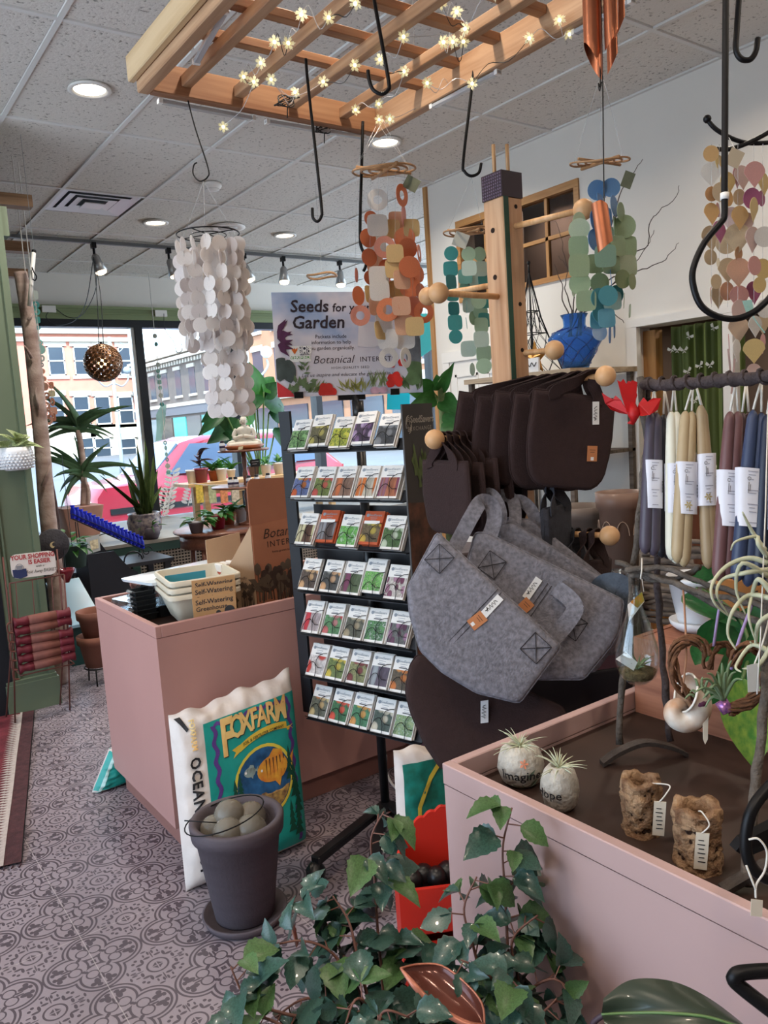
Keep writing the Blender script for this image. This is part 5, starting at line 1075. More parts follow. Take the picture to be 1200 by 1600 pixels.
# ================================================================ RIGHT COUNTER AND WHAT STANDS ON IT
bc=onZ(690,1193,.865); BX0=bc.x+.004; BY1=bc.y
M_pink_lit=mat('pink_paint_lit','b89b98',.5,var=.06,scale=1.5,bump=.03,bscale=30)  # same pink paint, with the bluish window light put into its colour
counter('display_counter','large pink display counter in front, with a dark recessed top holding air plants',BX0,BX0+1.25,BY1-1.35,BY1,.0,.865,None,.05,M_pink_lit)
TZ2=.815
M_rock=mat('speckled_stone','b9b4aa',.85,var=.25,scale=45,bump=.5,bscale=110); M_air=mat('airplant','a3ae98',.7,var=.2,scale=30); M_airg=mat('airplant_green','7e9470',.6,var=.25,scale=20)
def airplant(root,base,n,L,m,el=(.1,1.3),curl=.5,w_=.0035,name='leaf',dirn=None):
    for k in range(n):
        d=rdir(*el); 
        if dirn: d=(d+V(dirn)).normalized()
        l=L*rnd.uniform(.6,1.1); p0=V(base); side=V((d.x,d.y,0)); side=side.normalized() if side.length>.1 else V((1,0,0))
        P=[p0+d*(l*t)+(side*.35-V((0,0,1)))*(l*curl*t*t) for t in [i/6 for i in range(7)]]
        MB().tube(P,[w_*(1-.85*i/6) for i in range(7)],5).obj(name,m,root,True)
def rock(px,py,w_,h,label,txt,sz,op=(0,0)):
    p=onZ(px,py,TZ2); t=thing('stone_planter',label,'planter',p)
    X,Y,Z=frame((0,0,1),(_r2.x,_r2.y,0)); prof=[(.0,.0),(.6,.0),(.85,.12),(1.0,.42),(.97,.62),(.8,.85),(.52,.98),(.38,.97),(.34,.8),(0,.75)]
    MB().lathe(p,[(r*w_/2,z*h) for r,z in prof],22,(X,Y,Z),None,.03).obj('stone',M_rock,t,True)
    m=MB().lathe(p+V((0,0,h*.80)),[(0,0),(w_*.16,0)],10).obj('soil',M_soil,t)
    tow=(CP-p); tow.z=0; tow.normalize(); side=V((-tow.y,tow.x,0)); m=MB(); vs,fs=glyphs(txt,'C',.012)
    def wrap(a,b,z0): th=a/(w_*.5); r=w_*.505; zz=z0+b; return p+(tow*math.cos(th)+side*math.sin(th))*r*(1-.0)+V((0,0,zz))
    # text curls round the stone's belly
    def rad(z):
        q=z/h
        for (r0,z0),(r1,z1) in zip(prof,prof[1:]):
            if z0<=q<=z1 and z1>z0: return (r0+(r1-r0)*(q-z0)/(z1-z0))*w_/2
        return w_/2
    def on(a,z,e=.0012): r=rad(z)*1.0+.0022+e; th=a/(w_*.5); return p+(tow*math.cos(th)+side*math.sin(th))*r+V((0,0,z))
    m.add([on(-(.0)+a*sz+op[0],h*.40+b*sz+op[1]) for a,b in vs],fs); m.obj('lettering',M_ink,t)
    if txt=='Imagine':
        m=MB(); c=(.006,h*.70)
        for k in range(5): a=k*1.256; m.add([on(c[0],c[1]),on(c[0]+.006*math.cos(a-.4),c[1]+.006*math.sin(a-.4)),on(c[0]+.010*math.cos(a),c[1]+.010*math.sin(a)),on(c[0]+.006*math.cos(a+.4),c[1]+.006*math.sin(a+.4))],[(0,1,2,3)])
        m.obj('painted_flower',mat('paint_orange','d98a6a',.7),t); m=MB()
        for a0,a1 in (((.008,.3),(.028,.55)),((-.0,.2),(.01,.05)),((.02,.05),(.035,.35)),((-.01,.03),(-.02,.2))): m.add([on(a0[0],a0[1]*h),on((a0[0]+a1[0])/2+.003,(a0[1]+a1[1])/2*h-.002),on(a1[0],a1[1]*h),on((a0[0]+a1[0])/2-.003,(a0[1]+a1[1])/2*h+.002)],[(0,1,2,3)])
        m.obj('painted_leaves',mat('paint_green','5a6a58',.7),t)
    airplant(t,p+V((0,0,h*.90)),28,.055,mat('airplant_pale2','c2c7ac',.65,var=.15,scale=30),(.15,1.4),.3,.0021)
rock(815,1222,.092,.082,'round stone planter lettered Imagine with a painted flower, at the tray corner','Imagine',.026)
rock(876,1262,.070,.085,'egg shaped stone planter right of the Imagine stone','Hope',.022,(-.022,.006))
M_cholla=mat('cholla_wood','a88868',.85,var=.45,scale=50,tint='6b4b34',bump=.9,bscale=130); M_hole=mat('cholla_hole','2e1a10',.95); M_tagp=mat('tag_card','cfc5b4',.7)
def cholla(px,py,w_,h,label,tagoff,seed):
    p=onZ(px,py,TZ2); t=thing('cholla_planter',label,'wooden planter',p); R_=random.Random(seed); n=40; mz=22; hol=[(R_.uniform(0,2*PI),R_.uniform(.08,.92),R_.uniform(.16,.3),R_.uniform(.05,.09)) for _ in range(44)]
    m=MB(); vs=[];fs=[]
    for j in range(mz+1):
        z=j/mz
        for k in range(n):
            a=2*PI*k/n; r=1+.05*math.sin(3*a+seed)+.06*math.sin(z*7+seed)*.6+.05*math.sin(7*a+9*z)
            for ha,hz,wa,wz in hol:
                da=(a-ha+PI)%(2*PI)-PI; q=(da/wa)**2+((z-hz)/wz)**2
                if q<1: r-=.24*(1-q)
                elif q<2: r+=.035*(2-q)
            zz=z*h+(.0035*math.sin(4*a+seed)+.002*math.sin(9*a) if j==mz else 0); vs.append(p+V((r*w_/2*math.cos(a),r*w_/2*math.sin(a),zz)))
    for j in range(1,5):
        for k in range(n):
            a=2*PI*k/n; vs.append(p+V((w_*.34*(1-.06*j)*math.cos(a),w_*.34*(1-.06*j)*math.sin(a),h-(.0 if j==1 else h*.2*(j-1))+(.0035*math.sin(4*a+seed) if j==1 else 0))))
    T_=mz+5
    for j in range(T_-1):
        for k in range(n): fs.append((j*n+k,j*n+(k+1)%n,(j+1)*n+(k+1)%n,(j+1)*n+k))
    fs.append(tuple((T_-1)*n+k for k in range(n))); m.add(vs,fs); m.obj('wood_skeleton',M_cholla,t,True)
    mh=MB()
    for ha,hz,wa,wz in hol[:40]:
        c=p+V((w_*.392*math.cos(ha),w_*.392*math.sin(ha),hz*h)); nn=V((math.cos(ha),math.sin(ha),0)); mh.lathe(c,[(0,.004),(w_*.36*wa*.85,.0)],8,frame(nn),)
    mh.obj('wood_holes',M_hole,t)['kind']='stuff'
    tow=(CP-p); tow.z=0; tow.normalize(); sd=V((-tow.y,tow.x,0)); 
    c=p+tow*(w_*.56)+sd*tagoff+V((0,0,h*.46)); tg=MB().box(c,(.019,.002,.060),(sd,tow,(V((0,0,1))+sd*.08).normalized())).obj('price_tag',M_tagp,t)
    m=MB()
    for k in range(6): m.box(c+V((0,0,.018-.007*k))+tow*.0016,(.011 if k%2 else .008,.0006,.0013),(sd,tow,V((0,0,1))))
    m.obj('tag_print',M_ink,tg)['kind']='stuff'
    MB().tube(bez([p+V((0,0,h*.98))+tow*w_*.2+sd*(tagoff*.3),p+V((0,0,h*1.06))+tow*w_*.45+sd*tagoff*1.6,c+V((0,0,.044))+sd*.012,c+V((0,0,.028))]),.0012,5).obj('tag_string',M_string,t,True)
    return t,p
cholla(1003,1297,.066,.094,'tall holey cactus wood tube with a price tag, left of the two on the tray',.028,3)
cholla(1092,1350,.072,.098,'wider holey cactus wood tube with a front price tag, right of the two',.004,8)
# ---------- candle stand
L1=onZ(966,1165,TZ2+.02); RA=D(1003,602,1.63); RBt=D(1222,586,1.33)
st_=thing('candle_stand','rustic iron and twig stand with a twisted top rail carrying hanging candle pairs','stand',L1)
def twig(name,P,r,par,m=None,n=7,jit=.003,k=5):
    P=bez(P,k); P=[p+V((rnd.uniform(-jit,jit),rnd.uniform(-jit,jit),rnd.uniform(-jit,jit))) for p in P]; return MB().tube(P,[r*rnd.uniform(.85,1.15) for _ in P],n).obj(name,m or M_twig,par,True)
M_twig=mat('grey_twig','5a524b',.85,var=.35,scale=40,bump=.6,bscale=120); M_twigd=mat('dark_twig','43393a',.85,var=.3,scale=40,bump=.6,bscale=120)
twig('top_rail',[RA-(RBt-RA)*.02,RA.lerp(RBt,.3),RA.lerp(RBt,.62),RBt],.011,st_,M_twigd)
m=MB(); 
for k in range(9):
    c=RA.lerp(RBt,.05+.1*k); X,Y,Z=frame(RBt-RA); m.tube([c+(X*math.cos(a)+Y*math.sin(a))*.0125+Z*(.012*a/PI) for a in [i*PI/6 for i in range(13)]],.0035,5)
m.obj('rail_binding',M_twigd,st_)['kind']='stuff'
topL=D(1012,640,1.64)
twig('leg',[L1,D(979,1000,1.66),D(990,880,1.66),D(1003,760,1.65),D(1010,690,1.645),D(1000,590,1.63)],.0075,st_,M_twig)
L2=onZ(1046,1158,TZ2+.02); twig('leg',[L2,D(1036,1040,1.70),D(1027,920,1.70),D(1022,800,1.68),D(1018,690,1.66),D(1011,588,1.64)],.0075,st_,M_twigd)
R1=D(1168,1385,1.18); R1.z=TZ2+.01; R1=onZ(1166,1385,TZ2+.01); twig('leg',[R1,D(1178,1250,1.24),D(1190,1120,1.27),D(1205,900,1.3),D(1225,600,1.33)],.0085,st_,M_twig)
def foot(pts,w_): 
    P=bez(pts,6); mb=MB(); n=len(P); side=(P[-1]-P[0]).cross(V((0,0,1))).normalized()
    for p in P: mb.v+=[tuple(p+side*w_/2+V((0,0,.005))),tuple(p-side*w_/2+V((0,0,.005))),tuple(p-side*w_/2-V((0,0,.004))),tuple(p+side*w_/2-V((0,0,.004)))]
    for i in range(n-1):
        for k in range(4): mb.f.append((i*4+k,i*4+(k+1)%4,(i+1)*4+(k+1)%4,(i+1)*4+k)); mb.m.append(0)
    mb.f+= [(3,2,1,0),((n-1)*4,(n-1)*4+1,(n-1)*4+2,(n-1)*4+3)]; mb.m+=[0,0]; return mb
fa=onZ(940,1193,TZ2+.005); fb=onZ(1072,1178,TZ2+.005); foot([fa,fa.lerp(fb,.2)+V((0,0,.020)),fa.lerp(fb,.5)+V((0,0,.034)),fa.lerp(fb,.8)+V((0,0,.020)),fb],.022).obj('arched_foot',M_iron,st_,'auto')
fa=onZ(1128,1392,TZ2+.005); fb=onZ(1290,1370,TZ2+.005); foot([fa,fa.lerp(fb,.3)+V((0,0,.022)),fa.lerp(fb,.5)+V((0,0,.03)),fb],.022).obj('arched_foot',M_iron,st_,'auto')
# cross twigs
for P in ([(962,878,1.66),(1010,895,1.62),(1080,922,1.5),(1150,938,1.42),(1215,952,1.36)],[(975,890,1.63),(1040,888,1.58),(1110,915,1.5),(1215,945,1.36)],[(988,890,1.66),(1020,905,1.63),(1060,905,1.58),(1095,885,1.55)],[(985,900,1.66),(1040,905,1.6),(1130,950,1.46),(1215,985,1.38)]):
    twig('cross_twig',[D(*p) for p in P],.006,st_,M_twig)
# red bird on the rail end
rb=thing('red_bird','bright red paper bird clipped to the left end of the twig rail','ornament',D(990,630,1.6))
M_redb=mat('bird_red','c8191d',.5,transl=.2,var=.15,scale=30); d=1.585
def fan(pxs,dd=0): 
    P=[D(x,y,d+dd*i/len(pxs)) for i,(x,y) in enumerate(pxs)]; return MB().prism(P,_f2*.0025)
fan([(985,645),(996,618),(990,598),(982,595),(975,606),(970,598),(972,620),(980,640)],.03).obj('tail',M_redb,rb)
fan([(980,644),(972,620),(965,594),(970,597),(974,592),(979,600),(985,598),(988,594),(996,597),(994,622),(992,640)],.0).obj('crest',M_redb,rb)
fan([(984,648),(970,625),(962,618),(958,624),(950,620),(941,614),(946,630),(955,640),(968,645),(980,644)],.04).obj('wing',M_redb,rb)
fan([(992,648),(999,630),(1006,621),(1012,628),(1020,622),(1033,622),(1028,640),(1016,648),(1004,650)],-.03).obj('wing',M_redb,rb)
MB().tube([D(988,630,d),D(991,648,d-.008),D(990,660,d)],[.006,.012,.004],8).prism([D(985,657,d),D(996,655,d),D(990,664,d),D(980,661,d)],_f2*.003).obj('body',M_redb,rb,True)
# candles
M_wick=mat('wick_white','e4e0d6',.8); M_wrap=mat('candle_wrap','dfe0ea',.5); M_wrapp=mat('wrap_print','9a9aa8',.6); M_gold=mat('wrap_gold','c8b478',.4,.3)
def candle(label,tops,bots,wrap,col,d,hook):
    t=thing('candle_pair',label,'candles',D(*tops[0],d),'dipped candles on the twig rail'); cm=mat('wax_'+col,col,.42,var=.05,scale=20,spec=.5)
    h=D(hook[0],hook[1],d); RR=.0125
    for (a,b) in zip(tops,bots):
        A=D(a[0],a[1],d); B=D(b[0],b[1],d); L=(B-A); P=[A+L*s for s in (0,.008,.025,.05,.3,.6,.9,.955,.985,1)]; rr=[RR*x for x in (.18,.4,.62,.78,.95,1,1.02,.9,.55,.12)]
        MB().tube(P,rr,14).obj('candle',cm,t,True)
        MB().tube([A-L*.005,A.lerp(h,.5)+V((0,0,.002)),h],.0022,6).obj('wick',M_wick,t,True)
    if wrap:
        x0,x1,y0,y1,mk=wrap; A=D(tops[0][0],tops[0][1],d); B=D(bots[0][0],bots[0][1],d); A2=D(tops[-1][0],tops[-1][1],d); B2=D(bots[-1][0],bots[-1][1],d)
        dr=(B-A).normalized(); yv=-dr; xv=_r2-yv*_r2.dot(yv); xv.normalize(); zv=xv.cross(yv)
        tp=D((x0+x1)/2,y0,d); bt=D((x0+x1)/2,y1,d); hh=(bt-tp).length; hw=(D(x1,y0,d)-D(x0,y0,d)).length/2; hd=.0155
        def el(t_,k): 
            a=2*PI*k/28; c,s=math.cos(a),math.sin(a); f=lambda q:math.copysign(abs(q)**.7,q); return tp.lerp(bt,t_)+xv*(hw*f(c))+zv*(hd*f(s))
        m=MB(); m.add([el(0,k) for k in range(28)]+[el(1,k) for k in range(28)],[(k,(k+1)%28,28+(k+1)%28,28+k) for k in range(28)]); w_=m.obj('paper_wrap',M_wrap,t,True)
        m=MB(); zz=zv*(hd+.0006)
        for v,l,o in ((.06,.7,0),(.12,.5,-.15),(.2,.25,-.2),(.38,.8,0),(.43,.5,-.1),(.62,.8,0),(.68,.4,-.2),(.75,.5,-.1),(.93,.6,0)): m.box(tp.lerp(bt,v)+zz+xv*(hw*o*.5),(hw*l*1.1,.0012,.0003),(xv,yv,zv))
        m.obj('wrap_lines',M_wrapp,w_)['kind']='stuff'
        m=MB(); c=tp.lerp(bt,.30)+zz-xv*hw*.35; m.tube([c+xv*(.003*math.cos(q))+yv*(.012+.003*math.sin(q)) for q in [i*.7 for i in range(9)]],.0004,4).tube([c+yv*.006,c-yv*.014],.0004,4).tube([c+xv*.003+yv*.002,c+xv*.003-yv*.010],.0004,4)
        
        if 'b' in mk:
            for k in range(11): m.box(tp.lerp(bt,.45+.022*k)+zz*.93+xv*hw*.80,(hw*.16,.0012 if k%3 else .002,.0004),((xv-zv*.8).normalized(),yv,(zv+xv*.8).normalized()))
        m.obj('wrap_lettering',M_ink,w_)['kind']='stuff'
        if 'g' in mk:
            m=MB(); c=tp.lerp(bt,.83)-xv*hw*.1+zz
            for k in range(6): a=k*1.05; m.add([c,c+(xv*math.cos(a-.35)+yv*math.sin(a-.35))*.005,c+(xv*math.cos(a)+yv*math.sin(a))*.0085,c+(xv*math.cos(a+.35)+yv*math.sin(a+.35))*.005],[(0,1,2,3)])
            m.tube([c,c-yv*.012+xv*.003],.0006,4); m.obj('gold_flower',M_gold,w_)
candle('grey violet candle pair in a paper wrap, leftmost on the twig rail',[(1017,644),(1026,645)],[(1008,866),(1021,869)],(1006,1034,719,794,'b'),'4c4553',1.60,(1022,607))
candle('near black candle pair behind, between the grey and the ivory pairs',[(1037,648),(1046,648)],[(1034,872),(1043,874)],(1033,1050,725,799,''),'26262e',1.64,(1038,608))
candle('ivory white candle pair in a paper wrap, second visible from the left',[(1049,643),(1057,643)],[(1050,876),(1056,881)],(1041,1066,724,801,'b'),'e0decd',1.58,(1053,605))
candle('tan candle pair with a gold flower on its wrap, beside the ivory pair',[(1071,642),(1081,643)],[(1058,880),(1068,886)],(1057,1088,722,803,'bg'),'b39e7c',1.545,(1083,602))
candle('tan candle pair hanging askew, third from the right of the front pairs',[(1095,633),(1097,637)],[(1107,889),(1112,880)],(1089,1117,709,790,'bg'),'a58f70',1.54,(1087,601))
candle('maroon candle pair in a paper wrap, left of the blue pair',[(1141,643),(1153,643)],[(1122,908),(1136,905)],(1121,1157,735,822,'b'),'6b4a4b',1.44,(1150,598))
candle('maroon candle pair hidden behind, between the maroon and blue fronts',[(1160,645),(1170,645)],[(1155,905),(1160,905)],None,'4a3438',1.47,(1166,597))
candle('blue candle pair in a paper wrap near the right edge',[(1177,641),(1190,645)],[(1151,910),(1168,917)],(1150,1191,732,823,'b'),'333f5c',1.40,(1190,594))
candle('navy candle pair at the right edge of the view',[(1199,648),(1212,648)],[(1185,915),(1200,918)],(1192,1222,738,828,''),'20283d',1.39,(1207,592))
# ---------- crate, white pot, philodendron
cb=onZ(993,1112,TZ2); M_cratew=wood('crate_wood','b3775a','8a5640',.7,'y',3)
cr_=thing('wooden_crate','reddish brown wooden crate at the back of the dark tray, under the white pot','crate',(cb.x,cb.y,TZ2)); CW=.42; CZ=TZ2+.185; CL=.75
MB().b2((cb.x,cb.y-CL,TZ2),(cb.x+.015,cb.y,CZ)).obj('side_board',M_cratew,cr_); MB().b2((cb.x+.015,cb.y-.015,TZ2),(cb.x+CW,cb.y,CZ)).obj('end_board',M_cratew,cr_)
MB().b2((cb.x+CW,cb.y-CL,TZ2),(cb.x+CW+.015,cb.y,CZ)).obj('side_board',M_cratew,cr_); MB().b2((cb.x+.015,cb.y-CL,TZ2),(cb.x+CW,cb.y-CL+.015,CZ)).obj('end_board',M_cratew,cr_)
for k in range(6): MB().b2((cb.x+.015,cb.y-CL+.017+.122*k,CZ-.014),(cb.x+CW,cb.y-CL+.132+.122*k,CZ-.002)).obj('top_slat',M_cratew,cr_)
M_whitep=mat('white_glaze','dcdee2',.3,coat=.3)
wp=onZ(1083,985,CZ); wp=V((wp.x+.02,wp.y+.0,CZ)); t=thing('white_pot','white glazed pot on a saucer holding a philodendron, on the wooden crate','pot',wp)
MB().lathe(wp,[(0,.0),(.048,.0),(.062,.012),(.066,.024),(.062,.025),(.046,.012),(0,.012)],30).obj('saucer',M_whitep,t,True); MB().lathe(wp,[(0,.013),(.042,.013),(.046,.02),(.066,.118),(.070,.118),(.070,.132),(.064,.132),(.06,.115),(.055,.09),(0,.09)],32).obj('pot',M_whitep,t,True)
MB().lathe(wp,[(0,.105),(.058,.105)],16).obj('soil',M_soil,t)
M_phil=mat('philodendron','2f6b38',.3,var=.25,scale=7,transl=.2); M_yell=mat('yellowing_leaf','93b04a',.4,var=.5,scale=9,tint='4f8a3c',transl=.3); M_stemg=mat('stem_green','5b7a45',.5)
lfh=leafmesh('leaf_heart',M_phil,'ovate',.10,.25,9); lfy=leafmesh('leaf_yellow',M_yell,'ovate',.12,.15,9)
def pleaf(t,src,b,e,W,up=None,roll=0):
    B=D(*b); E=D(*e); return putleaf(src,t,B,E-B,(E-B).length*1.05,W,up or (CP-B),roll)
for b,e,W,r in (((1065,932,1.72),(1150,965,1.60),.055,.5),((1105,1012,1.70),(1150,965,1.62),.085,-.3),((1160,975,1.66),(1115,1010,1.6),.10,.3),((1100,1010,1.62),(1088,1035,1.60),.045,0),((1180,1005,1.6),(1130,1090,1.5),.09,.4),((1150,960,1.7),(1200,1005,1.62),.09,.0),((1075,905,1.75),(1125,890,1.72),.04,.3),((1215,980,1.5),(1170,1090,1.42),.08,0)): pleaf(t,lfh,b,e,W,roll=r)
pleaf(t,lfy,(1160,1060,1.42),(1182,1196,1.36),.095,roll=.15)
MB().b2((0,0,0),(.001,.001,.001))
MB().tube(bez([wp+V((0,0,.11)),D(1150,960,1.66),D(1170,1010,1.52),D(1160,1062,1.42)]),.0035,6).tube(bez([wp+V((.0,0,.11)),D(1085,930,1.74),D(1066,932,1.72)]),.003,6).tube(bez([wp+V((.0,0,.11)),D(1120,940,1.72),D(1165,972,1.66)]),.003,6).obj('stem',M_stemg,t,True)
kb=thing('kraft_box','brown kraft box printed with dark letters behind the blue candles','box',D(1180,960,1.75)); kq=[D(1125,905,1.8),D(1230,915,1.72),D(1230,1000,1.72),D(1130,995,1.8)]
MB().prism(kq,_f2*.06).obj('carton',mat('kraft_box','b5783f',.75,var=.06),kb); MB().text('WIND',.03,kq[0].lerp(kq[2],.50)-_f2*.002,(kq[3]-kq[0]),-(kq[1]-kq[0])*-1,'C',.01).obj('lettering',M_print,kb)
# ---------- hanging glass terrarium
tp=D(1001,905,1.6); bt=D(997,1068,1.6); te=thing('glass_terrarium','hanging clear glass teardrop terrarium with an air plant, between the stand legs','terrarium',bt)
M_gl=glassmat('clear_glass','f4f8f8',.03,.32); H_=(tp-bt).length
MB().lathe(bt,[(0,0),(.02,.003),(.036,.018),(.0435,.045),(.042,.075),(.032,.11),(.018,.145),(.008,.175),(.006,H_*.96),(.0035,H_*.955),(.006,.172),(.016,.143),(.030,.11),(.040,.075),(.0415,.045),(.034,.02),(.019,.005),(0,.002)],32).obj('glass_body',M_gl,te,True)
MB().lathe(bt,[(0,.004),(.03,.013),(.036,.028),(0,.03)],16,None,None,.06).obj('moss',mat('dry_moss','7d6a48',.95,var=.4,scale=90,bump=.8,bscale=200),te,True)
airplant(te,bt+V((0,0,.03)),12,.05,M_airg,(.5,1.4),.3,.003)
tq=[D(1003,925,1.575),D(1007,940,1.575),D(983,971,1.575),D(981,945,1.575)]; tg=MB().prism(tq,_f2*.001).obj('card_tag',M_white,te); MB().prism([D(1003,925,1.5735),D(1006.5,939,1.5735),D(996,950,1.5735),D(985,941,1.5735)],_f2*.0006).obj('tag_picture',mat('tag_flame','d8762a',.5,var=.6,scale=60,tint='6a8a3a'),tg)
MB().prism([D(962,1030,1.578),D(978,1018,1.578),D(996,1035,1.578),D(990,1048,1.578)],_f2*.0008).obj('inner_card',M_white,te)
MB().tube([tp,D(1003,890,1.6),D(1003,872,1.62)],.0018,5).tube(bez([D(1003,905,1.585),D(1006,925,1.58)]),.0008,4).obj('hanging_string',M_string,te,True)
# ---------- grapevine wreaths, shell, air plants
M_vine=mat('grapevine','6e4a32',.85,var=.4,scale=60,bump=.5,bscale=150)
def wreath(label,pxs,d,r,n=7,closed=True):
    c=D(sum(p[0] for p in pxs)/len(pxs),sum(p[1] for p in pxs)/len(pxs),d); t=thing('grapevine_wreath',label,'wreath',c,'grapevine hearts'); P0=[D(x,y,d) for x,y in pxs]
    for k in range(n):
        a0=rnd.uniform(0,6.28); P=bez(P0+([P0[0]] if closed else []),6); Q=[]
        for i,p in enumerate(P):
            tg=(P[min(i+1,len(P)-1)]-P[max(0,i-1)]).normalized(); X,Y,_=frame(tg,_f2); a=a0+i*.18; Q.append(p+(X*math.cos(a)+Y*math.sin(a))*r*rnd.uniform(.75,1.05))
        MB().tube(Q,r*.34,5).obj('vine_strand',M_vine,t,True)
    return t
wreath('grapevine heart hanging left, above the white shell',[(1108,1022),(1095,1004),(1075,1000),(1058,1010),(1052,1035),(1058,1065),(1072,1085),(1090,1100),(1104,1108)],1.42,.0085,9,False)
w2=wreath('grapevine heart with a jewelled air plant at the right edge',[(1147,1042),(1155,1018),(1173,1010),(1192,1022),(1200,1045),(1190,1075),(1170,1097),(1145,1108),(1138,1112)],1.33,.009,9,False)
MB().tube([D(1126,1095,1.335),D(1138,1112,1.33)],.011,10).obj('glitter_wrap',mat('pink_glitter','c88ab0',.25,.5,var=.5,scale=160,tint='7a4a9a'),w2,True)
wreath('small grapevine ring behind, between the two grapevine hearts',[(1107,1045),(1108,1020),(1122,1006),(1138,1008),(1146,1024)],1.46,.009,8,False)
for t_,a,b in ((w2,(1145,1045,1.33),(1176,935,1.4)),):
    MB().tube(bez([D(1143,1046,1.33),D(1155,1000,1.36),D(1176,942,1.4)]),.0028,6).obj('lilac_cord',mat('lilac_cord','9a88b8',.8),w2,True); MB().tube(bez([D(1115,1010,1.45),D(1122,960,1.46),D(1127,940,1.47)]),.0025,6).obj('lilac_cord',mat('lilac_cord','9a88b8',.8),w2,True)
ap=thing('air_plant','grey green air plant spilling from the jewelled heart wreath','air plant',D(1130,1090,1.32),'air plants')
for px,py in ((1143,1032),(1120,1050),(1128,1036),(1150,1050),(1105,1052),(1112,1075),(1095,1062),(1160,1062),(1085,1082),(1135,1050),(1098,1092),(1102,1105)):
    B=D(1130,1092,1.325); E=D(px,py,1.30+rnd.uniform(-.03,.03)); M_=B.lerp(E,.6)+V((0,0,.012)); MB().tube(bez([B,M_,E],5),[.0042*(1-.8*i/10) for i in range(11)],6).obj('leaf',M_airg,ap,True)
ap=thing('air_plant','second grey air plant with purple base, left of the jewelled one','air plant',D(1100,1095,1.4),'air plants')
for px,py in ((1085,1060),(1078,1082),(1110,1062),(1120,1082),(1070,1092),(1098,1058),(1125,1070)):
    B=D(1095,1096,1.40); E=D(px,py,1.39); MB().tube(bez([B,B.lerp(E,.6)+V((0,0,.01)),E],5),[.004*(1-.8*i/10) for i in range(11)],6).obj('leaf',M_airg,ap,True)
MB().ball(D(1094,1097,1.40),.012,10,sc=(1.3,1,.8)).obj('purple_base',mat('purple_moss','6a3a5a',.6,var=.4,scale=80),ap,True)
sh=thing('snail_shell','large white and tan snail shell hanging below the left heart','shell',D(1064,1108,1.42)); sc_=D(1066,1112,1.42)
def shell(u,v):
    th=u*2.3*PI; R=.037*(math.exp(.20*th)/math.exp(.20*2.3*PI)); c=R*.9; X=_r2; Y=-_d3; Z=-_f2; ph=v*2*PI
    a=1.25-2.3*PI+th; rad=V((0,0,0))+X*math.cos(a)+Y*math.sin(a); return sc_+rad*c+rad*(R*.95*math.cos(ph))+Z*(R*1.25*math.sin(ph)-.3*R)-Z*(.01*(1-u))
MB().grid(shell,60,20).obj('shell_body',mat('shell_white','d8d2c8',.3,var=.4,scale=18,tint='b07a4e'),sh,True)
MB().tube([shell(1,k/20)+V((0,0,0)) for k in range(20)],.0022,6,closed=True).obj('shell_lip',mat('shell_lip','e6e2da',.3),sh,True)
MB().tube(bez([sc_+V((0,0,.035)),D(1072,1020,1.42),D(1068,930,1.5),D(1065,917,1.56)]),.002,5).obj('hanging_cord',mat('tan_cord','a57a60',.8),sh,True)
MB().prism([D(1098,1108,1.4),D(1107,1108,1.4),D(1106,1155,1.4),D(1102,1163,1.4),D(1099,1155,1.4)],_f2*.002).obj('paper_tag',M_tagp,sh)
ap=thing('air_plant','big pale curly air plant hanging at the right edge over the blue candles','air plant',D(1195,900,1.28),'air plants')
for pts in ([(1200,880),(1170,872),(1135,885),(1112,915),(1118,945),(1150,970)],[(1200,890),(1165,895),(1130,905),(1120,930),(1140,962)],[(1200,900),(1160,880),(1150,920),(1165,960)],[(1205,935),(1170,930),(1145,955),(1137,990),(1150,1015)],[(1205,925),(1185,905),(1175,930),(1170,965),(1182,1005)],[(1200,870),(1185,850),(1182,838),(1150,846),(1142,860)],[(1205,960),(1185,975),(1180,1008),(1172,1003)],[(1205,1020),(1175,1008),(1150,1040),(1158,1050)],[(1210,1000),(1185,1040),(1160,1045)],[(1195,860),(1175,830),(1160,800)]):
    P=bez([D(x,y,1.28+.02*math.sin(i*1.3+x)) for i,(x,y) in enumerate(pts)],5); MB().tube(P,[.0048*(1-.75*i/(len(P)-1)) for i in range(len(P))],6).obj('leaf',mat('airplant_pale','bdc0a4',.65,var=.15,scale=20),ap,True)
MB().tube(bez([D(1205,955,1.28),D(1193,1000,1.27),D(1182,1030,1.27),D(1172,1055,1.27)]),.0016,5).obj('bead_cord',M_string,ap,True)
MB().prism([D(1167,1040,1.26),D(1185,1036,1.26),D(1187,1080,1.26),D(1169,1082,1.26)],_f2*.001).obj('clear_tag',mat('grey_card','b9b9b6',.5),ap)
MB().tube([D(1183,1085,1.25),D(1188,1000,1.26),D(1196,800,1.28),D(1200,640,1.32)],.0012,5).obj('hanging_cord',M_string,ap,True)
# black iron ring with a tag, at the counter's right end
ir=thing('iron_hook_base','thick black iron ring of a plant hook, with a white tag, at the tray edge','plant hook',D(1180,1330,1.02))
MB().tube(bez([D(1240,1195,1.02),D(1200,1232,1.01),D(1174,1268,1.0),D(1165,1315,1.0),D(1172,1350,1.0),D(1195,1372,1.0),D(1240,1385,1.0)]),.0075,10).obj('ring',M_black,ir,True)
MB().prism([D(1150,1330,1.02),D(1162,1315,1.02),D(1240,1275,1.03),D(1240,1310,1.03),D(1165,1340,1.02)],_f2*.02).obj('foot_plate',M_black,ir)
MB().tube(bez([D(1170,1312,.985),D(1185,1311,.98),D(1198,1330,.98),D(1195,1360,.98),D(1182,1382,.98),D(1181,1403,.98)]),.0014,5).tube(bez([D(1166,1352,.985),D(1176,1378,.98),D(1181,1390,.98)]),.0014,5).obj('tag_string',M_string,ir,True)
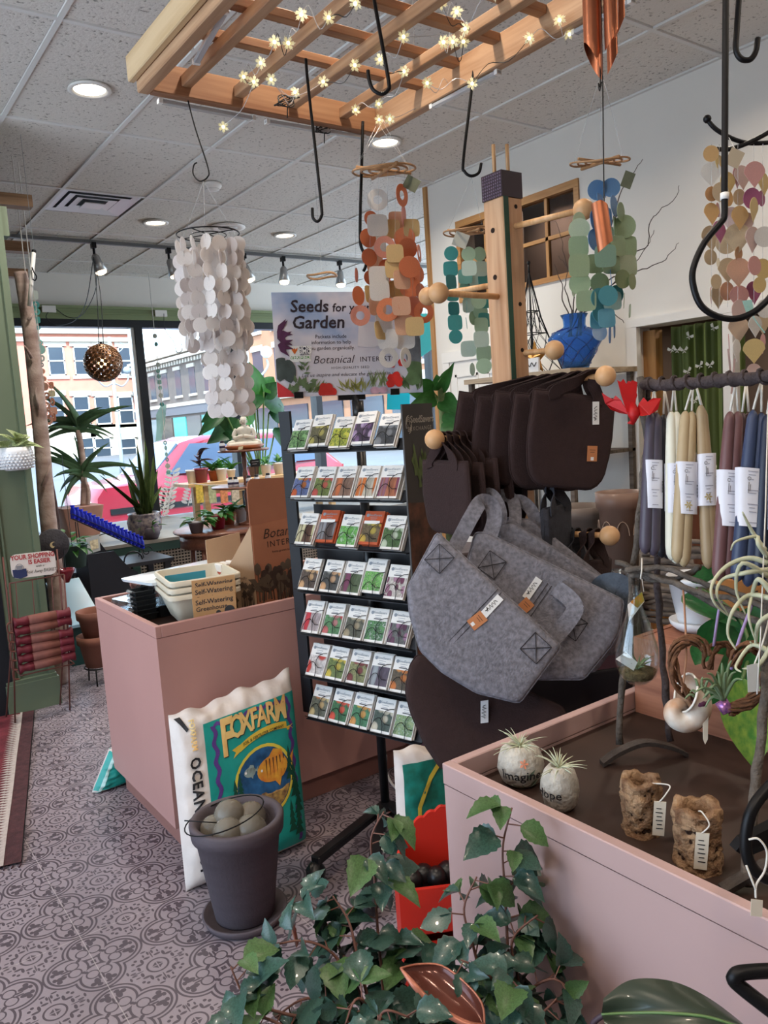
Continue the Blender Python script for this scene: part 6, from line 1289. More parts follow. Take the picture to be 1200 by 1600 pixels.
MB().prism([D(1174,1405,.98),D(1192,1407,.98),D(1191,1433,.98),D(1173,1431,.98)],_f2*.001).obj('paper_tag',M_tagp,ir)
tb=MB().tube(bez([D(1230,1516,.92),D(1165,1519,.92),D(1148,1526,.92),D(1155,1540,.92),D(1230,1598,.90)],5),.0085,10).obj('black_tube_frame',M_black,smooth=True); tag(tb,'bent black tube of a stand poking in at the lower right edge','stand')
# ---------- furniture and wares behind the bags
bs=thing('tall_shelf','tall pale wood topped shelf against the white wall, carrying the blue vase','shelf',(3.85,3.4,0))
M_bw=wood('bleached_wood','b9a58c','9a866e',.6,'y',3); M_dkw=wood('weathered_wood','6e6258','463d36',.8,'y',3)
MB().b2((3.55,3.05,1.735),(4.16,3.95,1.765)).obj('top_board',M_bw,bs); MB().b2((3.57,3.07,0),(3.60,3.10,1.735)).b2((3.57,3.90,0),(3.60,3.93,1.735)).b2((4.12,3.07,0),(4.15,3.10,1.735)).b2((4.12,3.90,0),(4.15,3.93,1.735)).obj('posts',M_dkw,bs)['kind']='stuff'
for z in (.35,.8,1.25): MB().b2((3.57,3.07,z),(4.15,3.93,z+.02)).obj('shelf_board',M_dkw,bs)
v=onX(897,578,3.8); v=V((3.8,3.22,1.766)); va=thing('glass_vase','cobalt blue glass vase with swirled ribs and curly willow twigs','vase',v)
M_cob=mat('cobalt_glass','6ca6f2',.06,trans=.8,ior=1.12); k_=1.0
MB().lathe(v,[(0,.0),(.075,.0),(.085,.03),(.12,.10),(.158,.16),(.16,.19),(.13,.222),(.078,.24),(.065,.26),(.068,.30),(.082,.325),(.077,.326),(.06,.30),(.056,.26),(.07,.235),(.12,.215),(.15,.185),(.148,.16),(.11,.10),(.07,.02),(0,.015)],36).obj('glass_body',M_cob,va,True)
m=MB()
for k in range(9): a=k*.7; m.tube([v+V((math.cos(a+t*.5)*r,math.sin(a+t*.5)*r,z)) for t,(r,z) in enumerate(((.09,.03),(.125,.10),(.162,.165),(.135,.224),(.075,.245)))],.003,5)
m.obj('swirl_ribs',glassmat('cobalt_rib','2a5cc0',.1,.3),va,True)['kind']='stuff'
for pts in ([(893,500),(880,470),(878,445),(870,425),(865,410)],[(893,500),(898,465),(893,440),(903,415),(890,395)],[(893,500),(890,470),(882,450),(886,420),(872,400)],[(900,500),(915,480),(935,470),(960,440),(985,420),(1010,385),(1022,360)],[(900,500),(950,440),(975,425),(990,395),(1012,385),(1015,350),(1030,330),(1055,310),(1062,290)],[(900,500),(950,450),(985,428),(1020,415),(1045,400),(1060,378)],[(900,500),(930,480),(965,495),(975,505)],[(893,500),(905,470),(900,440),(888,420),(878,380),(870,350),(862,345)],[(900,500),(935,420),(960,330),(975,290),(990,270),(1003,250)]):
    P=bez([onX(x,y,3.82+.012*math.sin(i*2+x)) for i,(x,y) in enumerate(pts)],4); P=[p+V((rnd.uniform(-.004,.004),rnd.uniform(-.006,.006),rnd.uniform(-.006,.006))) for p in P]; P[0]=v+V((rnd.uniform(-.04,.04),rnd.uniform(-.04,.04),.2)); MB().tube([P[0]]+P[1:],[.0045*(1-.7*i/len(P)) for i in range(len(P))],5).obj('willow_twig',mat('willow','4a403c',.8),va,True)
ob=thing('wire_obelisk','tall black wire pyramid frame standing beside the blue vase','garden obelisk',(3.7,3.55,1.766)); oc=V((3.75,3.52,1.766)); m=MB(); hh=.62
M_w=M_black; apex=oc+V((0,0,hh)); bs_=[oc+V((.13*a,.13*b,0)) for a,b in ((-1,-1),(1,-1),(1,1),(-1,1))]
for b in bs_: MB().tube([b,b.lerp(apex,.55)+(oc+V((0,0,hh*.55))-b.lerp(apex,.55))*.25,apex],.005,5).obj('corner_wire',M_w,ob,True)
MB().tube([apex,apex+V((0,0,.05))],.006,6).ball(apex+V((0,0,.06)),.012,8).obj('finial',M_w,ob,True)
for a in range(4):
    m=MB(); c0,c1=bs_[a],bs_[(a+1)%4]; f=lambda u,s: (c0.lerp(c1,u)).lerp(apex,s)+(oc+V((0,0,hh*s))-(c0.lerp(c1,u)).lerp(apex,s))*(.25*min(1,s/.55) if s<.55 else .25*(1-s)/.45)
    for s in (.0,.2,.4,.62): m.tube([f(0,s),f(1,s)],.003,4)
    for s0,s1 in ((0,.2),(.2,.4),(.4,.62)): m.tube([f(0,s0),f(.5,s1),f(1,s0)],.0022,4).tube([f(.5,s0),f(.25,(s0+s1)/2),f(0,s1)],.0022,4).tube([f(.5,s0),f(.75,(s0+s1)/2),f(1,s1)],.0022,4)
    m.tube([f(.33,.4),f(.5,.95)],.002,4).tube([f(.66,.4),f(.5,.95)],.002,4); m.obj('wire_lattice',M_w,ob)['kind']='stuff'
so=thing('metal_star','dull gold metal star leaning at the foot of the black obelisk','star',onX(836,575,3.66)); c=onX(836,560,3.66); m=MB(); pts=[]
for k in range(10): a=PI/2+k*PI/5; r=.115 if k%2==0 else .045; pts.append(c+V((0,-math.cos(a)*r,math.sin(a)*r)))
m.add(pts+[c-V((.03,0,0)),c+V((.02,0,0))],[(k,(k+1)%10,10) for k in range(10)]+[((k+1)%10,k,11) for k in range(10)]); m.obj('star_body',mat('old_gold','a8793a',.4,.6),so)
s2=onX(852,575,3.60); sgc=MB().b2((3.56,3.30,1.767),(3.575,3.46,1.85)).obj('note_card',M_white); tag(sgc,'small white card with handwritten loops beside the gold star','card'); MB().tube(bez([V((3.558,3.44-.018*k,1.80+.022*(k%2))) for k in range(8)],4),.003,4).obj('handwriting',M_ink,sgc,True)
# low table with plant pots behind the bags
lt=thing('low_table','weathered low table behind the bags carrying plastic pots','table',(2.65,1.95,0)); MB().b2((2.2,1.35,.87),(3.3,2.10,.90)).obj('table_top',M_dkw,lt)
for x,y in ((2.24,1.4),(3.26,1.4),(3.26,2.05),(2.24,2.05)): MB().b2((x-.025,y-.025,0),(x+.025,y+.025,.87)).obj('leg',M_dkw,lt)
for k in range(4): MB().b2((2.2,1.36+.18*k,.4),(3.3,1.52+.18*k,.42)).obj('shelf_slat',M_dkw,lt)
M_pp=mat('translucent_brown_pot','8a6f62',.4,alpha=.92); M_pg=mat('taupe_pot','776a62',.5)
def ppot(px,dep,ztop_py,r,h,label,m):
    b=D(px,ztop_py,dep); b=V((b.x,b.y,.901)); t=thing('plastic_pot',label,'pot',b); h=D(px,ztop_py,dep).z-.901
    MB().lathe(b,[(0,0),(r*.75,0),(r*.93,h*.82),(r*1.05,h*.83),(r*1.08,h),(r*1.0,h),(r*.9,h*.84),(r*.7,.01),(0,.01)],28).obj('pot',m,t,True); return t,b,h
t,b,h=ppot(967,2.85,768,.078,.2,'brown see through plastic pot with arched pattern behind the brown bags',M_pp)
m=MB()
for k in range(8): a=k*PI/4; c=b+V((.074*math.cos(a),.074*math.sin(a),h*.55)); tn=V((-math.sin(a),math.cos(a),0)); m.tube([c+tn*(.022*math.cos(q))+V((0,0,.05*math.sin(q))) for q in [i*PI/8 for i in range(9)]],.002,4)
m.obj('arch_relief',mat('arch_relief','a08878',.5),t)['kind']='stuff'
ppot(905,3.05,790,.10,.22,'grey taupe plastic pot half hidden behind the brown bags',M_pg)
for k in range(5):
    p=D(948+k*14,862+k*2,2.75); p=V((p.x,p.y,.901)); o=MB().lathe(p,[(0,0),(.02,0),(.024,.075),(.022,.075),(.018,.004),(0,.004)],14).obj('clear_cup',glassmat('cup_clear','e0e4e6',.15,.5),smooth=True); tag(o,'small clear ridged cup on the low table, %s from the left'%('first','second','third','fourth','fifth')[k],'cup','clear cups on the low table')
sp_=thing('spider_plant','striped leaved plant in a clay pot behind the tan candles','plant',D(1118,760,2.75)); b=D(1118,760,2.75); hz=b.z-.901; MB().lathe((b.x,b.y,.901),[(0,0),(.07,0),(.09,hz*.82),(.1,hz*.82),(.1,hz),(.085,hz),(0,hz*.9)],20).obj('pot',mat('terracotta','a5603f',.8),sp_,True)
M_strap=mat('striped_leaf','8a9a78',.5,var=.5,scale=20,tint='c9cdb4')
for k in range(26):
    d=rdir(.2,1.3); B=b+V((0,0,-.01)); l=rnd.uniform(.18,.34); P=[B+d*(l*q)+V((0,0,-1))*(l*.55*q*q) for q in [i/6 for i in range(7)]]; MB().tube(P,[.004*(1-.8*i/6) for i in range(7)],4).obj('leaf',M_strap,sp_,True)
br_=thing('driftwood_bundle','bundle of weathered grey sticks lying behind the candle stand legs','driftwood',D(1050,900,2.05)); 
for k in range(16): y=845+k*8; MB().tube(bez([D(1003,y+rnd.uniform(-6,6),2.1),D(1040,y+rnd.uniform(-6,10),2.08),D(1090,y+rnd.uniform(-4,14),2.05),D(1130,y+10,2.05)],3),rnd.uniform(.006,.010),5).obj('stick',M_dkw,br_,True)
for px in (1008,1120): MB().tube([D(px,845,2.12),onZ(px,1005,CZ) if False else D(px,1010,2.12)],.012,6).obj('upright_stick',M_dkw,br_,True)
# ================================================================ TRELLIS AND HANGING THINGS
TZl=2.55; a_=onZ(213,147,TZl); b_=onZ(595,215,TZl); TX0,TX1=a_.x,b_.x; TY1=(a_.y+b_.y)/2; TY0=TY1-1.75; BH=.085; BT=.036
tl=thing('wooden_trellis','wooden lattice frame hung below the ceiling with hooks and star lights','trellis',((TX0+TX1)/2,(TY0+TY1)/2,TZl))
M_cedx=wood('cedar_x','a9805f','875c40',.55,'x',2.4); M_cedy=wood('cedar_y','bc9877','98704f',.55,'y',2.4); M_pale=wood('pale_board','cdb28c','b3946a',.55,'y',2.2)
MB().b2((TX0,TY0,TZl),(TX0+BT,TY1,TZl+BH),bev=.003).obj('side_beam',M_cedy,tl); MB().b2((TX1-BT,TY0,TZl),(TX1,TY1,TZl+BH),bev=.003).obj('side_beam',M_cedy,tl)
MB().b2((TX0+BT,TY1-BT,TZl),(TX1-BT,TY1,TZl+BH),bev=.003).obj('end_beam',M_cedx,tl); MB().b2((TX0+BT,TY0,TZl),(TX1-BT,TY0+BT,TZl+BH),bev=.003).obj('end_beam',M_cedx,tl)
MB().b2((TX0-.022,TY0,TZl+.03),(TX0-.001,TY1+.01,TZl+BH+.018),bev=.003).obj('edge_board',M_pale,tl)
W_=TX1-TX0
for r in (.16,.356,.575,.80): x=TX0+W_*r; MB().b2((x-.016,TY0+BT,TZl+.028),(x+.016,TY1-BT,TZl+.06),bev=.002).obj('long_slat',M_cedy,tl)
y=TY1-.285
while y>TY0+.1: MB().b2((TX0+BT,y-.016,TZl+.060),(TX1-BT,y+.016,TZl+.084),bev=.002).obj('cross_slat',M_cedx,tl); y-=.178
for x in (TX0+.02,TX1-.02):
    for yy in (TY0+.1,TY1-.25): MB().tube([(x,yy,TZl+BH),(x,yy,CEIL)],.0016,5).obj('hanging_chain',M_steel,tl)
M_bar=mat('acrylic_bar','c8ccd0',.15,.3,alpha=.9)
for k,(a,b,lb) in enumerate((((306,98),(352,15),'clear light bar along the left inner edge of the trellis'),((247,158),(398,186),'clear light bar under the front trellis beam, left'),((415,190),(570,215),'clear light bar under the front trellis beam, right'),((674,168),(780,112),'clear light bar under the right trellis beam'),((895,53),(990,0),'clear light bar under the right trellis beam, nearest the viewer'))):
    A=onZ(*a,TZl-.008 if k else TZl+.012); B=onZ(*b,TZl-.008 if k else TZl+.012); o=MB().bar(A,B,.018,.012,bev=.002).obj('light_bar',M_bar,loc=A); tag(o,lb,'light bar','light bars on the trellis'); WL[o.name_full]=A.copy()
    dv=(B-A).normalized()
    for q,s in ((A,1),(B,-1)): MB().bar(q,q+dv*(.012*s),.02,.014).obj('end_cap',M_trimw,o)
# string lights
sl_=thing('string_lights','string of star shaped flower lights wound over the trellis','string lights',((TX0+TX1)/2,TY1-.5,TZl)); M_fl=mat('flower_petal','e4dfc0',.4,emit=.28,ecol='efe6b8',transl=.35); M_flc=mat('flower_core','fff2c0',.5,emit=3.5,ecol='ffeeb0')
fm=MB(); 
for k in range(6):
    a=k*PI/3; p=lambda r,da,z: (r*math.cos(a+da),r*math.sin(a+da),z); n=len(fm.v)
    fm.add([(0,0,0),p(.010,-.45,.001),p(.0165,-.30,.004),p(.0145,-.12,.004),p(.0205,0,.007),p(.0145,.12,.004),p(.0165,.30,.004),p(.010,.45,.001)],[tuple(range(8))])
fm.k=1; fm.ball((0,0,.004),.0050,8)
fm=mesh(fm,'flower_light',M_fl); fm.materials.append(M_flc)
FL=[(471,22),(513,28),(556,4),(429,65),(450,68),(408,98),(380,120),(397,128),(424,124),(349,198),(462,143),(505,128),(554,102),(594,93),(630,58),(690,5),(713,17),(728,45),(692,66),(708,65),(724,65),(632,112),(667,130),(705,140),(738,131),(591,162),(555,172),(592,187),(609,186),(669,165),(773,-12),(828,59),(874,30),(889,52)]
FP=[]
for i,(x,y) in enumerate(FL):
    z=TZl+rnd.uniform(-.03,.05) if i!=9 else TZl-.05; p=onZ(x,y,z); FP.append(p); nrm=((CP-p).normalized()+V((rnd.uniform(-.7,.7),rnd.uniform(-.7,.7),rnd.uniform(-.5,.3)))).normalized(); X,Y,Z=frame(nrm); inst(fm,'flower_light',sl_,mtx(p,X,Y,Z)@Matrix.Rotation(rnd.uniform(0,1),4,'Z'))
    MB().tube([p-Z*.001,p-Z*.014],.0035,5).obj('socket',mat('socket_cream','d8cfae',.5),sl_)
order=sorted(range(len(FP)),key=lambda i:(round((FP[i].x-TX0)/.2),FP[i].y)); 
for i in range(len(order)-1):
    A,B=FP[order[i]],FP[order[i+1]]
    if (A-B).length<.45: MB().tube(bez([A,A.lerp(B,.35)+V((0,0,-.03+rnd.uniform(-.02,.05))),A.lerp(B,.7)+V((0,0,-.03+rnd.uniform(-.02,.06))),B],4),.0012,4).obj('wire',M_clear if i%3 else M_cord,sl_)
for cpx in ((447,158),(505,200)):
    c=onZ(*cpx,TZl+.0); m=MB()
    for k in range(4): m.tube([c+V((.028*math.cos(a)*(1+.2*k),.012*math.sin(a+k),.022*math.sin(a*1.0+k*.6))) for a in [i*.5 for i in range(14)]],.0018,5)
    m.tube(bez([c+V((.05,0,.02)),c+V((.01,0,-.0)),c+V((-.0,0,-.05))]),.002,5); m.obj('cable_bundle',M_cord,sl_,True)
# hooks
def hook(label,pts,d,r=.0042,cat='hook',m=None):
    P=bez([D(*p,d if len(p)==2 else p[2]) if len(p)<3 else D(*p) for p in pts],6); o=MB().tube(P,r,8).obj('ceiling_hook',m or M_black,smooth=True,loc=P[0]); WL[o.name_full]=P[0].copy(); return tag(o,label,cat,'black hanging hooks')
hook('long black J hook hanging from the trellis, left of the orange chime',[(478,92),(480,120),(490,210),(502,320),(502,338),(496,346),(489,340),(488,325)],2.15)
hook('black J hook hanging over the middle of the trellis',[(583,-10),(590,30),(607,125),(606,141),(596,147),(583,140),(577,125),(575,110)],1.85,.0045)
hook('black J hook hanging from the right trellis beam, behind the post',[(743,80),(738,130),(724,250),(726,268),(736,275),(748,270),(752,255)],2.4,.0046)
hook('thin wire hook carrying the white capiz chime',[(292,150),(305,200),(325,262),(324,277),(312,283),(302,272),(303,258),(308,254)],2.42,.0022)
hook('long thin black hook beside the orange chime',[(567,190),(565,260),(563,330),(563,378),(568,395),(572,412),(568,424)],2.75,.0055)
hook('black J hook at the top right corner of the view',[(1156,-20),(1151,50),(1150,78),(1158,92),(1172,93),(1181,80),(1184,60)],1.5,.0055)
sh_=thing('plant_hook','thick black wrought iron hook with a large open loop at the right','plant hook',D(1133,0,1.25)); P=bez([D(*p,1.22) for p in ((1136,-40),(1134,0),(1133,150),(1132,290),(1132,335),(1126,348),(1100,380),(1083,420),(1084,450),(1096,478),(1120,494),(1150,498),(1180,486),(1205,462),(1225,430))],6)
MB().tube(P,.0050,10).obj('rod',M_black,sh_,True); MB().tube([D(1132.3,302,1.22),D(1132,312,1.22)],.0066,10).obj('white_tape',M_white,sh_,True)
# scroll hanger behind
sc_h=thing('scroll_hanger','black iron scroll hanger with ball ends against the white wall','hanger',D(1150,220,1.75)); 
MB().tube(bez([D(*p,1.75) for p in ((1105,187),(1120,203),(1150,219),(1180,224),(1230,220))]),.005,8).tube(bez([D(*p,1.74) for p in ((1120,233),(1140,233),(1165,225),(1190,213),(1230,190))]),.005,8).obj('scroll',M_black,sc_h,True); MB().ball(D(1105,186,1.75),.009,12).obj('ball_end',M_black,sc_h,True)
# ---------------------------------------------------------------- capiz chimes
def cap(nm,col,tr=.45):
    col=tuple(int(int(col[i:i+2],16)*.78+255*.22*.95) for i in (0,2,4)); return mat('capiz_'+nm,col,.3,var=.12,scale=25,transl=tr,coat=.2)
def disc_me(nm,m,sides=20,sq=0,hole=0,tear=0):
    mb=MB(); o=[]; i_=[]
    for k in range(sides):
        a=2*PI*k/sides; c,s=math.cos(a),math.sin(a)
        if sq: r=1/(abs(c)**5+abs(s)**5)**.2; r*=.93
        else: r=1
        if tear: y=s*r; x=c*r*(1 if y>0 else max(.03,(1+y)**.75)); o.append((x,y*(1 if y>0 else 1.35),0))
        else: o.append((c*r,s*r,0))
        i_.append((c*hole,s*hole,0))
    th=.03
    if hole:
        mb.add([(x,y,th) for x,y,_ in o]+[(x,y,th) for x,y,_ in i_]+[(x,y,-th) for x,y,_ in o]+[(x,y,-th) for x,y,_ in i_],[(k,(k+1)%sides,sides+(k+1)%sides,sides+k) for k in range(sides)]+[(2*sides+k,3*sides+k,3*sides+(k+1)%sides,2*sides+(k+1)%sides) for k in range(sides)]+[(k,2*sides+k,2*sides+(k+1)%sides,(k+1)%sides) for k in range(sides)])
    else: mb.prism([(x,y,-th) for x,y,_ in o],(0,0,2*th))
    return mesh(mb,nm,m)
SH={}
def shell_(kind,colname,col,tr=.45):
    k=(kind,colname)
    if k not in SH: SH[k]=disc_me('shell_disc',cap(colname,col,tr),**{'disc':{},'ring':dict(hole=.42),'square':dict(sq=1,sides=24),'tear':dict(tear=1,sides=24)}[kind])
    return SH[k]
def put(root,me,p,r,yaw,tilt=0,ry=None):
    x=V((math.cos(yaw),math.sin(yaw),0)); z=V((-math.sin(yaw),math.cos(yaw),0)); y=V((0,0,1)); y=(y+z*tilt).normalized(); z=x.cross(y)
    inst(me,'shell_disc',root,mtx(p,x*r,y*(ry or r),z*r))
FACE=math.atan2(_r2.y,_r2.x)
# white two tier chime
wc=D(325,366,2.42); wt=thing('capiz_chime','white capiz shell chime in two tiers hanging by the window','wind chime',wc,'capiz wind chimes')
Rr=.094; MB().tube([wc+V((Rr*math.cos(a),Rr*math.sin(a),0)) for a in [i*PI/20 for i in range(40)]],.0022,6,closed=True).tube([wc+V((Rr*math.cos(a),Rr*math.sin(a),0)) for a in (.6,.6+PI)],.0018,5).tube([wc+V((Rr*math.cos(a),Rr*math.sin(a),0)) for a in (2.1,2.1+PI)],.0018,5).tube([wc+V((.055*math.cos(a),.055*math.sin(a),-.004)) for a in [i*PI/12 for i in range(24)]],.0015,5,closed=True).obj('hoop',M_black,wt,True)
top=D(318,283,2.42)
for a in (0,2.1,4.2): MB().tube([wc+V((Rr*math.cos(a),Rr*math.sin(a),0)),top],.0006,4).obj('thread',M_clear,wt)
dw=[shell_('disc','white%d'%i,c,.5) for i,c in enumerate(('efe8e4','e2d9d6','f4efec'))]
def strand(root,x,y,z0,n,r,sp,mes,fy=None,lean=0,jit=.9):
    for k in range(n):
        z=z0-.016-r-k*sp; put(root,mes(k),V((x,y,z)),r*rnd.uniform(.96,1.04),FACE+rnd.gauss(0,jit),rnd.uniform(-.12,.12))
    MB().tube([(x,y,z0),(x,y,z0-n*sp)],.0005,3).obj('thread',M_clear,root)
for k in range(15): a=2*PI*k/15; strand(wt,wc.x+Rr*math.cos(a),wc.y+Rr*math.sin(a),wc.z+rnd.uniform(-.01,.0),8 if k%3 else 7,.0235,.0395,lambda q:rnd.choice(dw))
for k in range(8): a=2*PI*k/8+.2; strand(wt,wc.x+.058*math.cos(a)+.018,wc.y+.058*math.sin(a)-.012,wc.z-.02,13,.0235,.0395,lambda q:rnd.choice(dw))
# generic rattan ring
M_rat=mat('rattan','a98058',.6,var=.2,scale=40)
def rattan(root,c,r,tilt=.0,n=3):
    for k in range(n):
        rr=r*(1-.26*k); MB().tube([c+V((rr*math.cos(a),rr*math.sin(a),rr*math.sin(a+.7)*tilt+.002*math.sin(3*a))) for a in [i*PI/16 for i in range(32)]],r*.035,6,closed=True).obj('rattan_ring',M_rat,root,True)
    MB().tube([c+V((-r,.1*r,0)),c+V((r,-.1*r,0))],r*.05,6).tube([c+V((-.25*r,-r,-.01)),c+V((.25*r,r,.005))],r*.06,6).obj('rattan_bar',M_rat,root,True)
def tagcard(root,px,py,d,w_,h,ang,m): c=D(px,py,d); x=_r2*math.cos(ang)+_d3*math.sin(ang); y=-_d3*math.cos(ang)+_r2*math.sin(ang); MB().box(c,(w_,h,.001),(x,y,x.cross(y))).obj('card_tag',m,root)
M_gtag=mat('green_tag','5a5f4c',.6,var=.2,scale=40)
def pxstrand(root,d,lst,r0=1.0):
    """lst: (px,py,kind,colourname,colour,radius px,yaw offset)"""
    for px,py,kd,cn,co,r,yo in lst: put(root,shell_(kd,cn,co),D(px,py,d+rnd.uniform(-.05,.05)),r*1.12*d/FPX,FACE+yo+rnd.uniform(-.15,.15),rnd.uniform(-.08,.08))
oc_=D(600,266,2.72); ot=thing('capiz_chime','orange, peach and white capiz chime on a rattan ring before the seed sign','wind chime',oc_,'capiz wind chimes'); rattan(ot,oc_,.108,.12)
for x,y in ((590,192),(598,190)): 
    for sx in (-45,40): MB().tube([D(x,y,2.75),D(600+sx,264,2.72)],.0006,4).obj('thread',M_clear,ot)
tagcard(ot,643,287,2.68,.05,.045,.5,M_gtag)
O,P_,Y_,W_2,R_=('orange','d9733c'),('peach','e0b08c'),('honey','d8b878'),('pearl','dcd8d2'),('rust','c05a2c')
lst=[]
def L(px,py,kd,c,r,yo=0): lst.append((px,py,kd,c[0],c[1],r,yo))
for a in ((590,312,'ring',W_2,15,0),(628,305,'ring',O,15,1.0),(631,338,'disc',('pink','d99080'),15,1.2),(580,342,'disc',R_,11,.5),(590,352,'square',W_2,16,.3),(620,344,'square',P_,13,.4),(643,356,'square',Y_,13,.2),(611,358,'square',Y_,14,.3),(575,372,'disc',O,13,.6),(588,382,'square',W_2,15,.2),(632,372,'disc',O,15,0),(601,386,'ring',('pinkish','d98a70'),15,.2),(637,388,'disc',R_,14,.4),(617,396,'square',Y_,13,0),(655,396,'ring',O,12,1.3),(577,402,'disc',R_,12,.4),(586,412,'square',P_,14,.4),(616,420,'square',Y_,14,.2),(604,421,'disc',('deep','cf6638'),14,.7),(640,417,'disc',R_,15,.1),(654,428,'disc',O,12,.8),(578,434,'disc',R_,10,.6),(592,432,'square',W_2,15,.2),(628,437,'square',P_,14,.5),(593,454,'square',W_2,15,.1),(605,450,'disc',('blush','d4795c'),15,.8),(620,452,'square',Y_,13,.3),(641,449,'disc',O,15,0),(657,455,'disc',('deep','cf6638'),11,.9),(578,460,'square',Y_,13,.9),(590,478,'square',P_,14,.5),(606,484,'ring',O,16,0),(627,478,'square',P_,14,.2),(645,480,'disc',('blush','d4795c'),15,.1),(662,488,'ring',('deep','cf6638'),15,.4),(600,505,'square',W_2,14,.5),(632,508,'square',P_,15,.2),(648,510,'square',Y_,14,.2),(597,516,'square',Y_,14,.6),(606,530,'square',W_2,15,0),(633,530,'square',W_2,15,0),(607,559,'ring',W_2,14,.3),(634,559,'ring',W_2,14,.9),(560,462,'disc',O,13,.8),(563,493,'ring',('pinkish','d98a70'),14,.1),(557,430,'disc',('blush','d4795c'),10,1.4)): L(*a)
pxstrand(ot,2.72,lst)
for px in (558,580,592,606,618,632,645,656): MB().tube([D(px,268,2.72),D(px-2+(px-605)*.05,470,2.72)],.0005,3).obj('thread',M_clear,ot)
# green-blue chime
gc=D(937,253,1.95); gt=thing('capiz_chime','sea green and blue capiz chime on a rattan ring right of the post','wind chime',gc,'capiz wind chimes'); rattan(gt,gc,.071,.2)
for sx in (-40,0,38): MB().tube([D(940,110,1.95),D(937+sx,253,1.95)],.0006,4).obj('thread',M_clear,gt)
tagcard(gt,981,281,1.93,.026,.04,.35,M_gtag)
B1,B2,G1,G2,G3,TE=('blue','5b8fc0'),('deepblue','3f78b0'),('seagreen','a5bd93'),('sage','8fa77e'),('paleg','c0cfb0'),('tealsh','3f98a5'); lst=[]
for a in ((933,297,'disc',B1,14,0),(945,294,'disc',B2,13,1.2),(955,293,'disc',B1,13,.1),(938,318,'square',B2,14,.9),(960,322,'disc',B1,15,.9),(970,331,'disc',G2,13,.9),(905,345,'disc',G3,12,.6),(905,358,'disc',G3,15,0),(904,385,'square',G1,15,.1),(905,415,'square',G1,16,.1),(906,443,'disc',G1,15,0),(916,470,'square',G1,15,0),(930,345,'disc',B2,15,.9),(930,375,'disc',B2,15,.7),(944,340,'square',B2,15,.5),(945,370,'square',('mixg','7fa58a'),16,.4),(946,400,'square',('mixg','7fa58a'),16,.2),(930,412,'square',G2,14,.2),(955,412,'square',G2,15,.3),(963,355,'square',G2,14,.9),(976,354,'disc',G1,16,0),(979,386,'square',G1,16,.1),(980,415,'square',G3,16,.2),(966,384,'square',G1,15,.5),(937,442,'disc',G2,14,0),(955,436,'disc',B2,13,1.2),(973,436,'disc',('olive','93a26c'),13,.3),(988,440,'disc',('olive','93a26c'),11,.9),(935,465,'disc',TE,13,.3),(950,462,'disc',TE,14,.2),(963,460,'disc',TE,13,.5),(957,470,'square',('ice','a9cfc8'),14,.0),(938,488,'disc',TE,14,.4),(933,500,'square',('aqua','58a8c0'),13,.3),(948,497,'square',('aqua','58a8c0'),14,.1),(975,470,'square',('olive','93a26c'),11,1.2),(984,486,'square',('olive','93a26c'),10,1.3),(937,519,'disc',('pearlblue','b9cde0'),12,.2),(953,522,'disc',B1,13,1.3),(960,515,'disc',B1,12,1.3),(896,450,'disc',G3,12,1.0)): L(*a)
pxstrand(gt,1.95,lst)
# teal chime behind post
tc_=D(730,362,2.5); tt=thing('capiz_chime','teal and mint capiz chime hanging behind the post','wind chime',tc_,'capiz wind chimes'); rattan(tt,tc_,.075,.05)
for sx in (-30,25): MB().tube([D(737,277,2.45),D(730+sx,360,2.5)],.0006,4).obj('thread',M_clear,tt)
tagcard(tt,720,375,2.46,.045,.045,.35,mat('grey_tag2','a8aaa0',.6)); lst=[]
T1,T2,M1,M2=('teal','2f9a98'),('tealdark','1f8588'),('mint','a9c8a8'),('mintw','c3d8cc')
for a in ((705,396,'disc',T1,10,0),(704,420,'square',T1,11,.1),(705,440,'square',T2,10,.6),(707,460,'square',T1,10,.3),(709,482,'square',T2,10,.5),(711,504,'square',T1,11,.2),(712,526,'disc',T1,10,0),(732,397,'disc',M1,10,0),(749,397,'disc',M1,10,.2),(733,419,'square',M2,11,.1),(751,420,'square',M2,11,.2),(727,432,'square',('aquam','6fb5a8'),11,.2),(745,440,'square',M2,11,.2),(727,455,'square',('aquam','6fb5a8'),11,.5),(733,477,'square',M2,11,.3),(748,470,'disc',M1,11,.2),(740,497,'disc',M1,10,.9),(729,480,'disc',T2,8,1.4),(729,505,'disc',T2,8,1.4),(751,487,'disc',M1,11,.2),(752,508,'square',M1,11,.2),(757,470,'square',T1,11,.4),(757,500,'square',T1,11,.5),(732,545,'square',M2,12,0),(752,530,'square',M2,12,.2),(756,552,'square',M1,12,.3),(738,577,'disc',M2,9,.9),(756,572,'disc',M1,11,0),(757,440,'square',T1,11,.4)): L(*a)
pxstrand(tt,2.5,lst)
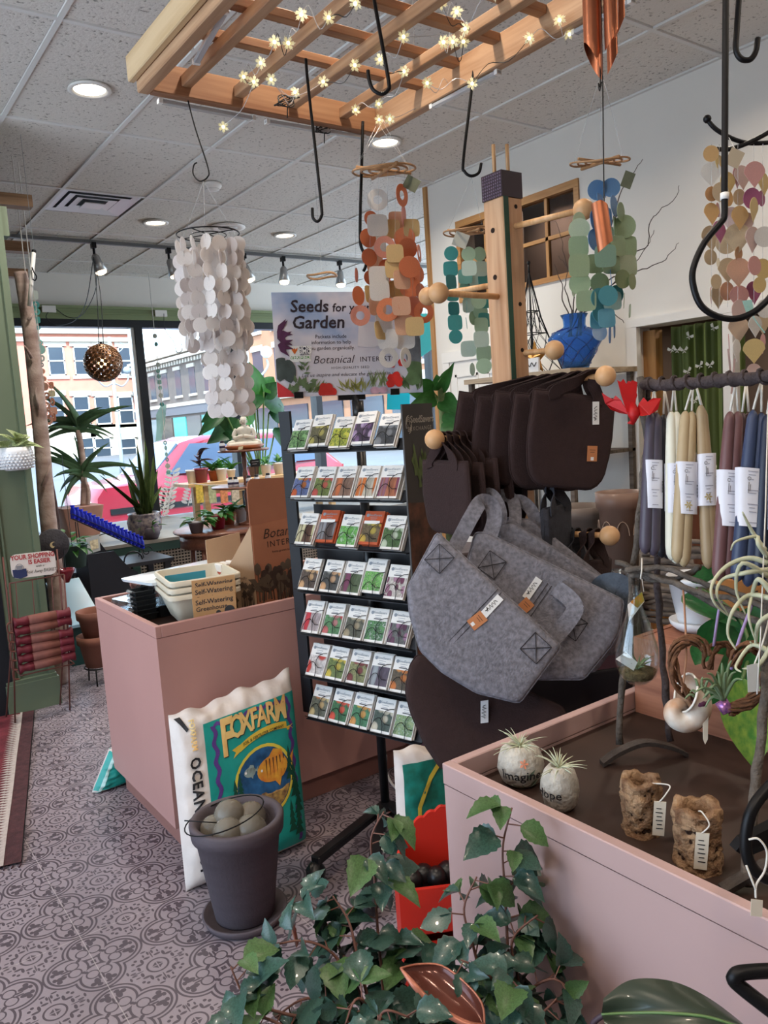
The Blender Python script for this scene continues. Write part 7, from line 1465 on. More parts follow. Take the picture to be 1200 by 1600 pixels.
# petal chime at right
pt=thing('petal_chime','pink, honey and pearl petal shaped capiz chime at the right edge','wind chime',D(1150,235,1.7),'capiz wind chimes'); lst=[]
H1,H2,H3,PK,PU,PE=('amber','d8b070'),('straw','d6bd78'),('sand','cdb995'),('rose','d39a94'),('plum','a8507c'),('pearlp','ddd9d3')
for a in ((1111,240,'disc',H1,11,0),(1124,255,'tear',H2,12,.7),(1111,270,'tear',PE,15,0),(1112,303,'disc',('caramel','c99256'),10,.2),(1126,300,'disc',H3,13,.2),(1137,285,'tear',H2,14,.4),(1112,332,'tear',H1,13,.4),(1122,328,'disc',PK,10,.9),(1138,310,'disc',H1,11,.5),(1155,308,'disc',H3,11,.4),(1152,275,'tear',PK,13,.8),(1160,275,'tear',('blushp','d8bdb5'),15,.4),(1179,270,'tear',PK,15,.2),(1193,285,'tear',H2,14,.5),(1142,340,'tear',('pearlpk','d8c6c8'),15,0),(1156,338,'tear',H1,14,.3),(1124,360,'tear',PU,13,.6),(1111,370,'tear',H3,16,.3),(1135,380,'disc',H3,15,.1),(1152,370,'tear',H3,18,0),(1168,345,'disc',('blushp','d8bdb5'),11,.4),(1175,310,'disc',PU,14,.3),(1178,325,'tear',H2,14,.8),(1190,310,'disc',PU,11,.8),(1176,372,'tear',('blushp','d8bdb5'),15,.4),(1194,370,'disc',PE,14,.1),(1110,402,'disc',H3,11,.3),(1122,410,'disc',H3,6,1.4),(1154,398,'tear',('caramel','c99256'),11,.6),(1137,420,'tear',H3,15,.2),(1154,423,'tear',('peachp','d8a988'),17,0),(1179,415,'disc',PK,13,.6),(1192,420,'disc',H2,14,.3),(1119,440,'disc',H3,10,.5),(1111,460,'tear',PK,10,1.0),(1121,462,'tear',H3,14,.5),(1136,455,'disc',('peachp','d8a988'),13,.3),(1155,463,'tear',PK,15,.1),(1178,455,'tear',PU,14,.4),(1187,445,'disc',H2,11,.3),(1155,483,'disc',('blushp','d8bdb5'),13,.2),(1196,482,'disc',PE,13,.1),(1154,512,'tear',('sandp','d0b598'),16,.1),(1180,508,'tear',PE,13,.5),(1151,545,'tear',PE,13,.9),(1139,535,'disc',PK,12,1.2),(1178,546,'tear',H2,15,0),(1192,535,'tear',PK,12,.8),(1178,580,'disc',('blushp','d8bdb5'),11,0),(1192,505,'tear',H3,12,.3)): L(*a)
pxstrand(pt,1.7,lst)
for px in (1112,1124,1137,1153,1178,1192): MB().tube([D(px,225,1.7),D(px,480,1.7)],.0006,3).obj('thread',M_clear,pt)
for x0,y0,x1,y1 in ((1148,560,1143,615),(1138,545,1143,600),(1178,590,1174,600)): MB().tube([D(x0,y0,1.7),D(x1,y1,1.7)],.0025,4).obj('ribbon',mat('mauve_ribbon','a98f8a',.7),pt)
tagcard(pt,1148,247,1.66,.03,.037,.45,mat('tan_tag','a89a84',.6)); MB().tube([D(1139,215,1.68),D(1148,232,1.66)],.0008,4).obj('tag_string',M_string,pt)
MB().tube(bez([D(1168,478,1.65),D(1180,500,1.65),D(1195,520,1.65)]),.0015,4).prism([D(1160,470,1.65),D(1175,468,1.65),D(1178,485,1.65),D(1166,488,1.65)],_f2*.001).obj('aqua_bow',mat('aqua_bow','8fb5ac',.6),pt)
# copper wind chime
M_cop=mat('copper','c47a58',.32,.85,var=.15,scale=12)
ch=thing('copper_chime','copper wind chime with slant cut tubes hanging above the post','wind chime',D(940,-60,1.6),'copper chime'); ch.pop('group') if 'group' in ch else None
def slant(root,x0,x1,ytop,ylong,yshort,d,flip=1,nm='chime_tube'):
    T=D((x0+x1)/2,ytop,d); r=(x1-x0)/2*d/FPX; n=18; m=MB(); X,Y,Z=frame((0,0,1),(_r2.x,_r2.y,0)); zt=T.z; zl=D((x0+x1)/2,ylong,d).z; zs=D((x0+x1)/2,yshort,d).z; vs=[];
    for k in range(n): a=2*PI*k/n; c=V((T.x,T.y,0))+X*r*math.cos(a)+Y*r*math.sin(a); vs+= [c+V((0,0,zt)),c+V((0,0,zl+(zs-zl)*(.5+.5*flip*math.cos(a))))]
    m.add(vs,[(2*k,2*((k+1)%n),2*((k+1)%n)+1,2*k+1) for k in range(n)]); m.obj(nm,M_cop,root,True)
slant(ch,908,936,-60,117,60,1.58,-1); slant(ch,941,963,-60,72,40,1.56,1); slant(ch,957,974,-60,55,20,1.62,1); slant(ch,944,961,-60,108,75,1.64,1)
MB().lathe(D(940,-62,1.6),[(0,0),(.05,0),(.05,.012),(0,.012)],20).obj('top_disc',M_dowel,ch)
MB().tube(bez([D(936,-60,1.6),D(938,120,1.6),D(935,130,1.6),D(937,142,1.6),D(940,128,1.6)]),.0013,5).tube(bez([D(939,0,1.6),D(942,150,1.6),D(943,250,1.6),D(944,316,1.6)]),.0014,5).obj('cord',M_cord,ch,True)
pn=MB(); T0=D(936,316,1.6); B0=D(946,386,1.6); hL=(T0-B0).length; zz=(T0-B0).normalized(); X=_r2-zz*_r2.dot(zz); X.normalize(); Y=zz.cross(X); r=.0165
vs=[];nn=14
for j,(t,cut) in enumerate(((0,1),(1,-1))):
    for k in range(nn+1): a=PI*k/nn+PI if Y.dot(CP-B0)<0 else PI*k/nn; c=math.cos(a); vs.append(B0.lerp(T0,t)+X*r*c+Y*r*math.sin(a)*.8+zz*(.010*c if t==0 else -.006*abs(c)-.004*c))
pn.add(vs,[(k,k+1,nn+1+k+1,nn+1+k) for k in range(nn)]); pn.obj('wind_catcher',M_cop,ch,True)
# ================================================================ WINDOW END OF THE SHOP
M_dkgreen=mat('deep_green_paint','2f4a40',.5); M_mesh=mat('tan_mesh','8f8272',.7)
DK=7.15; dk=thing('window_platform','dark green platform with tan mesh front panels along the shop window','platform',(3.2,8.1,0))
MB().b2((1.25,DK+.03,0),(7.5,9.05,.55)).obj('platform_body',mat('platform_core','3a3a38',.8),dk); MB().b2((1.23,DK-.01,.55),(7.52,9.06,.58)).obj('platform_top',mat('platform_top','8a8378',.6,var=.1),dk)
for k in range(6):
    x=1.3+.98*k; MB().b2((x,DK,.0),(x+.07,DK+.03,.55)).b2((x+.07,DK,.47),(x+.98,DK+.03,.55)).b2((x+.07,DK,0),(x+.98,DK+.03,.10)).obj('panel_frame',M_dkgreen,dk)
    m=MB()
    for j in range(30): m.b2((x+.07+.0303*j,DK+.012,.10),(x+.082+.0303*j,DK+.018,.47))
    for j in range(13): m.b2((x+.07,DK+.010,.10+.0285*j),(x+.98,DK+.016,.112+.0285*j))
    m.obj('mesh_panel',M_mesh,dk)['kind']='stuff'
# ---- round table and tiered stand
M_mah=wood('mahogany','8a5a44','6b3f2e',.35,'x',2); rt=onY(325,832,6.25); tz=rt.z+.03; rc=V((rt.x+.16,6.25,0)); t=thing('round_table','round reddish wooden table with plants before the window','table',rc)
MB().lathe(rc,[(0,tz-.03),(.40,tz-.03),(.43,tz-.02),(.435,tz-.008),(.42,tz),(0,tz)],44).obj('table_top',M_mah,t,True); MB().lathe(rc,[(.37,tz-.14),(.385,tz-.14),(.385,tz-.03),(.37,tz-.03)],36).obj('apron',M_mah,t,True)
for a in (.6,2.2,3.7,5.3): MB().tube([rc+V((.33*math.cos(a),.33*math.sin(a),tz-.03)),rc+V((.35*math.cos(a),.35*math.sin(a),0))],[.025,.018],8).obj('leg',M_mah,t,True)
sp=onY(386,770,6.2); sx,sy=sp.x,6.2; zt1=onY(386,758,6.2).z; zt2=onY(380,703,6.2).z; ts=thing('tiered_stand','turned wooden two tier display stand on the round table','stand',(sx,sy,tz))
zz=lambda f: tz+(zt1-tz)*f
MB().lathe((sx,sy,0),[(.09,tz),(.09,tz+.015),(.03,tz+.03),(.022,zz(.3)),(.032,zz(.4)),(.02,zz(.5)),(.03,zz(.75)),(.018,zz(.85)),(.024,zt1),(.018,zt1+.04),(.026,zt1+.10),(.016,zt1+.14),(.024,zt1+.2),(.018,zt2)],16).obj('turned_post',M_mah,ts,True)
MB().lathe((sx,sy,0),[(0,zt1-.012),(.29,zt1-.012),(.30,zt1),(.29,zt1+.006),(0,zt1+.004)],36).obj('lower_tray',M_mah,ts,True); MB().lathe((sx,sy,0),[(0,zt2-.012),(.21,zt2-.012),(.22,zt2),(.21,zt2+.006),(0,zt2+.004)],32).obj('upper_tray',M_mah,ts,True)
bw=MB().lathe((sx-.0,sy-.02,0),[(0,zt2+.006),(.14,zt2+.008),(.175,zt2+.04),(.165,zt2+.042),(.13,zt2+.016),(0,zt2+.014)],28).obj('wooden_dish',mat('orange_wood','b0643c',.4,var=.2,scale=10),smooth=True); tag(bw,'shallow orange brown wooden dish on the top tier under the statue','dish')
# seated statue
M_stat=mat('pale_stone_statue','d8d2c4',.6,var=.1,scale=20); so_=onY(384,690,6.18); bz=zt2+.017; cx,cy=onY(383,690,6.18).x,6.18; k=1.0; vx=V((_r2.x,_r2.y,0)).normalized(); vy=V((-_f.x,-_f.y,0)); S_=lambda a,b,c: V((cx,cy,bz))+vx*a+vy*b+V((0,0,c))
t=thing('seated_statue','small pale stone statue of a seated meditating figure on the wooden dish','statue',(cx,cy,bz)); m=MB()
m.lathe((cx,cy,bz),[(.0,.0),(.105,.0),(.12,.018),(.10,.05),(.07,.075),(.058,.10),(.062,.13),(.068,.155),(.05,.175),(.022,.185),(.02,.20)],20,(vx,vy,V((0,0,1))),.72)
for s in (-1,1): m.tube(bez([S_(s*.04,0,.045),S_(s*.10,.03,.04),S_(s*.12,.05,.025),S_(s*.05,.09,.025),S_(-s*.03,.085,.028)],4),[.032]*8+[.028]*9,10).tube(bez([S_(s*.062,0,.16),S_(s*.085,.01,.12),S_(s*.078,.035,.088),S_(s*.03,.062,.098),S_(s*.006,.066,.10)],4),[.02]*6+[.015]*11,8)
m.obj('body',M_stat,t,True); h=MB(); h.ball(S_(0,.006,.225),.031,16,12,(.88,.95,1.12)).ball(S_(0,.036,.221),.006,8).obj('head',M_stat,t,True); MB().ball(S_(0,-.004,.246),.027,12,8,(1.05,1.05,.7)).ball(S_(0,-.004,.268),.012,10).obj('hair_knot',M_stat,t,True)
for s in (-1,1): MB().ball(S_(s*.03,.0,.222),.008,6,5,(.5,.7,1.8)).obj('ear',M_stat,t,True); MB().box(S_(s*.012,.034,.229),(.011,.003,.003),(vx,vy,V((0,0,1)))).obj('closed_eye',mat('statue_shadow','8f8678',.7),t)
MB().box(S_(0,.034,.208),(.012,.003,.003),(vx,vy,V((0,0,1)))).obj('mouth',mat('statue_shadow','8f8678',.7),t)
tagp_=MB().prism([onY(373,698,6.0),onY(380,697,6.0),onY(379,702,6.0),onY(372,703,6.0)],(0,.003,0)).obj('price_card',mat('card_cream','d8c8a0',.6)); tag(tagp_,'little cream price card on the rim of the top tier','card')
# small bottles
M_bot=mat('bottle_white','dfe0e4',.4); M_cap=mat('bottle_cap','2a2a30',.4); M_blab=mat('bottle_label','3a3350',.5)
def bottle(px,y,zb,h,lab):
    p=onY(px,750,y); p=V((p.x,y,zb)); t=thing('supplement_bottle',lab,'bottle',p,'small labelled bottles on the tiered stand'); r=h*.29
    MB().lathe(p,[(0,0),(r,0),(r,h*.68),(r*.6,h*.78),(r*.6,h*.82),(0,h*.82)],14).obj('bottle',M_bot,t,True); MB().lathe(p,[(r*.68,h*.78),(r*.68,h),(0,h)],14).obj('cap',M_cap,t,True); MB().lathe(p,[(r*1.02,h*.28),(r*1.02,h*.50)],14).obj('label_band',M_blab,t,True)
for k,(px,yy,lb) in enumerate(((360,6.08,'white bottle with dark cap, leftmost of two left of the stand post'),(368,6.06,'white bottle with dark cap close left of the stand post'),(389,6.05,'white bottle with dark cap close right of the stand post'),(401,6.07,'white bottle with dark cap, second right of the stand post'),(419,6.12,'white bottle with dark cap, farthest right on the lower tier'))): bottle(px,yy,zt1+.006,.085,lb)
bottle(352,6.17,zt2+.007,.085,'white bottle with dark cap at the left of the upper tier'); bottle(405,6.22,zt2+.007,.085,'white bottle at the right of the upper tier, half hidden by leaves')
# pale bench on the platform with small pots
M_pine=wood('pale_pine','d2b184','b58f5e',.5,'x',2); bn=onY(300,755,7.75); bz2=bn.z; bx0=onY(282,755,7.75).x; pb=thing('pine_bench','pale pine bench on the window platform holding small potted plants','bench',(bx0+.7,7.75,.58))
MB().b2((bx0,7.55,bz2-.03),(bx0+1.9,7.95,bz2)).obj('bench_top',M_pine,pb); MB().b2((bx0+.12,7.58,bz2-.12),(bx0+1.8,7.60,bz2-.03)).obj('apron',M_pine,pb)
for x in (bx0+.20,bx0+1.7):
    for y in (7.60,7.88): MB().b2((x-.03,y-.03,.58),(x+.03,y+.03,bz2-.03)).obj('leg',M_pine,pb)
MB().b2((bx0+.55,7.72,.58),(bx0+.66,7.76,bz2-.03)).obj('brace',M_pine,pb)
lf_o=leafmesh('leaf_small',M_green,'ovate',.1,.35,6); M_dkleaf=mat('dark_rubber_leaf','3a2430',.35,var=.3); lf_d=leafmesh('leaf_dark',M_dkleaf,'ovate',.12,.2,6); lf_b=leafmesh('leaf_blade',M_green,'blade',.15,.6,7)
M_tc=mat('terracotta2','a35a3a',.8)
def smallpot(px,y,zb,r,h,m,label,plant,col=None):
    p=onY(px,750,y); p=V((p.x,y,zb)); t=thing('potted_plant',label,'potted plant',p,'small potted plants at the window')
    MB().lathe(p,[(0,0),(r*.72,0),(r*.95,h*.85),(r*1.05,h*.86),(r*1.05,h),(r*.9,h),(r*.85,h*.8),(0,h*.8)],18).obj('pot',m,t,True); MB().lathe(p,[(0,h*.86),(r*.9,h*.86)],12).obj('soil',M_soil,t)
    b=p+V((0,0,h*.9))
    if plant=='grass':
        for k in range(16): putleaf(lf_b,t,b+V((rnd.uniform(-r,r)*.4,rnd.uniform(-r,r)*.4,0)),rdir(.7,1.4),rnd.uniform(.12,.24),.012)
    elif plant=='bush':
        for k in range(16): d=rdir(.1,1.4); putleaf(lf_o,t,b+d*rnd.uniform(0,.05),d,rnd.uniform(.06,.10),rnd.uniform(.035,.06))
    elif plant=='dark':
        MB().tube([b,b+V((0,0,.2))],.006,6).obj('stem',M_dkleaf,t)
        for k in range(10): d=rdir(.1,1.2); putleaf(lf_d,t,b+V((0,0,.03+.018*k)),d,rnd.uniform(.10,.17),rnd.uniform(.04,.06))
    elif plant=='trail':
        for k in range(22):
            d=rdir(-.1,.9); putleaf(lf_o,t,b+d*rnd.uniform(.02,.1),d+V((0,0,-.2)),rnd.uniform(.08,.13),rnd.uniform(.05,.075))
    return t
smallpot(300,7.70,bz2,.055,.14,M_whitep,'narrow white pot at the left end of the pine bench','bush' if False else 'none'); smallpot(315,7.66,bz2,.075,.15,mat('red_glaze','7d1f38',.3,coat=.4),'dark leaved plant in a glossy red pot on the pine bench','dark')
smallpot(335,7.75,bz2,.06,.11,M_tc,'grassy plant in a terracotta pot on the pine bench','grass'); smallpot(347,7.68,bz2,.06,.13,M_whitep,'bushy plant in a white pot left of the stand post','bush'); smallpot(362,7.85,bz2,.05,.10,M_whitep,'grassy plant behind the left pair of bottles','grass')
smallpot(398,7.75,bz2,.06,.12,M_gpot,'leafy plant right of the stand post behind the bottles','bush'); smallpot(438,7.72,bz2,.07,.13,M_whitep,'light green plant in a cream pot beside the packet rack','bush'); smallpot(417,7.68,bz2,.06,.13,M_whitep,'small plant in a white pot behind the rightmost bottle','bush')
ck=onY(408,724,6.2); o=MB().b2((ck.x-.04,6.32,ck.z-.03),(ck.x+.05,6.33,ck.z+.035)).tube([(ck.x,6.325,zt1),(ck.x,6.325,ck.z)],.004,5).obj('chalkboard_sign',mat('chalkboard','262826',.7)); tag(o,'tiny chalkboard sign on a stick between the bottles','sign'); MB().b2((ck.x-.03,6.318,ck.z+.012),(ck.x+.035,6.319,ck.z+.016)).b2((ck.x-.025,6.318,ck.z-.008),(ck.x+.02,6.319,ck.z-.004)).obj('chalk_lines',M_white,o)
# banner of cards under the bench
bt=thing('card_garland','string of yellow and orange picture cards hung under the pine bench','garland',onY(335,770,7.5))
for k,(px,c) in enumerate(((312,'d8b84a'),(332,'b5b78c'),(350,'d88a5a'),(368,'c9b8a0'))):
    A=onY(px-7,758,7.5); B=onY(px+7,785,7.5); MB().b2((A.x,7.5,B.z),(B.x,7.505,A.z)).obj('card',mat('garland_'+c,c,.6,var=.4,scale=40),bt)
MB().tube(bez([onY(298,755,7.5),onY(330,758,7.5),onY(380,755,7.5)]),.004,5).obj('string',M_string,bt)
# plants on the round table
rz=tz+.002
for px,yy,r,h,mm,lb,pl_ in ((300,6.1,.065,.09,mat('grey_glaze','6f6668',.4),'trailing striped leaf plant in a grey pot on the round table','trail'),(334,6.15,.07,.12,mat('red_pot','8f2338',.4),'green leaved plant in a red pot on the round table','trail'),(352,6.35,.06,.1,M_tc,'striped grassy plant at the back of the round table','grass'),(372,6.4,.07,.13,M_whitep,'round leaved green plant behind the cardboard display','trail')):
    smallpot(px,yy,rz,r,h,mm,lb,pl_)
# snake plant in patterned pot
M_pat=mat('patterned_pot','3a3550',.35,var=.9,scale=30,tint='a89a90'); sp=onZ(228,846,.58); sp=V((sp.x,7.32,.582)); sp.x=onY(229,845,7.32).x; t=thing('snake_plant','snake plant with tall striped blades in a patterned pot on the window platform','potted plant',sp)
MB().lathe(sp,[(0,0),(.10,0),(.15,.08),(.16,.16),(.14,.22),(.15,.24),(.13,.24),(.12,.2),(0,.19)],24).obj('pot',M_pat,t,True); MB().lathe(sp,[(0,.21),(.12,.21)],14).obj('soil',M_soil,t)
M_snake=mat('snake_leaf','33502f',.4,var=.5,scale=10,stretch=(1,1,4),tint='6f7f4a'); lf_s=leafmesh('snake_blade',M_snake,'blade',.2,.06,7)
for (ex,ey,w_) in ((190,730,.05),(200,752,.05),(196,775,.045),(215,700,.055),(228,690,.06),(240,715,.055),(247,735,.05),(215,735,.06),(232,722,.06),(222,745,.055),(252,760,.045),(160,745,.04),(205,718,.05),(236,750,.05)):
    B=sp+V((rnd.uniform(-.06,.06),rnd.uniform(-.06,.06),.21)); E=onY(ex,ey,7.32+rnd.uniform(-.15,.15)); putleaf(lf_s,t,B,E-B,(E-B).length*1.05,w_*1.25,(rnd.uniform(-.5,.5),-1,.3))
gp=onY(243,842,7.12); gp=V((gp.x,7.2,.582)); t=thing('potted_plant','small spiky plant in a round charcoal pot at the platform edge','potted plant',gp,'small potted plants at the window'); MB().lathe(gp,[(0,0),(.05,0),(.075,.05),(.07,.1),(.06,.11),(0,.1)],18).obj('pot',M_gpot,t,True)
for k in range(14): putleaf(lf_b,t,gp+V((0,0,.1)),rdir(.3,1.3),rnd.uniform(.10,.2),.014)
# dracaena
dc=onY(125,815,8.3); db=V((dc.x,8.3,.582)); t=thing('dracaena','tall dracaena with two spiky crowns in a square clay planter by the left window','potted plant',db); zt=onY(128,790,8.3).z
loft([roundrect((db.x,db.y,0),(V((1,0,0)),V((0,1,0)),V((0,0,1))),.15,.15,.582,.02),roundrect((db.x,db.y,0),(V((1,0,0)),V((0,1,0)),V((0,0,1))),.2,.2,zt,.02),roundrect((db.x,db.y,0),(V((1,0,0)),V((0,1,0)),V((0,0,1))),.17,.17,zt,.02)]).obj('planter_box',mat('pale_clay','b5897a',.8,var=.1),t,'auto')
M_drac=mat('dracaena_leaf','6c8f6c',.4,var=.3,scale=8,transl=.45); lf_dr=leafmesh('dracaena_blade',M_drac,'blade',.15,.35,7); M_bark=mat('birch_bark','bba79c',.85,var=.4,scale=5,stretch=(1,1,3),tint='8a7168',bump=.4,bscale=60)
for c,bs__,n in (((122,672),(130,790),20),((128,745),(136,790),20)):
    Cc=onY(*c,8.3); Bb=onY(*bs__,8.3); MB().tube(bez([Bb,Bb.lerp(Cc,.5)+V((.03,0,0)),Cc]),[.03]*17,8).obj('trunk',M_bark,t,True)
    for k in range(n): putleaf(lf_dr,t,Cc+V((0,0,rnd.uniform(-.05,.05))),rdir(-.25,1.35),rnd.uniform(.35,.62),.032)
# bird of paradise
bp=onY(405,705,8.4); bp0=V((bp.x,8.4,.582)); t=thing('bird_of_paradise','large leaved bird of paradise plant before the right window panes','potted plant',bp0); MB().lathe(bp0,[(0,0),(.14,0),(.19,.32),(.2,.33),(.17,.33),(.15,.28),(0,.27)],20).obj('pot',M_whitep,t,True)
M_bop=mat('bop_leaf','4a9a3c',.35,var=.2,scale=6,transl=.5); M_bopd=mat('bop_leaf_dark','2f5f38',.35,var=.3,scale=6,transl=.3); lf1=leafmesh('bop_bright',M_bop,'ovate',.1,.1,9); lf2=leafmesh('bop_dark',M_bopd,'ovate',.12,.4,9)
for (bx,by),(ex,ey),w_,l_ in (((402,640),(396,573),.26,lf1),((398,640),(388,605),.22,lf2),((395,662),(378,635),.2,lf1),((385,640),(383,597),.2,lf2),((412,612),(428,590),.16,lf1),((412,620),(434,600),.15,lf2),((412,632),(452,628),.22,lf2),((420,645),(455,650),.2,lf2),((358,634),(320,655),.16,lf2),((350,640),(318,672),.12,lf2),((368,660),(340,682),.2,lf2),((372,655),(334,688),.2,lf2),((430,668),(444,690),.14,lf2),((362,680),(345,692),.12,lf2)):
    B=onY(bx,by,8.35+rnd.uniform(-.1,.1)); E=onY(ex,ey,8.3+rnd.uniform(-.15,.15)); putleaf(l_,t,B,E-B,(E-B).length*1.1,w_*1.3,(rnd.uniform(-.3,.3),-1,.35)); MB().tube(bez([bp0+V((0,0,.3)),bp0.lerp(B,.6)+V((0,0,.08)),B]),.010,5).obj('stalk',M_stemg,t,True)
# blue bottles on the wrought iron rack
BA,BBt=onY(112,812,6.6),onY(226,862,6.75); br=thing('bottle_rack','slanting wrought iron rack with scrolls holding a row of cobalt bottles','rack',BA.lerp(BBt,.5)); dv=(BBt-BA)
for o_ in (-.03,.03): MB().tube([BA+V((0,o_,.01)),BBt+V((0,o_,.01))],.004,6).tube([BA+V((0,o_,.05)),BBt+V((0,o_,.05))],.003,6).obj('rail',M_black,br,True)
for f in (.06,.94):
    P=BA+dv*f; zb=.502 if f<.5 else .502
    MB().tube([P+V((0,-.03,0)),(P.x,P.y-.06,zb)],.004,6).tube([P+V((0,.03,0)),(P.x,P.y+.06,zb)],.004,6).obj('leg',M_black,br,True)
MB().tube([BBt+V((.02,0,.03))+V((.05*math.cos(a)*(1-a/9),0,.05*math.sin(a)*(1-a/9)-.03)) for a in [i*.35 for i in range(20)]],.004,6).tube([BA.lerp(BBt,.45)+V((.12*math.cos(a),0,.08*math.sin(a)-.07)) for a in [i*PI/10 for i in range(11)]],.004,6).obj('scroll',M_black,br,True)
M_cb=mat('blue_bottle','3340e0',.12,trans=.55,ior=1.2,spec=.8); bm=mesh(MB().lathe((0,0,0),[(0,0),(.021,0),(.023,.006),(.023,.065),(.015,.078),(.014,.095),(.018,.097),(.018,.108),(.014,.108)],12),'bottle_glass',M_cb,True)
ordn=['first','second','third','fourth','fifth','sixth','seventh','eighth','ninth','tenth','eleventh','twelfth','thirteenth','fourteenth','fifteenth','sixteenth','seventeenth','eighteenth']
for k in range(18):
    p=BA+dv*(.03+.055*k)+V((0,0,.018)); o=thing('glass_bottle','small cobalt blue bottle, %s from the left end of the slanting rack'%ordn[k],'bottle',p,'cobalt bottles in the slanting rack'); inst(bm,'bottle_glass',o,Matrix.Translation(p))
# low dark table + caddy
tb=thing('side_table','low dark table under the slanting bottle rack','table',(1.9,6.6,0)); MB().b2((1.45,6.48,.47),(2.42,7.0,.50)).obj('table_top',mat('dark_table','33343a',.5),tb)
for x in (1.5,2.37):
    for y in (6.52,6.95): MB().b2((x-.025,y-.025,0),(x+.025,y+.025,.47)).obj('leg',MATS['dark_table'],tb)
M_cad=mat('navy_tray','22262f',.5); A=onY(133,866,6.15); B=onY(221,884,6.0); cd=thing('tool_caddy','dark slant sided caddy standing below the blue bottles','caddy',(A.x,6.15,.0))
zA=A.z; zB=B.z
MB().prism([(A.x,6.1,.02),(B.x,6.1,.02),(B.x,6.1,zB-.06),(B.x-.06,6.1,zB-.02),(A.x+.2,6.1,zA),(A.x,6.1,zA)],(0,.015,0)).obj('front_board',M_cad,cd); MB().prism([(A.x,6.45,.02),(B.x,6.45,.02),(B.x,6.45,zB-.06),(B.x-.06,6.45,zB-.02),(A.x+.2,6.45,zA+.04),(A.x,6.45,zA+.04)],(0,.015,0)).obj('back_board',M_cad,cd)
MB().b2((A.x,6.115,.02),(A.x+.015,6.45,zA)).obj('side_board',M_cad,cd); MB().b2((B.x-.015,6.115,.02),(B.x,6.45,zB-.06)).b2((A.x+.015,6.115,.02),(B.x-.015,6.45,.04)).obj('side_board',M_cad,cd)
MB().tube([onY(208,872,6.0)+V((.07*math.cos(a),0,.07*math.sin(a)-.02)) for a in [i*PI/12 for i in range(13)]],.006,6).obj('scroll_handle',M_black,cd,True)
pf=thing('picture_card','small framed picture card standing on the dark caddy','card',onY(145,850,6.3)); q=[onY(138,866,6.2),onY(157,860,6.2),onY(155,836,6.3),onY(134,842,6.3)]; MB().prism(q,(.0,.03,0)).obj('frame',mat('grey_frame','8a8f92',.5),pf); c=sum((V(x) for x in q),V())/4; MB().prism([c+(V(x)-c)*.6+V((.006,-.004,0)) for x in q],(0,.002,0)).obj('picture',mat('picture_tan','b0a488',.5,var=.4,scale=40),pf)
# ---- hanging bead globe lamp
gl=onY(161,567,7.3); t=thing('globe_lamp','round pierced bead globe lamp hanging before the left window','pendant lamp',gl); R_=.165; disc=mesh(MB().lathe((0,0,0),[(.010,-.003),(.021,-.003),(.021,.003),(.010,.003),(.010,-.003)],8),'bead_disc',mat('bronze_bead','6a4a30',.35,.5)); 
for k in range(210):
    z=1-2*(k+.5)/210; a=k*2.39996; r=math.sqrt(1-z*z); n=V((r*math.cos(a),r*math.sin(a),z)); X,Y,Z=frame(n); inst(disc,'bead_disc',t,mtx(gl+n*R_,X,Y,Z))
MB().ball(gl,.045,12).obj('bulb',mat('globe_bulb','ffdfae',.5,emit=7,ecol='ffd9a0'),t,True); MB().tube([gl+V((0,0,.04)),gl+V((0,0,R_+.02))],.012,8).obj('socket',M_black,t)
l=spot(gl,0.1); l.data.type='POINT'; l.data.energy=5; l.data.shadow_soft_size=.05
MB().tube(bez([gl+V((-.02,0,R_)),onY(152,470,7.3),onY(146,402,7.4)]),.004,5).tube(bez([gl+V((.02,0,R_)),onY(158,470,7.3),onY(152,428,7.4),onY(146,402,7.4)]),.004,5).tube(bez([onY(146,402,7.4),onY(135,470,8),onY(118,500,8.6),onY(90,508,9),onY(72,495,9.02),onY(84,478,9.02)]),.004,5).tube(bez([onY(146,402,7.4),onY(150,450,8),onY(130,490,8.6),onY(108,496,9),onY(84,480,9.02)]),.004,5).obj('cable',M_cord,t,True)
for px,py,lb in ((76,483,'white socket box on the green trim above the left window pane'),(251,490,'white socket box on the green trim above the middle pane')):
    p=onY(px,py,YW-.07); o=MB().b2((p.x-.07,YW-.09,p.z-.035),(p.x+.07,YW-.051,p.z+.035)).obj('socket_box',M_trimw); tag(o,lb,'socket')
o=MB().tube(bez([onY(256,490,9.0),onY(258,515,9.0),onY(272,535,9.0),onY(276,550,9.0),onY(284,548,9.0),onY(283,535,9.0)]),.004,5).obj('loose_cable',M_cord,smooth=True); tag(o,'thin black cable dangling from the middle socket box','cable')
# ---- shell strings in the window
def garland(label,pts,y,cols,group='shell strings in the window'):
    p0=onY(pts[0][0],pts[0][1]-10,y); t=thing('shell_string',label,'garland',p0,group); P=[onY(a[0],a[1],y) for a in pts]; MB().tube([V((P[0].x,P[0].y,CEIL))]+P,.003,4).obj('thread',M_string,t)
    for (a,p) in zip(pts,P): kd=rnd.choice(['disc','square','ring','disc']); cn,cc=rnd.choice(cols); put(t,shell_(kd,cn,cc,.5),p,a[2]*y*1.02/FPX,FACE+rnd.uniform(-.7,.7))
TQ=[('turq','5fc0b8'),('turqd','3fa5a5'),('turqp','a5dcd4'),('pale_sh','d8e2dc')]
garland('turquoise shell string hanging just right of the window mullion',[(242,525,3.5),(244,538,3.5),(247,570,3.5),(247,580,3),(248,588,3.5),(249,597,3.5),(250,606,3),(251,618,3.5),(253,632,3.5),(258,692,3),(259,700,3.5),(260,710,3.5),(261,718,3.5),(262,728,4),(263,738,3.5)],8.7,TQ)
garland('turquoise shell string with a heart beside the birch trunk',[(52,461,7),(56,476,5),(57,487,5),(58,500,5),(60,512,3),(62,535,4),(63,546,7),(65,560,5),(66,570,3)],5.6,TQ)
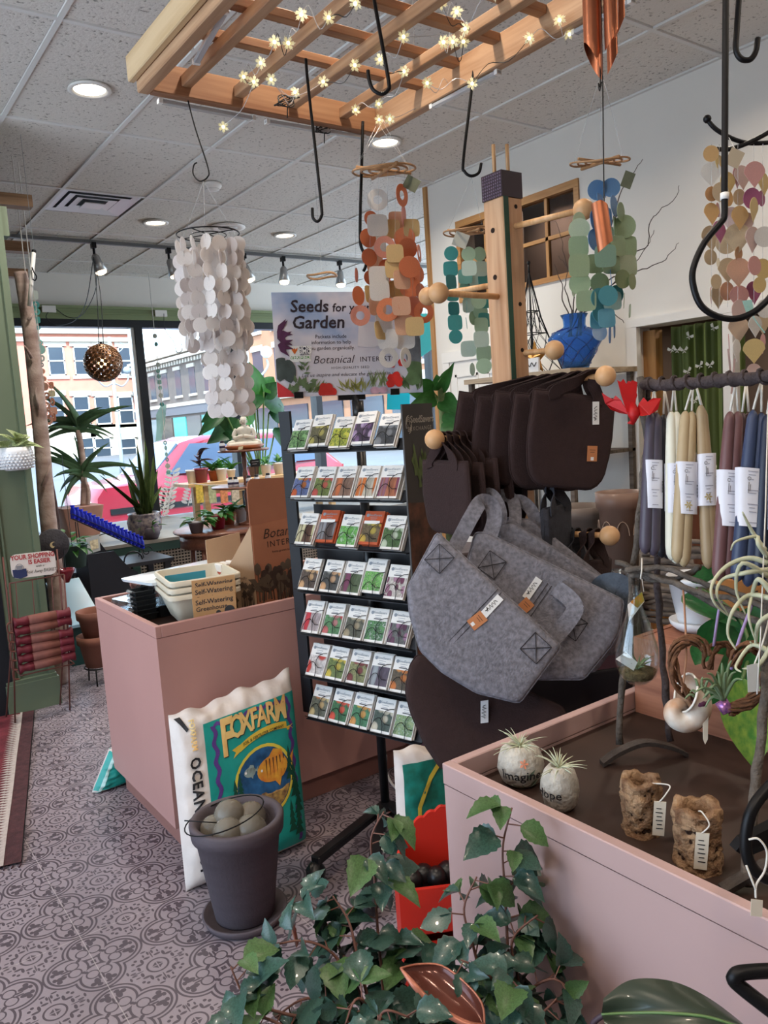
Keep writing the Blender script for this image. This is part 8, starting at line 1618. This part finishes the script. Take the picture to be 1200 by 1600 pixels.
garland('pale shell string close against the birch trunk',[(50,515,4),(51,526,4),(52,536,4.5),(54,550,3),(55,565,3)],5.5,[('pale_sh','d8e2dc'),('turqp','a5dcd4')])
garland('peach and cream shell chime low beside the birch trunk',[(66,580,4),(68,592,4),(70,604,6),(80,602,5),(81,615,5),(73,618,5),(82,628,6),(72,634,6),(74,646,6),(83,642,6),(84,652,6),(76,657,6)],5.7,[('peachs','e0a586'),('creams','d8d0a8'),('peach2','e8b49a')])
# hanging suncatcher strip
p_=onY(252,633,8.8); sc=thing('suncatcher','tall translucent iridescent leaf shaped suncatcher in the window','suncatcher',onY(255,650,8.8)); P=[onY(*q,8.8) for q in ((244,648),(252,633),(260,632),(258,660),(252,688),(243,690),(245,668))]; MB().prism(P,(0,.006,0)).obj('glass_leaf',mat('iridescent','bfeae2',.1,trans=.5,ior=1.1),sc); MB().tube([p_,V((p_.x,p_.y,CEIL))],.002,4).obj('thread',M_clear,sc)
# window decals of white leaf sprays
M_dec=mat('white_decal','f0f0ee',.6)
for i,(bx,by,ex,ey,n) in enumerate(((222,812,218,752,7),(262,800,272,735,9),(252,815,262,765,8),(294,790,300,765,5))):
    t=thing('window_decal',('white leaf spray decal on the glass, left of the snake plant','tall white leaf spray decal on the glass right of the snake plant','short white leaf spray decal on the glass behind the snake plant','small white flower decal on the glass above the round table')[i],'decal',onY(bx,by,9.12)); B,E=onY(bx,by,9.125),onY(ex,ey,9.125); m=MB(); m.bar(B,E,.012,.002,(0,1,0))
    for k in range(n):
        c=B.lerp(E,(k+.5)/n)
        for s in (-1,1): q=c+V((s*.05,0,.03)); m.prism([q+V((.04*math.cos(a)*1.0,0,.02*math.sin(a)+s*.015*math.cos(a))) for a in [j*PI/4 for j in range(8)]],(0,.002,0))
    o=m.obj('leaf_spray',M_dec,t); o['kind']='stuff'
# stained glass pieces
t=thing('stained_glass','turquoise stained glass panel hanging in the window behind the rack','glass panel',onY(620,622,8.9)); P=[onY(*q,8.9) for q in ((606,608),(641,606),(640,640),(605,640))]; MB().prism(P,(0,.01,0)).obj('glass_panel',mat('turq_glass','2fc4cc',.1,trans=.5,ior=1.1,transl=.4),t); P=[onY(*q,8.9) for q in ((655,490),(675,490),(676,545),(655,560))]; MB().prism(P,(0,.01,0)).obj('glass_panel',mat('turq_glass2','58b8b0',.1,trans=.5,ior=1.1,transl=.4),t); MB().tube([onY(622,608,8.9),onY(622,450,8.9)],.003,4).tube([onY(665,490,8.9),onY(665,430,8.9)],.003,4).obj('wire',M_black,t)
rh=thing('rattan_ring_chime','empty rattan hoop hanging above the seed sign','hoop',onY(503,432,5.2)); c=onY(503,431,5.2); MB().tube([c+V((.11*math.cos(a),.11*math.sin(a),.006*math.sin(3*a))) for a in [i*PI/14 for i in range(28)]],.009,6,closed=True).obj('hoop',M_rat,rh,True); MB().tube([c,(c.x,c.y,CEIL)],.001,4).obj('thread',M_clear,rh)
# ================================================================ LEFT EDGE
tk=thing('birch_trunk','bare birch trunk leaning on the green pillar, reaching up to the ceiling beams','tree trunk',onY(92,1100,5.3)); P=[onY(*q,5.28) for q in ((97,1112),(95,1000),(86,900),(74,800),(66,700),(56,600),(47,520),(38,460),(32,425))]; P[0].z=0.0
MB().tube(bez(P,4),[.058-.0006*i for i in range(33)],12).obj('trunk',M_bark,tk,True)
for q,r in (([(66,760),(75,738),(79,725)],.012),([(50,560),(42,545),(38,540)],.01),([(44,500),(50,490)],.01),([(60,640),(55,612),(57,605)],.008),([(80,905),(88,890)],.012)): MB().tube([onY(*x,5.22) for x in q],[r,r*.7,r*.4][:len(q)],6).obj('branch_stub',M_bark,tk,True)
M_dkb=mat('dark_branch','4a3836',.85,var=.3,scale=20)
t=thing('dark_branch','thin dark reddish branch standing just right of the birch trunk','branch',onY(95,900,5.45)); P=[onY(*q,5.45) for q in ((100,1085),(97,900),(88,800),(78,740),(70,660),(66,640))]; P[0].z=0; MB().tube(bez(P,4),.014,7).tube(bez([onY(93,840,5.45),onY(82,790,5.4),onY(76,770,5.4)],4),.01,6).obj('stem',M_dkb,t,True)
t=thing('white_pole','slim white pole with black hooks hanging beside the birch top','pole',onY(52,430,5.1)); A,B=onY(53,393,5.1),onY(46,478,5.1); MB().tube([A,B],.012,10).obj('tube',M_trimw,t,True); MB().ball(A,.015,8).obj('end_cap',M_black,t,True); MB().tube(bez([onY(50,418,5.08),onY(53,425,5.06),onY(57,432,5.06),onY(55,438,5.06),onY(51,436,5.06)]),.004,5).obj('hook',M_black,t,True); MB().tube([A,V((A.x,A.y,CEIL))],.0015,4).obj('chain',M_steel,t)
# wall pot with pothos
wpz=onY(26,718,4.80); t=thing('wall_planter','white ribbed wall planter with variegated pothos on the green pillar','wall planter',(wpz.x,4.81,wpz.z)); c=V((wpz.x,4.815,wpz.z-.06)); m=MB(); rings=[(.055,0),(.078,.012),(.09,.06),(.092,.1),(.085,.128),(.077,.128),(.08,.1)]; m.lathe(c,rings,28); m.obj('pot',M_whitep,t,True)
m=MB()
for j in range(7):
    for k in range(14): a=PI+ (k+.5*(j%2))*PI/14; r=.080+.012*math.sin((j+.6)/7*PI); m.ball(c+V((r*math.cos(a),r*math.sin(a),.014+.016*j)),.008,5,4,(1,1,.8))
m.obj('relief_pattern',M_whitep,t)['kind']='stuff'
M_poth=mat('pothos_leaf','7d9a5c',.4,var=.5,scale=14,tint='d0d4a8',transl=.2); lp=leafmesh('pothos',M_poth,'ovate',.15,.4,7)
for ex,ey in ((2,690),(10,684),(30,672),(47,684),(52,692),(24,680),(36,684),(5,700),(18,688),(58,700),(42,676)): B=c+V((rnd.uniform(-.05,.05),rnd.uniform(-.04,.03),.125)); E=onY(ex,ey,4.75); putleaf(lp,t,B.lerp(E,.25),E-B+V((0,0,.04)),.11,.06,(0,-.6,1),rnd.uniform(-.5,.5))
# folding basket stand
bs=thing('basket_stand','brown wire stand with a Your Shopping Is Easier sign, stacked with folded red baskets','basket stand',(.93,4.68,0)); M_rust=mat('rust_wire','6a4038',.6,.3); X0,X1=onY(11,880,4.66).x,onY(98,880,4.66).x; zt=onY(55,905,4.66).z; zs=onY(55,1040,4.655).z-.04
F=[(X0+.0,4.66,zt),(X1,4.66,zt)]
for x,xb in ((X0,onZ(24,1132,0).x),(X1,onZ(115,1115,0).x)): MB().tube([(xb,4.70,0),(x+(xb-x)*.3,4.67,.45),(x,4.66,zt)],.0045,6).tube([(xb-.02,5.0 if False else 4.84,0),(x,4.80,.45),(x,4.76,.93)],.0045,6).obj('leg_rod',M_rust,bs,True)
MB().tube([(X0,4.66,zt),(X1,4.66,zt)],.004,6).tube([(X0,4.66,zs),(X1,4.66,zs)],.004,6).tube([(X0,4.66,zs),(X0,4.80,zs),(X1,4.80,zs),(X1,4.66,zs)],.004,6).obj('cross_rod',M_rust,bs,True)
for f in (.12,.42,.78,.95): MB().tube([(X0+(X1-X0)*f,4.80,zs),(X0+(X1-X0)*f,4.68,zt)],.003,5).obj('back_wire',M_rust,bs,True)
sgq=[onY(17,905,4.64),onY(87,896,4.64),onY(83,861,4.64),onY(22,867,4.64)]; c=sum((V(q) for q in sgq),V())/4; rr=[]
ux_=(sgq[1]-sgq[0]).normalized(); uy_=V((0,0,1)); hw=(sgq[1]-sgq[0]).length/2; hh=(sgq[3]-sgq[0]).length/2
for sx,sy,a0 in ((1,1,0),(-1,1,90),(-1,-1,180),(1,-1,270)):
    for j in range(4): a=math.radians(a0+j*30); rr.append(c+ux_*(sx*(hw-.03)+.03*math.cos(a))+uy_*(sy*(hh-.03)+.03*math.sin(a)))
sb=MB().prism(rr,(0,.006,0)).obj('sign_board',mat('sign_cream','d8cfc8',.5),bs); nf=V((0,-.002,0))
MB().text('YOUR SHOPPING',.036,c+ux_*.0+uy_*.047+nf,ux_,uy_,'C',.03,0,1.0,.80).text('IS EASIER',.034,c+ux_*.03+uy_*.016+nf,ux_,uy_,'C',.03,0,1,.85).obj('red_lettering',mat('sign_red','a8323a',.5),sb)
MB().text('with a',.018,c+ux_*.03-uy_*.010+nf,ux_,uy_,'C',0,.3).text('Fold Away BASKET',.026,c+ux_*.035-uy_*.038+nf,ux_,uy_,'C',.0,.25,1,.75).obj('black_lettering',M_ink,sb)
bk=c-ux_*.075-uy_*.028+nf*.9; MB().prism([bk-ux_*.036+uy_*.012,bk-ux_*.034-uy_*.03,bk+ux_*.0-uy_*.04,bk+ux_*.036-uy_*.03,bk+ux_*.034+uy_*.012],nf*.5).obj('basket_picture',mat('sign_navy','2a355a',.5),sb)
MB().tube([bk+ux_*(.022*math.cos(a))+uy_*(.03*math.sin(a)+.012)+nf for a in [i*PI/10 for i in range(11)]],.0015,4).box(bk+uy_*.02+nf*.5,(.03,.0005,.022),(ux_,V((0,1,0)),uy_)).obj('basket_contents',mat('sign_grey','8a8a90',.5),sb)
M_bred=mat('basket_red','641b28',.6,var=.25,scale=14); M_brod=mat('basket_canvas','7a4a40',.8,var=.2,scale=20)
for k in range(6):
    z=onY(55,1040,4.655).z+.052*k; yb=4.655; t=thing('folded_basket','folded red canvas shopping basket, %s from the bottom of the stand'%('first','second','third','fourth','fifth','topmost')[k] if k else 'folded red canvas shopping basket, bottommost on the stand','basket',(X0,yb,z),'folded baskets on the wire stand'); dz=rnd.uniform(-.012,.012); L0=V((X0-.005,yb,z)); L1_=V((X1+.005,yb,z+dz))
    MB().tube([L0.lerp(L1_,.25),L0.lerp(L1_,.5),L0.lerp(L1_,.75)],[.027,.029,.027],12).obj('canvas_roll',M_brod,t,True)
    for a,b in ((0,.25),(.75,1)): MB().tube([L0.lerp(L1_,a+.0),L0.lerp(L1_,a+.08 if a==0 else a+.06),L0.lerp(L1_,(a+b)/2+.03),L0.lerp(L1_,b)],[.032,.02,.025,.028] if a==0 else [.028,.025,.02,.034],12).obj('red_end',M_bred,t,True)
    MB().tube(bez([L0+V((-.015,-.01,.01)),L0+V((-.035,-.02,-.0)),L0+V((-.035,-.02,-.04)),L0+V((-.01,-.02,-.05))]),.005,5).obj('wire_handle',M_rust,t,True)
# black medallion, hanging basket, feeder, chest, clay pots
md=onY(82,851,5.02); t=thing('moon_plaque','round blackish plaque with a pale crescent moon, hanging by the birch trunk','plaque',md); fx=(V((1,0,0)),V((0,0,1)),V((0,-1,0)))
MB().lathe(md,[(0,0),(.094,0),(.097,.008),(.092,.014),(.05,.012),(.045,.016),(0,.016)],36,fx).obj('disc',mat('plaque_black','3a383e',.7,var=.3,scale=30,bump=.5,bscale=90),t,True)
m=MB(); P=[]; 
for i in range(11): a=.9+i*4.2/10; P.append(md+V((.019*math.cos(a),-.018,.019*math.sin(a))))
for i in range(9): a=.9+4.2-.3-i*3.6/8; P.append(md+V((.013*math.cos(a)+.007,-.018,.013*math.sin(a)+.003)))
m.add(P,[(i,i+1,min(19,19-i),20-i-1 if i else 19) for i in range(0,1)]); 
for i in range(9): m.add([P[i],P[i+1],P[19-i if i else 19],P[max(11,18-i)]],[(0,1,3,2)])
m.obj('crescent_moon',mat('moon_pale','c9b98f',.5),t); MB().tube([md+V((0,.02,0)),md+V((0,.1,.0))],.01,6).obj('hanger_pin',M_black,t)
hb=onY(112,850,5.6); t=thing('hanging_basket','dark green plastic hanging pot with trailing leaves right of the black plaque','potted plant',hb); MB().lathe(hb-V((0,0,.16)),[(0,0),(.075,0),(.10,.15),(.107,.155),(.09,.155),(0,.13)],20).obj('pot',M_dkgreen,t,True)
for k in range(30): d=rdir(-.6,1.0); putleaf(lf_o,t,hb+d*rnd.uniform(.02,.11),d,rnd.uniform(.05,.08),.04)
MB().tube([hb,V((hb.x,hb.y,hb.z+.6))],.002,4).obj('wire',M_black,t)
hf=onY(104,900,5.0); t=thing('red_feeder','dark red glass feeder cup hanging in front of the birch trunk','feeder',hf); MB().lathe(hf-V((0,0,.04)),[(0,0),(.012,.0),(.05,.07),(.053,.085),(.045,.085),(0,.02)],18).obj('cup',mat('ruby_glass','8f2030',.2,trans=.4),t,True); MB().tube([hf+V((0,0,.04)),hf+V((0,0,.2))],.0015,4).obj('wire',M_black,t)
zt=onY(115,940,5.75).z; cx0,cx1=onY(98,980,5.75).x,onY(148,980,5.75).x; t=thing('blue_bin','dark teal bin with a pale blue slanted lid beside the pillar','bin',((cx0+cx1)/2,5.9,0)); MB().prism([(cx0,5.6,0),(cx0,6.05,0),(cx0,6.05,zt+.08),(cx0,5.6,zt-.14)],(cx1-cx0,0,0)).obj('body',mat('bin_teal','1f4a4a',.5),t); MB().prism([(cx0-.01,5.56,zt-.145),(cx0-.01,6.07,zt+.09),(cx0-.01,6.07,zt+.11),(cx0-.01,5.56,zt-.125)],(cx1-cx0+.02,0,0)).obj('lid',mat('bin_lid','8fb5cc',.25),t)
for k,(px,py,lb) in enumerate(((140,1010,'lower of two nested terracotta pots behind the pink counter corner'),(139,972,'upper of two nested terracotta pots behind the pink counter corner'))):
    p=onY(px+12,py,5.1); p=V((p.x,5.1,p.z-.12)); r=.115; o=MB().lathe(p,[(0,0),(r*.7,0),(r*.93,.15),(r*1.03,.15),(r*1.05,.20),(r*.93,.20),(r*.9,.14),(r*.65,.01),(0,.01)],26).obj('clay_pot',mat('clay_brown','8a5a4a',.8,var=.15,scale=8),smooth=True); tag(o,lb,'pot','nested terracotta pots')
    if k==0:
        stp=thing('pot_stand','black wire stand under the nested terracotta pots','stand',(p.x,p.y,0))
        for a in (0,2.1,4.2): MB().tube([(p.x+.09*math.cos(a),p.y+.09*math.sin(a),p.z),(p.x+.1*math.cos(a),p.y+.1*math.sin(a),0)],.005,6).obj('leg',M_black,stp,True)
        MB().tube([(p.x+.09*math.cos(a),p.y+.09*math.sin(a),p.z-.006) for a in [i*PI/10 for i in range(20)]],.005,6,closed=True).obj('ring',M_black,stp,True)
# ---- climbing philodendron behind the rack panel
cp=V((2.1,2.75,0)); cpx=D(692,640,3.45); t=thing('climbing_philodendron','tall philodendron on a pole with broad leaves behind the dark rack panel','potted plant',(cpx.x,cpx.y,0)); zt=D(690,590,3.45).z
MB().tube([(cpx.x,cpx.y,.9),(cpx.x,cpx.y,zt)],.018,8).obj('moss_pole',mat('moss_pole','7a8a5c',.9,var=.3,scale=30),t,True); MB().lathe((cpx.x,cpx.y,.661),[(0,0),(.12,0),(.16,.28),(.165,.3),(.14,.3),(0,.26)],22).obj('pot',M_gpot,t,True)
lph=leafmesh('philodendron_big',mat('philo_green','3a6f34',.35,var=.25,scale=6,transl=.2),'ovate',.12,.25,9)
for (bx,by),(ex,ey),w_ in (((688,612),(703,580),.05),((690,640),(726,637),.09),((690,622),(712,640),.09),((690,660),(727,665),.10),((676,612),(640,605),.10),((680,620),(655,628),.08),((688,610),(683,590),.07),((770,628),(738,634),.09),((775,640),(757,660),.08),((690,600),(700,578),.04)):
    B=D(bx,by,3.45); E=D(ex,ey,3.35+rnd.uniform(-.08,.08)); putleaf(lph,t,B,E-B,(E-B).length*1.1,w_,(CP-B)); MB().tube([V((cpx.x,cpx.y,B.z-.05)),B],.004,5).obj('petiole',M_stemg,t)
# ================================================================ FOREGROUND PLANTS
M_ivy=mat('grape_ivy','3a584e',.3,var=.35,scale=18,transl=.12,coat=.15); M_ivyl=mat('grape_ivy_young','55784a',.35,var=.3,scale=18,transl=.25); M_ivs=mat('ivy_stem','6e4a40',.6)
ivm=[leafmesh('ivy_a',M_ivy,'ovate',.14,.35,11,.16,.03),leafmesh('ivy_b',M_ivy,'ovate',-.05,.2,11,.16,.03),leafmesh('ivy_c',M_ivyl,'ovate',.16,.3,11,.14,.03),leafmesh('ivy_d',M_ivy,'ovate',.22,.5,11,.14,.05)]
def ivy(label,stems,dbase,potpx,young=.12,seed=5):
    R_=random.Random(seed); pb=D(*potpx,dbase); t=thing('grape_ivy',label,'potted plant',(pb.x,pb.y,pb.z),'foreground grape ivy')
    for pts in stems:
        P=bez([D(x,y,d) for x,y,d in pts],6); MB().tube(P,[.0035*(1-.6*i/len(P)) for i in range(len(P))],5).obj('stem',M_ivs,t,True); n=len(P); step=2 if True else 3
        for i in range(3,n,step):
            a=R_.uniform(0,6.28); tg=(P[min(i+1,n-1)]-P[i-1]).normalized(); X,Y,_=frame(tg); f=i/n
            dirn=X*math.cos(a)+Y*math.sin(a)+tg*.3; pet=P[i]+dirn*.022; big=(.088-.03*f)*R_.uniform(.8,1.15)
            for k,(da,s) in enumerate(((0,1),(1.0,.72),(-1.0,.72))):
                if k and R_.random()<.25: continue
                dd=(dirn+X.cross(dirn)*0); side=tg.cross(dirn).normalized(); d2=dirn.normalized()*math.cos(da)+side*math.sin(da)+V((0,0,-.45)); mm=ivm[2] if (R_.random()<young or f>.9) else R_.choice((ivm[0],ivm[1],ivm[3]))
                upv_=(tg+(CP-pet).normalized()*.9+V((0,0,.6))); putleaf(mm,t,pet,d2,big*s,big*s*.66,upv_,R_.uniform(-.4,.4))
            MB().tube([P[i],pet],.0013,4).obj('petiole',M_ivs,t)
    return t,pb
t1,pb1=ivy('large glossy grape ivy in the foreground, left of the copper leaf dish',[
 [(610,1660,1.32),(600,1560,1.35),(590,1450,1.4),(585,1370,1.42),(580,1310,1.42),(600,1268,1.42)],
 [(600,1660,1.32),(560,1560,1.33),(520,1490,1.33),(470,1470,1.33),(420,1480,1.33)],
 [(590,1660,1.3),(540,1580,1.28),(480,1560,1.27),(430,1590,1.26)],
 [(605,1660,1.32),(540,1500,1.38),(500,1430,1.4),(470,1410,1.4)],
 [(600,1660,1.3),(500,1600,1.25),(430,1580,1.24),(385,1560,1.24),(360,1510,1.25)],
 [(600,1660,1.3),(480,1620,1.22),(410,1590,1.22),(375,1600,1.22)],
 [(615,1660,1.33),(640,1560,1.36),(636,1500,1.38),(628,1470,1.4)],
 [(615,1660,1.3),(600,1600,1.26),(560,1560,1.22),(540,1600,1.2)],
 [(615,1660,1.3),(660,1600,1.3),(670,1560,1.3),(650,1530,1.3)],
 [(600,1660,1.3),(560,1500,1.34),(545,1440,1.36),(520,1400,1.38)],
 [(610,1660,1.28),(590,1620,1.2),(600,1580,1.18),(640,1590,1.18)]],1.3,(605,1690),.12,5)
t2,pb2=ivy('grape ivy with a tall shoot in front of the large pink counter',[
 [(790,1660,1.3),(795,1560,1.32),(792,1450,1.33),(788,1380,1.33),(786,1320,1.33),(800,1262,1.33)],
 [(785,1660,1.3),(760,1560,1.3),(740,1480,1.31),(725,1420,1.32),(745,1370,1.32)],
 [(795,1660,1.3),(820,1560,1.28),(860,1530,1.26),(890,1545,1.25)],
 [(790,1660,1.3),(780,1560,1.27),(760,1520,1.26),(720,1500,1.26)],
 [(785,1660,1.32),(740,1570,1.36),(722,1510,1.38)],
 [(795,1660,1.28),(820,1600,1.24),(850,1580,1.22),(870,1560,1.22)],
 [(790,1660,1.28),(780,1600,1.22),(800,1560,1.2),(810,1540,1.2)],
 [(795,1660,1.3),(810,1540,1.3),(800,1470,1.3),(840,1430,1.3)],
 [(785,1660,1.27),(740,1620,1.22),(720,1580,1.2)]],1.3,(790,1690),.2,9)
for t,pb,lb in ((t1,pb1,'a'),(t2,pb2,'b')):
    c=V((pb.x,pb.y,pb.z-.13)); MB().lathe(c,[(0,0),(.06,0),(.085,.15),(.09,.15),(.092,.18),(.08,.18),(.075,.14),(0,.13)],26).obj('pot',mat('terracotta','a5603f',.8),t,True)
    MB().lathe(c,[(0,.15),(.078,.15)],14).obj('soil',M_soil,t)
c0,c1=V((pb1.x,pb1.y,pb1.z-.131)),V((pb2.x,pb2.y,pb2.z-.131)); zt=min(c0.z,c1.z); bn_=thing('plant_bench','low wooden plant bench below the view carrying the two ivy pots','bench',(c0.x,c0.y,0)); dv=(c1-c0); dv.z=0; L_=dv.length; dv.normalize(); nn=V((-dv.y,dv.x,0)); mid=(c0+c1)/2
MB().box(V((mid.x,mid.y,zt-.012)),(L_+.2,.24,.022),(dv,nn,V((0,0,1)))).obj('bench_top',M_pine,bn_)
for s in (-1,1):
    for s2 in (-1,1): q=mid+dv*(s*(L_/2+.08))+nn*(s2*.09); MB().b2((q.x-.015,q.y-.015,0),(q.x+.015,q.y+.015,zt-.023)).obj('leg',M_pine,bn_)
if abs(c0.z-c1.z)>.002:
    hi=c0 if c0.z>c1.z else c1; MB().lathe((hi.x,hi.y,zt),[(0,0),(.07,0),(.07,hi.z-zt),(0,hi.z-zt)],16).obj('pot_riser',M_pine,bn_)
# copper leaf dish
cl=thing('leaf_dish','shiny copper brown leaf shaped dish lying on the ivy, pointing left','dish',D(695,1555,1.2)); ax=[D(626,1513,1.22),D(645,1537,1.2),D(668,1562,1.19),D(703,1587,1.17),D(735,1602,1.16),D(754,1604,1.16)]; up_=[D(626,1513,1.22),D(652,1507,1.25),D(690,1509,1.25),D(728,1537,1.22),D(753,1568,1.19),D(757,1600,1.165)]
P=bez(ax,6); Q=bez(up_,6)
def dish(u,v,off=0):
    i=u*(len(P)-1); k=min(int(i),len(P)-2); f=i-k; a=P[k].lerp(P[k+1],f); b=Q[k].lerp(Q[k+1],f); dep=.018*math.sin(PI*v)*min(1,u*4); dn=(a-CP).normalized(); return a.lerp(b,v)+dn*(dep+off)
M_cdish=mat('copper_dish','6b4038',.16,.25,var=.25,scale=8); m=MB(); m.grid(lambda u,v:dish(u,v),30,10); m.grid(lambda u,v:dish(1-u,v,.003),30,10); m.obj('bowl',M_cdish,cl,True)
MB().tube([dish(i/20,0,-.001) for i in range(21)],[.0015+.0035*min(1,i/4) for i in range(21)],8).obj('lower_rim',mat('copper_rim','b5745f',.35,.3),cl,True); MB().tube([dish(i/20,1,0) for i in range(21)],.0018,6).obj('upper_rim',mat('copper_rim','b5745f',.35,.3),cl,True)
# big rubber plant leaf
rbp=thing('rubber_plant','big dark glossy rubber plant leaf rising at the lower right edge','potted plant',D(1000,1650,1.0)); M_rub=mat('rubber_leaf','2f3a2f',.3,var=.3,scale=6,coat=.25); M_mid=mat('leaf_midrib','5c7a48',.4)
def rl(u,v):
    spine=[(940,1585,.98),(985,1583,.97),(1040,1583,.95),(1110,1590,.93),(1180,1615,.91)]; top=[(943,1560,.98),(985,1531,.99),(1050,1533,.98),(1112,1562,.96),(1180,1615,.91)]; bot=[(945,1600,.96),(985,1640,.93),(1050,1655,.91),(1110,1640,.90),(1180,1615,.91)]
    f=lambda L: bez([D(*q) for q in L],6)
    return f(spine),f(top),f(bot)
Sp,Tp,Bt=rl(0,0)
def rls(u,v,off=0):
    i=u*(len(Sp)-1); k=min(int(i),len(Sp)-2); f=i-k; s=Sp[k].lerp(Sp[k+1],f); a=(Tp if v>.5 else Bt)[k].lerp((Tp if v>.5 else Bt)[k+1],f); w_=abs(v-.5)*2; return s.lerp(a,w_)+(CP-s).normalized()*(.006*math.sin(w_*PI)+off)
m=MB(); m.grid(lambda u,v:rls(u,v),26,12); m.grid(lambda u,v:rls(1-u,v,-.001),26,12); m.obj('leaf',M_rub,rbp,True); MB().tube([Sp[i]+(CP-Sp[i]).normalized()*.0015 for i in range(len(Sp))],.0018,6).obj('midrib',M_mid,rbp,True)
ptb=D(1010,1800,1.0); MB().tube(bez([D(944,1585,.98),D(925,1605,.99),D(930,1660,1.0),V((ptb.x,ptb.y,.34))]),.004,6).obj('petiole',mat('dark_petiole','3a2a34',.5),rbp,True)
MB().lathe((ptb.x,ptb.y,0),[(0,0),(.10,0),(.13,.33),(.14,.33),(.14,.38),(.125,.38),(.12,.33),(0,.32)],26).obj('pot',M_gpot,rbp,True); MB().lathe((ptb.x,ptb.y,0),[(0,.335),(.121,.335)],16).obj('soil',M_soil,rbp)
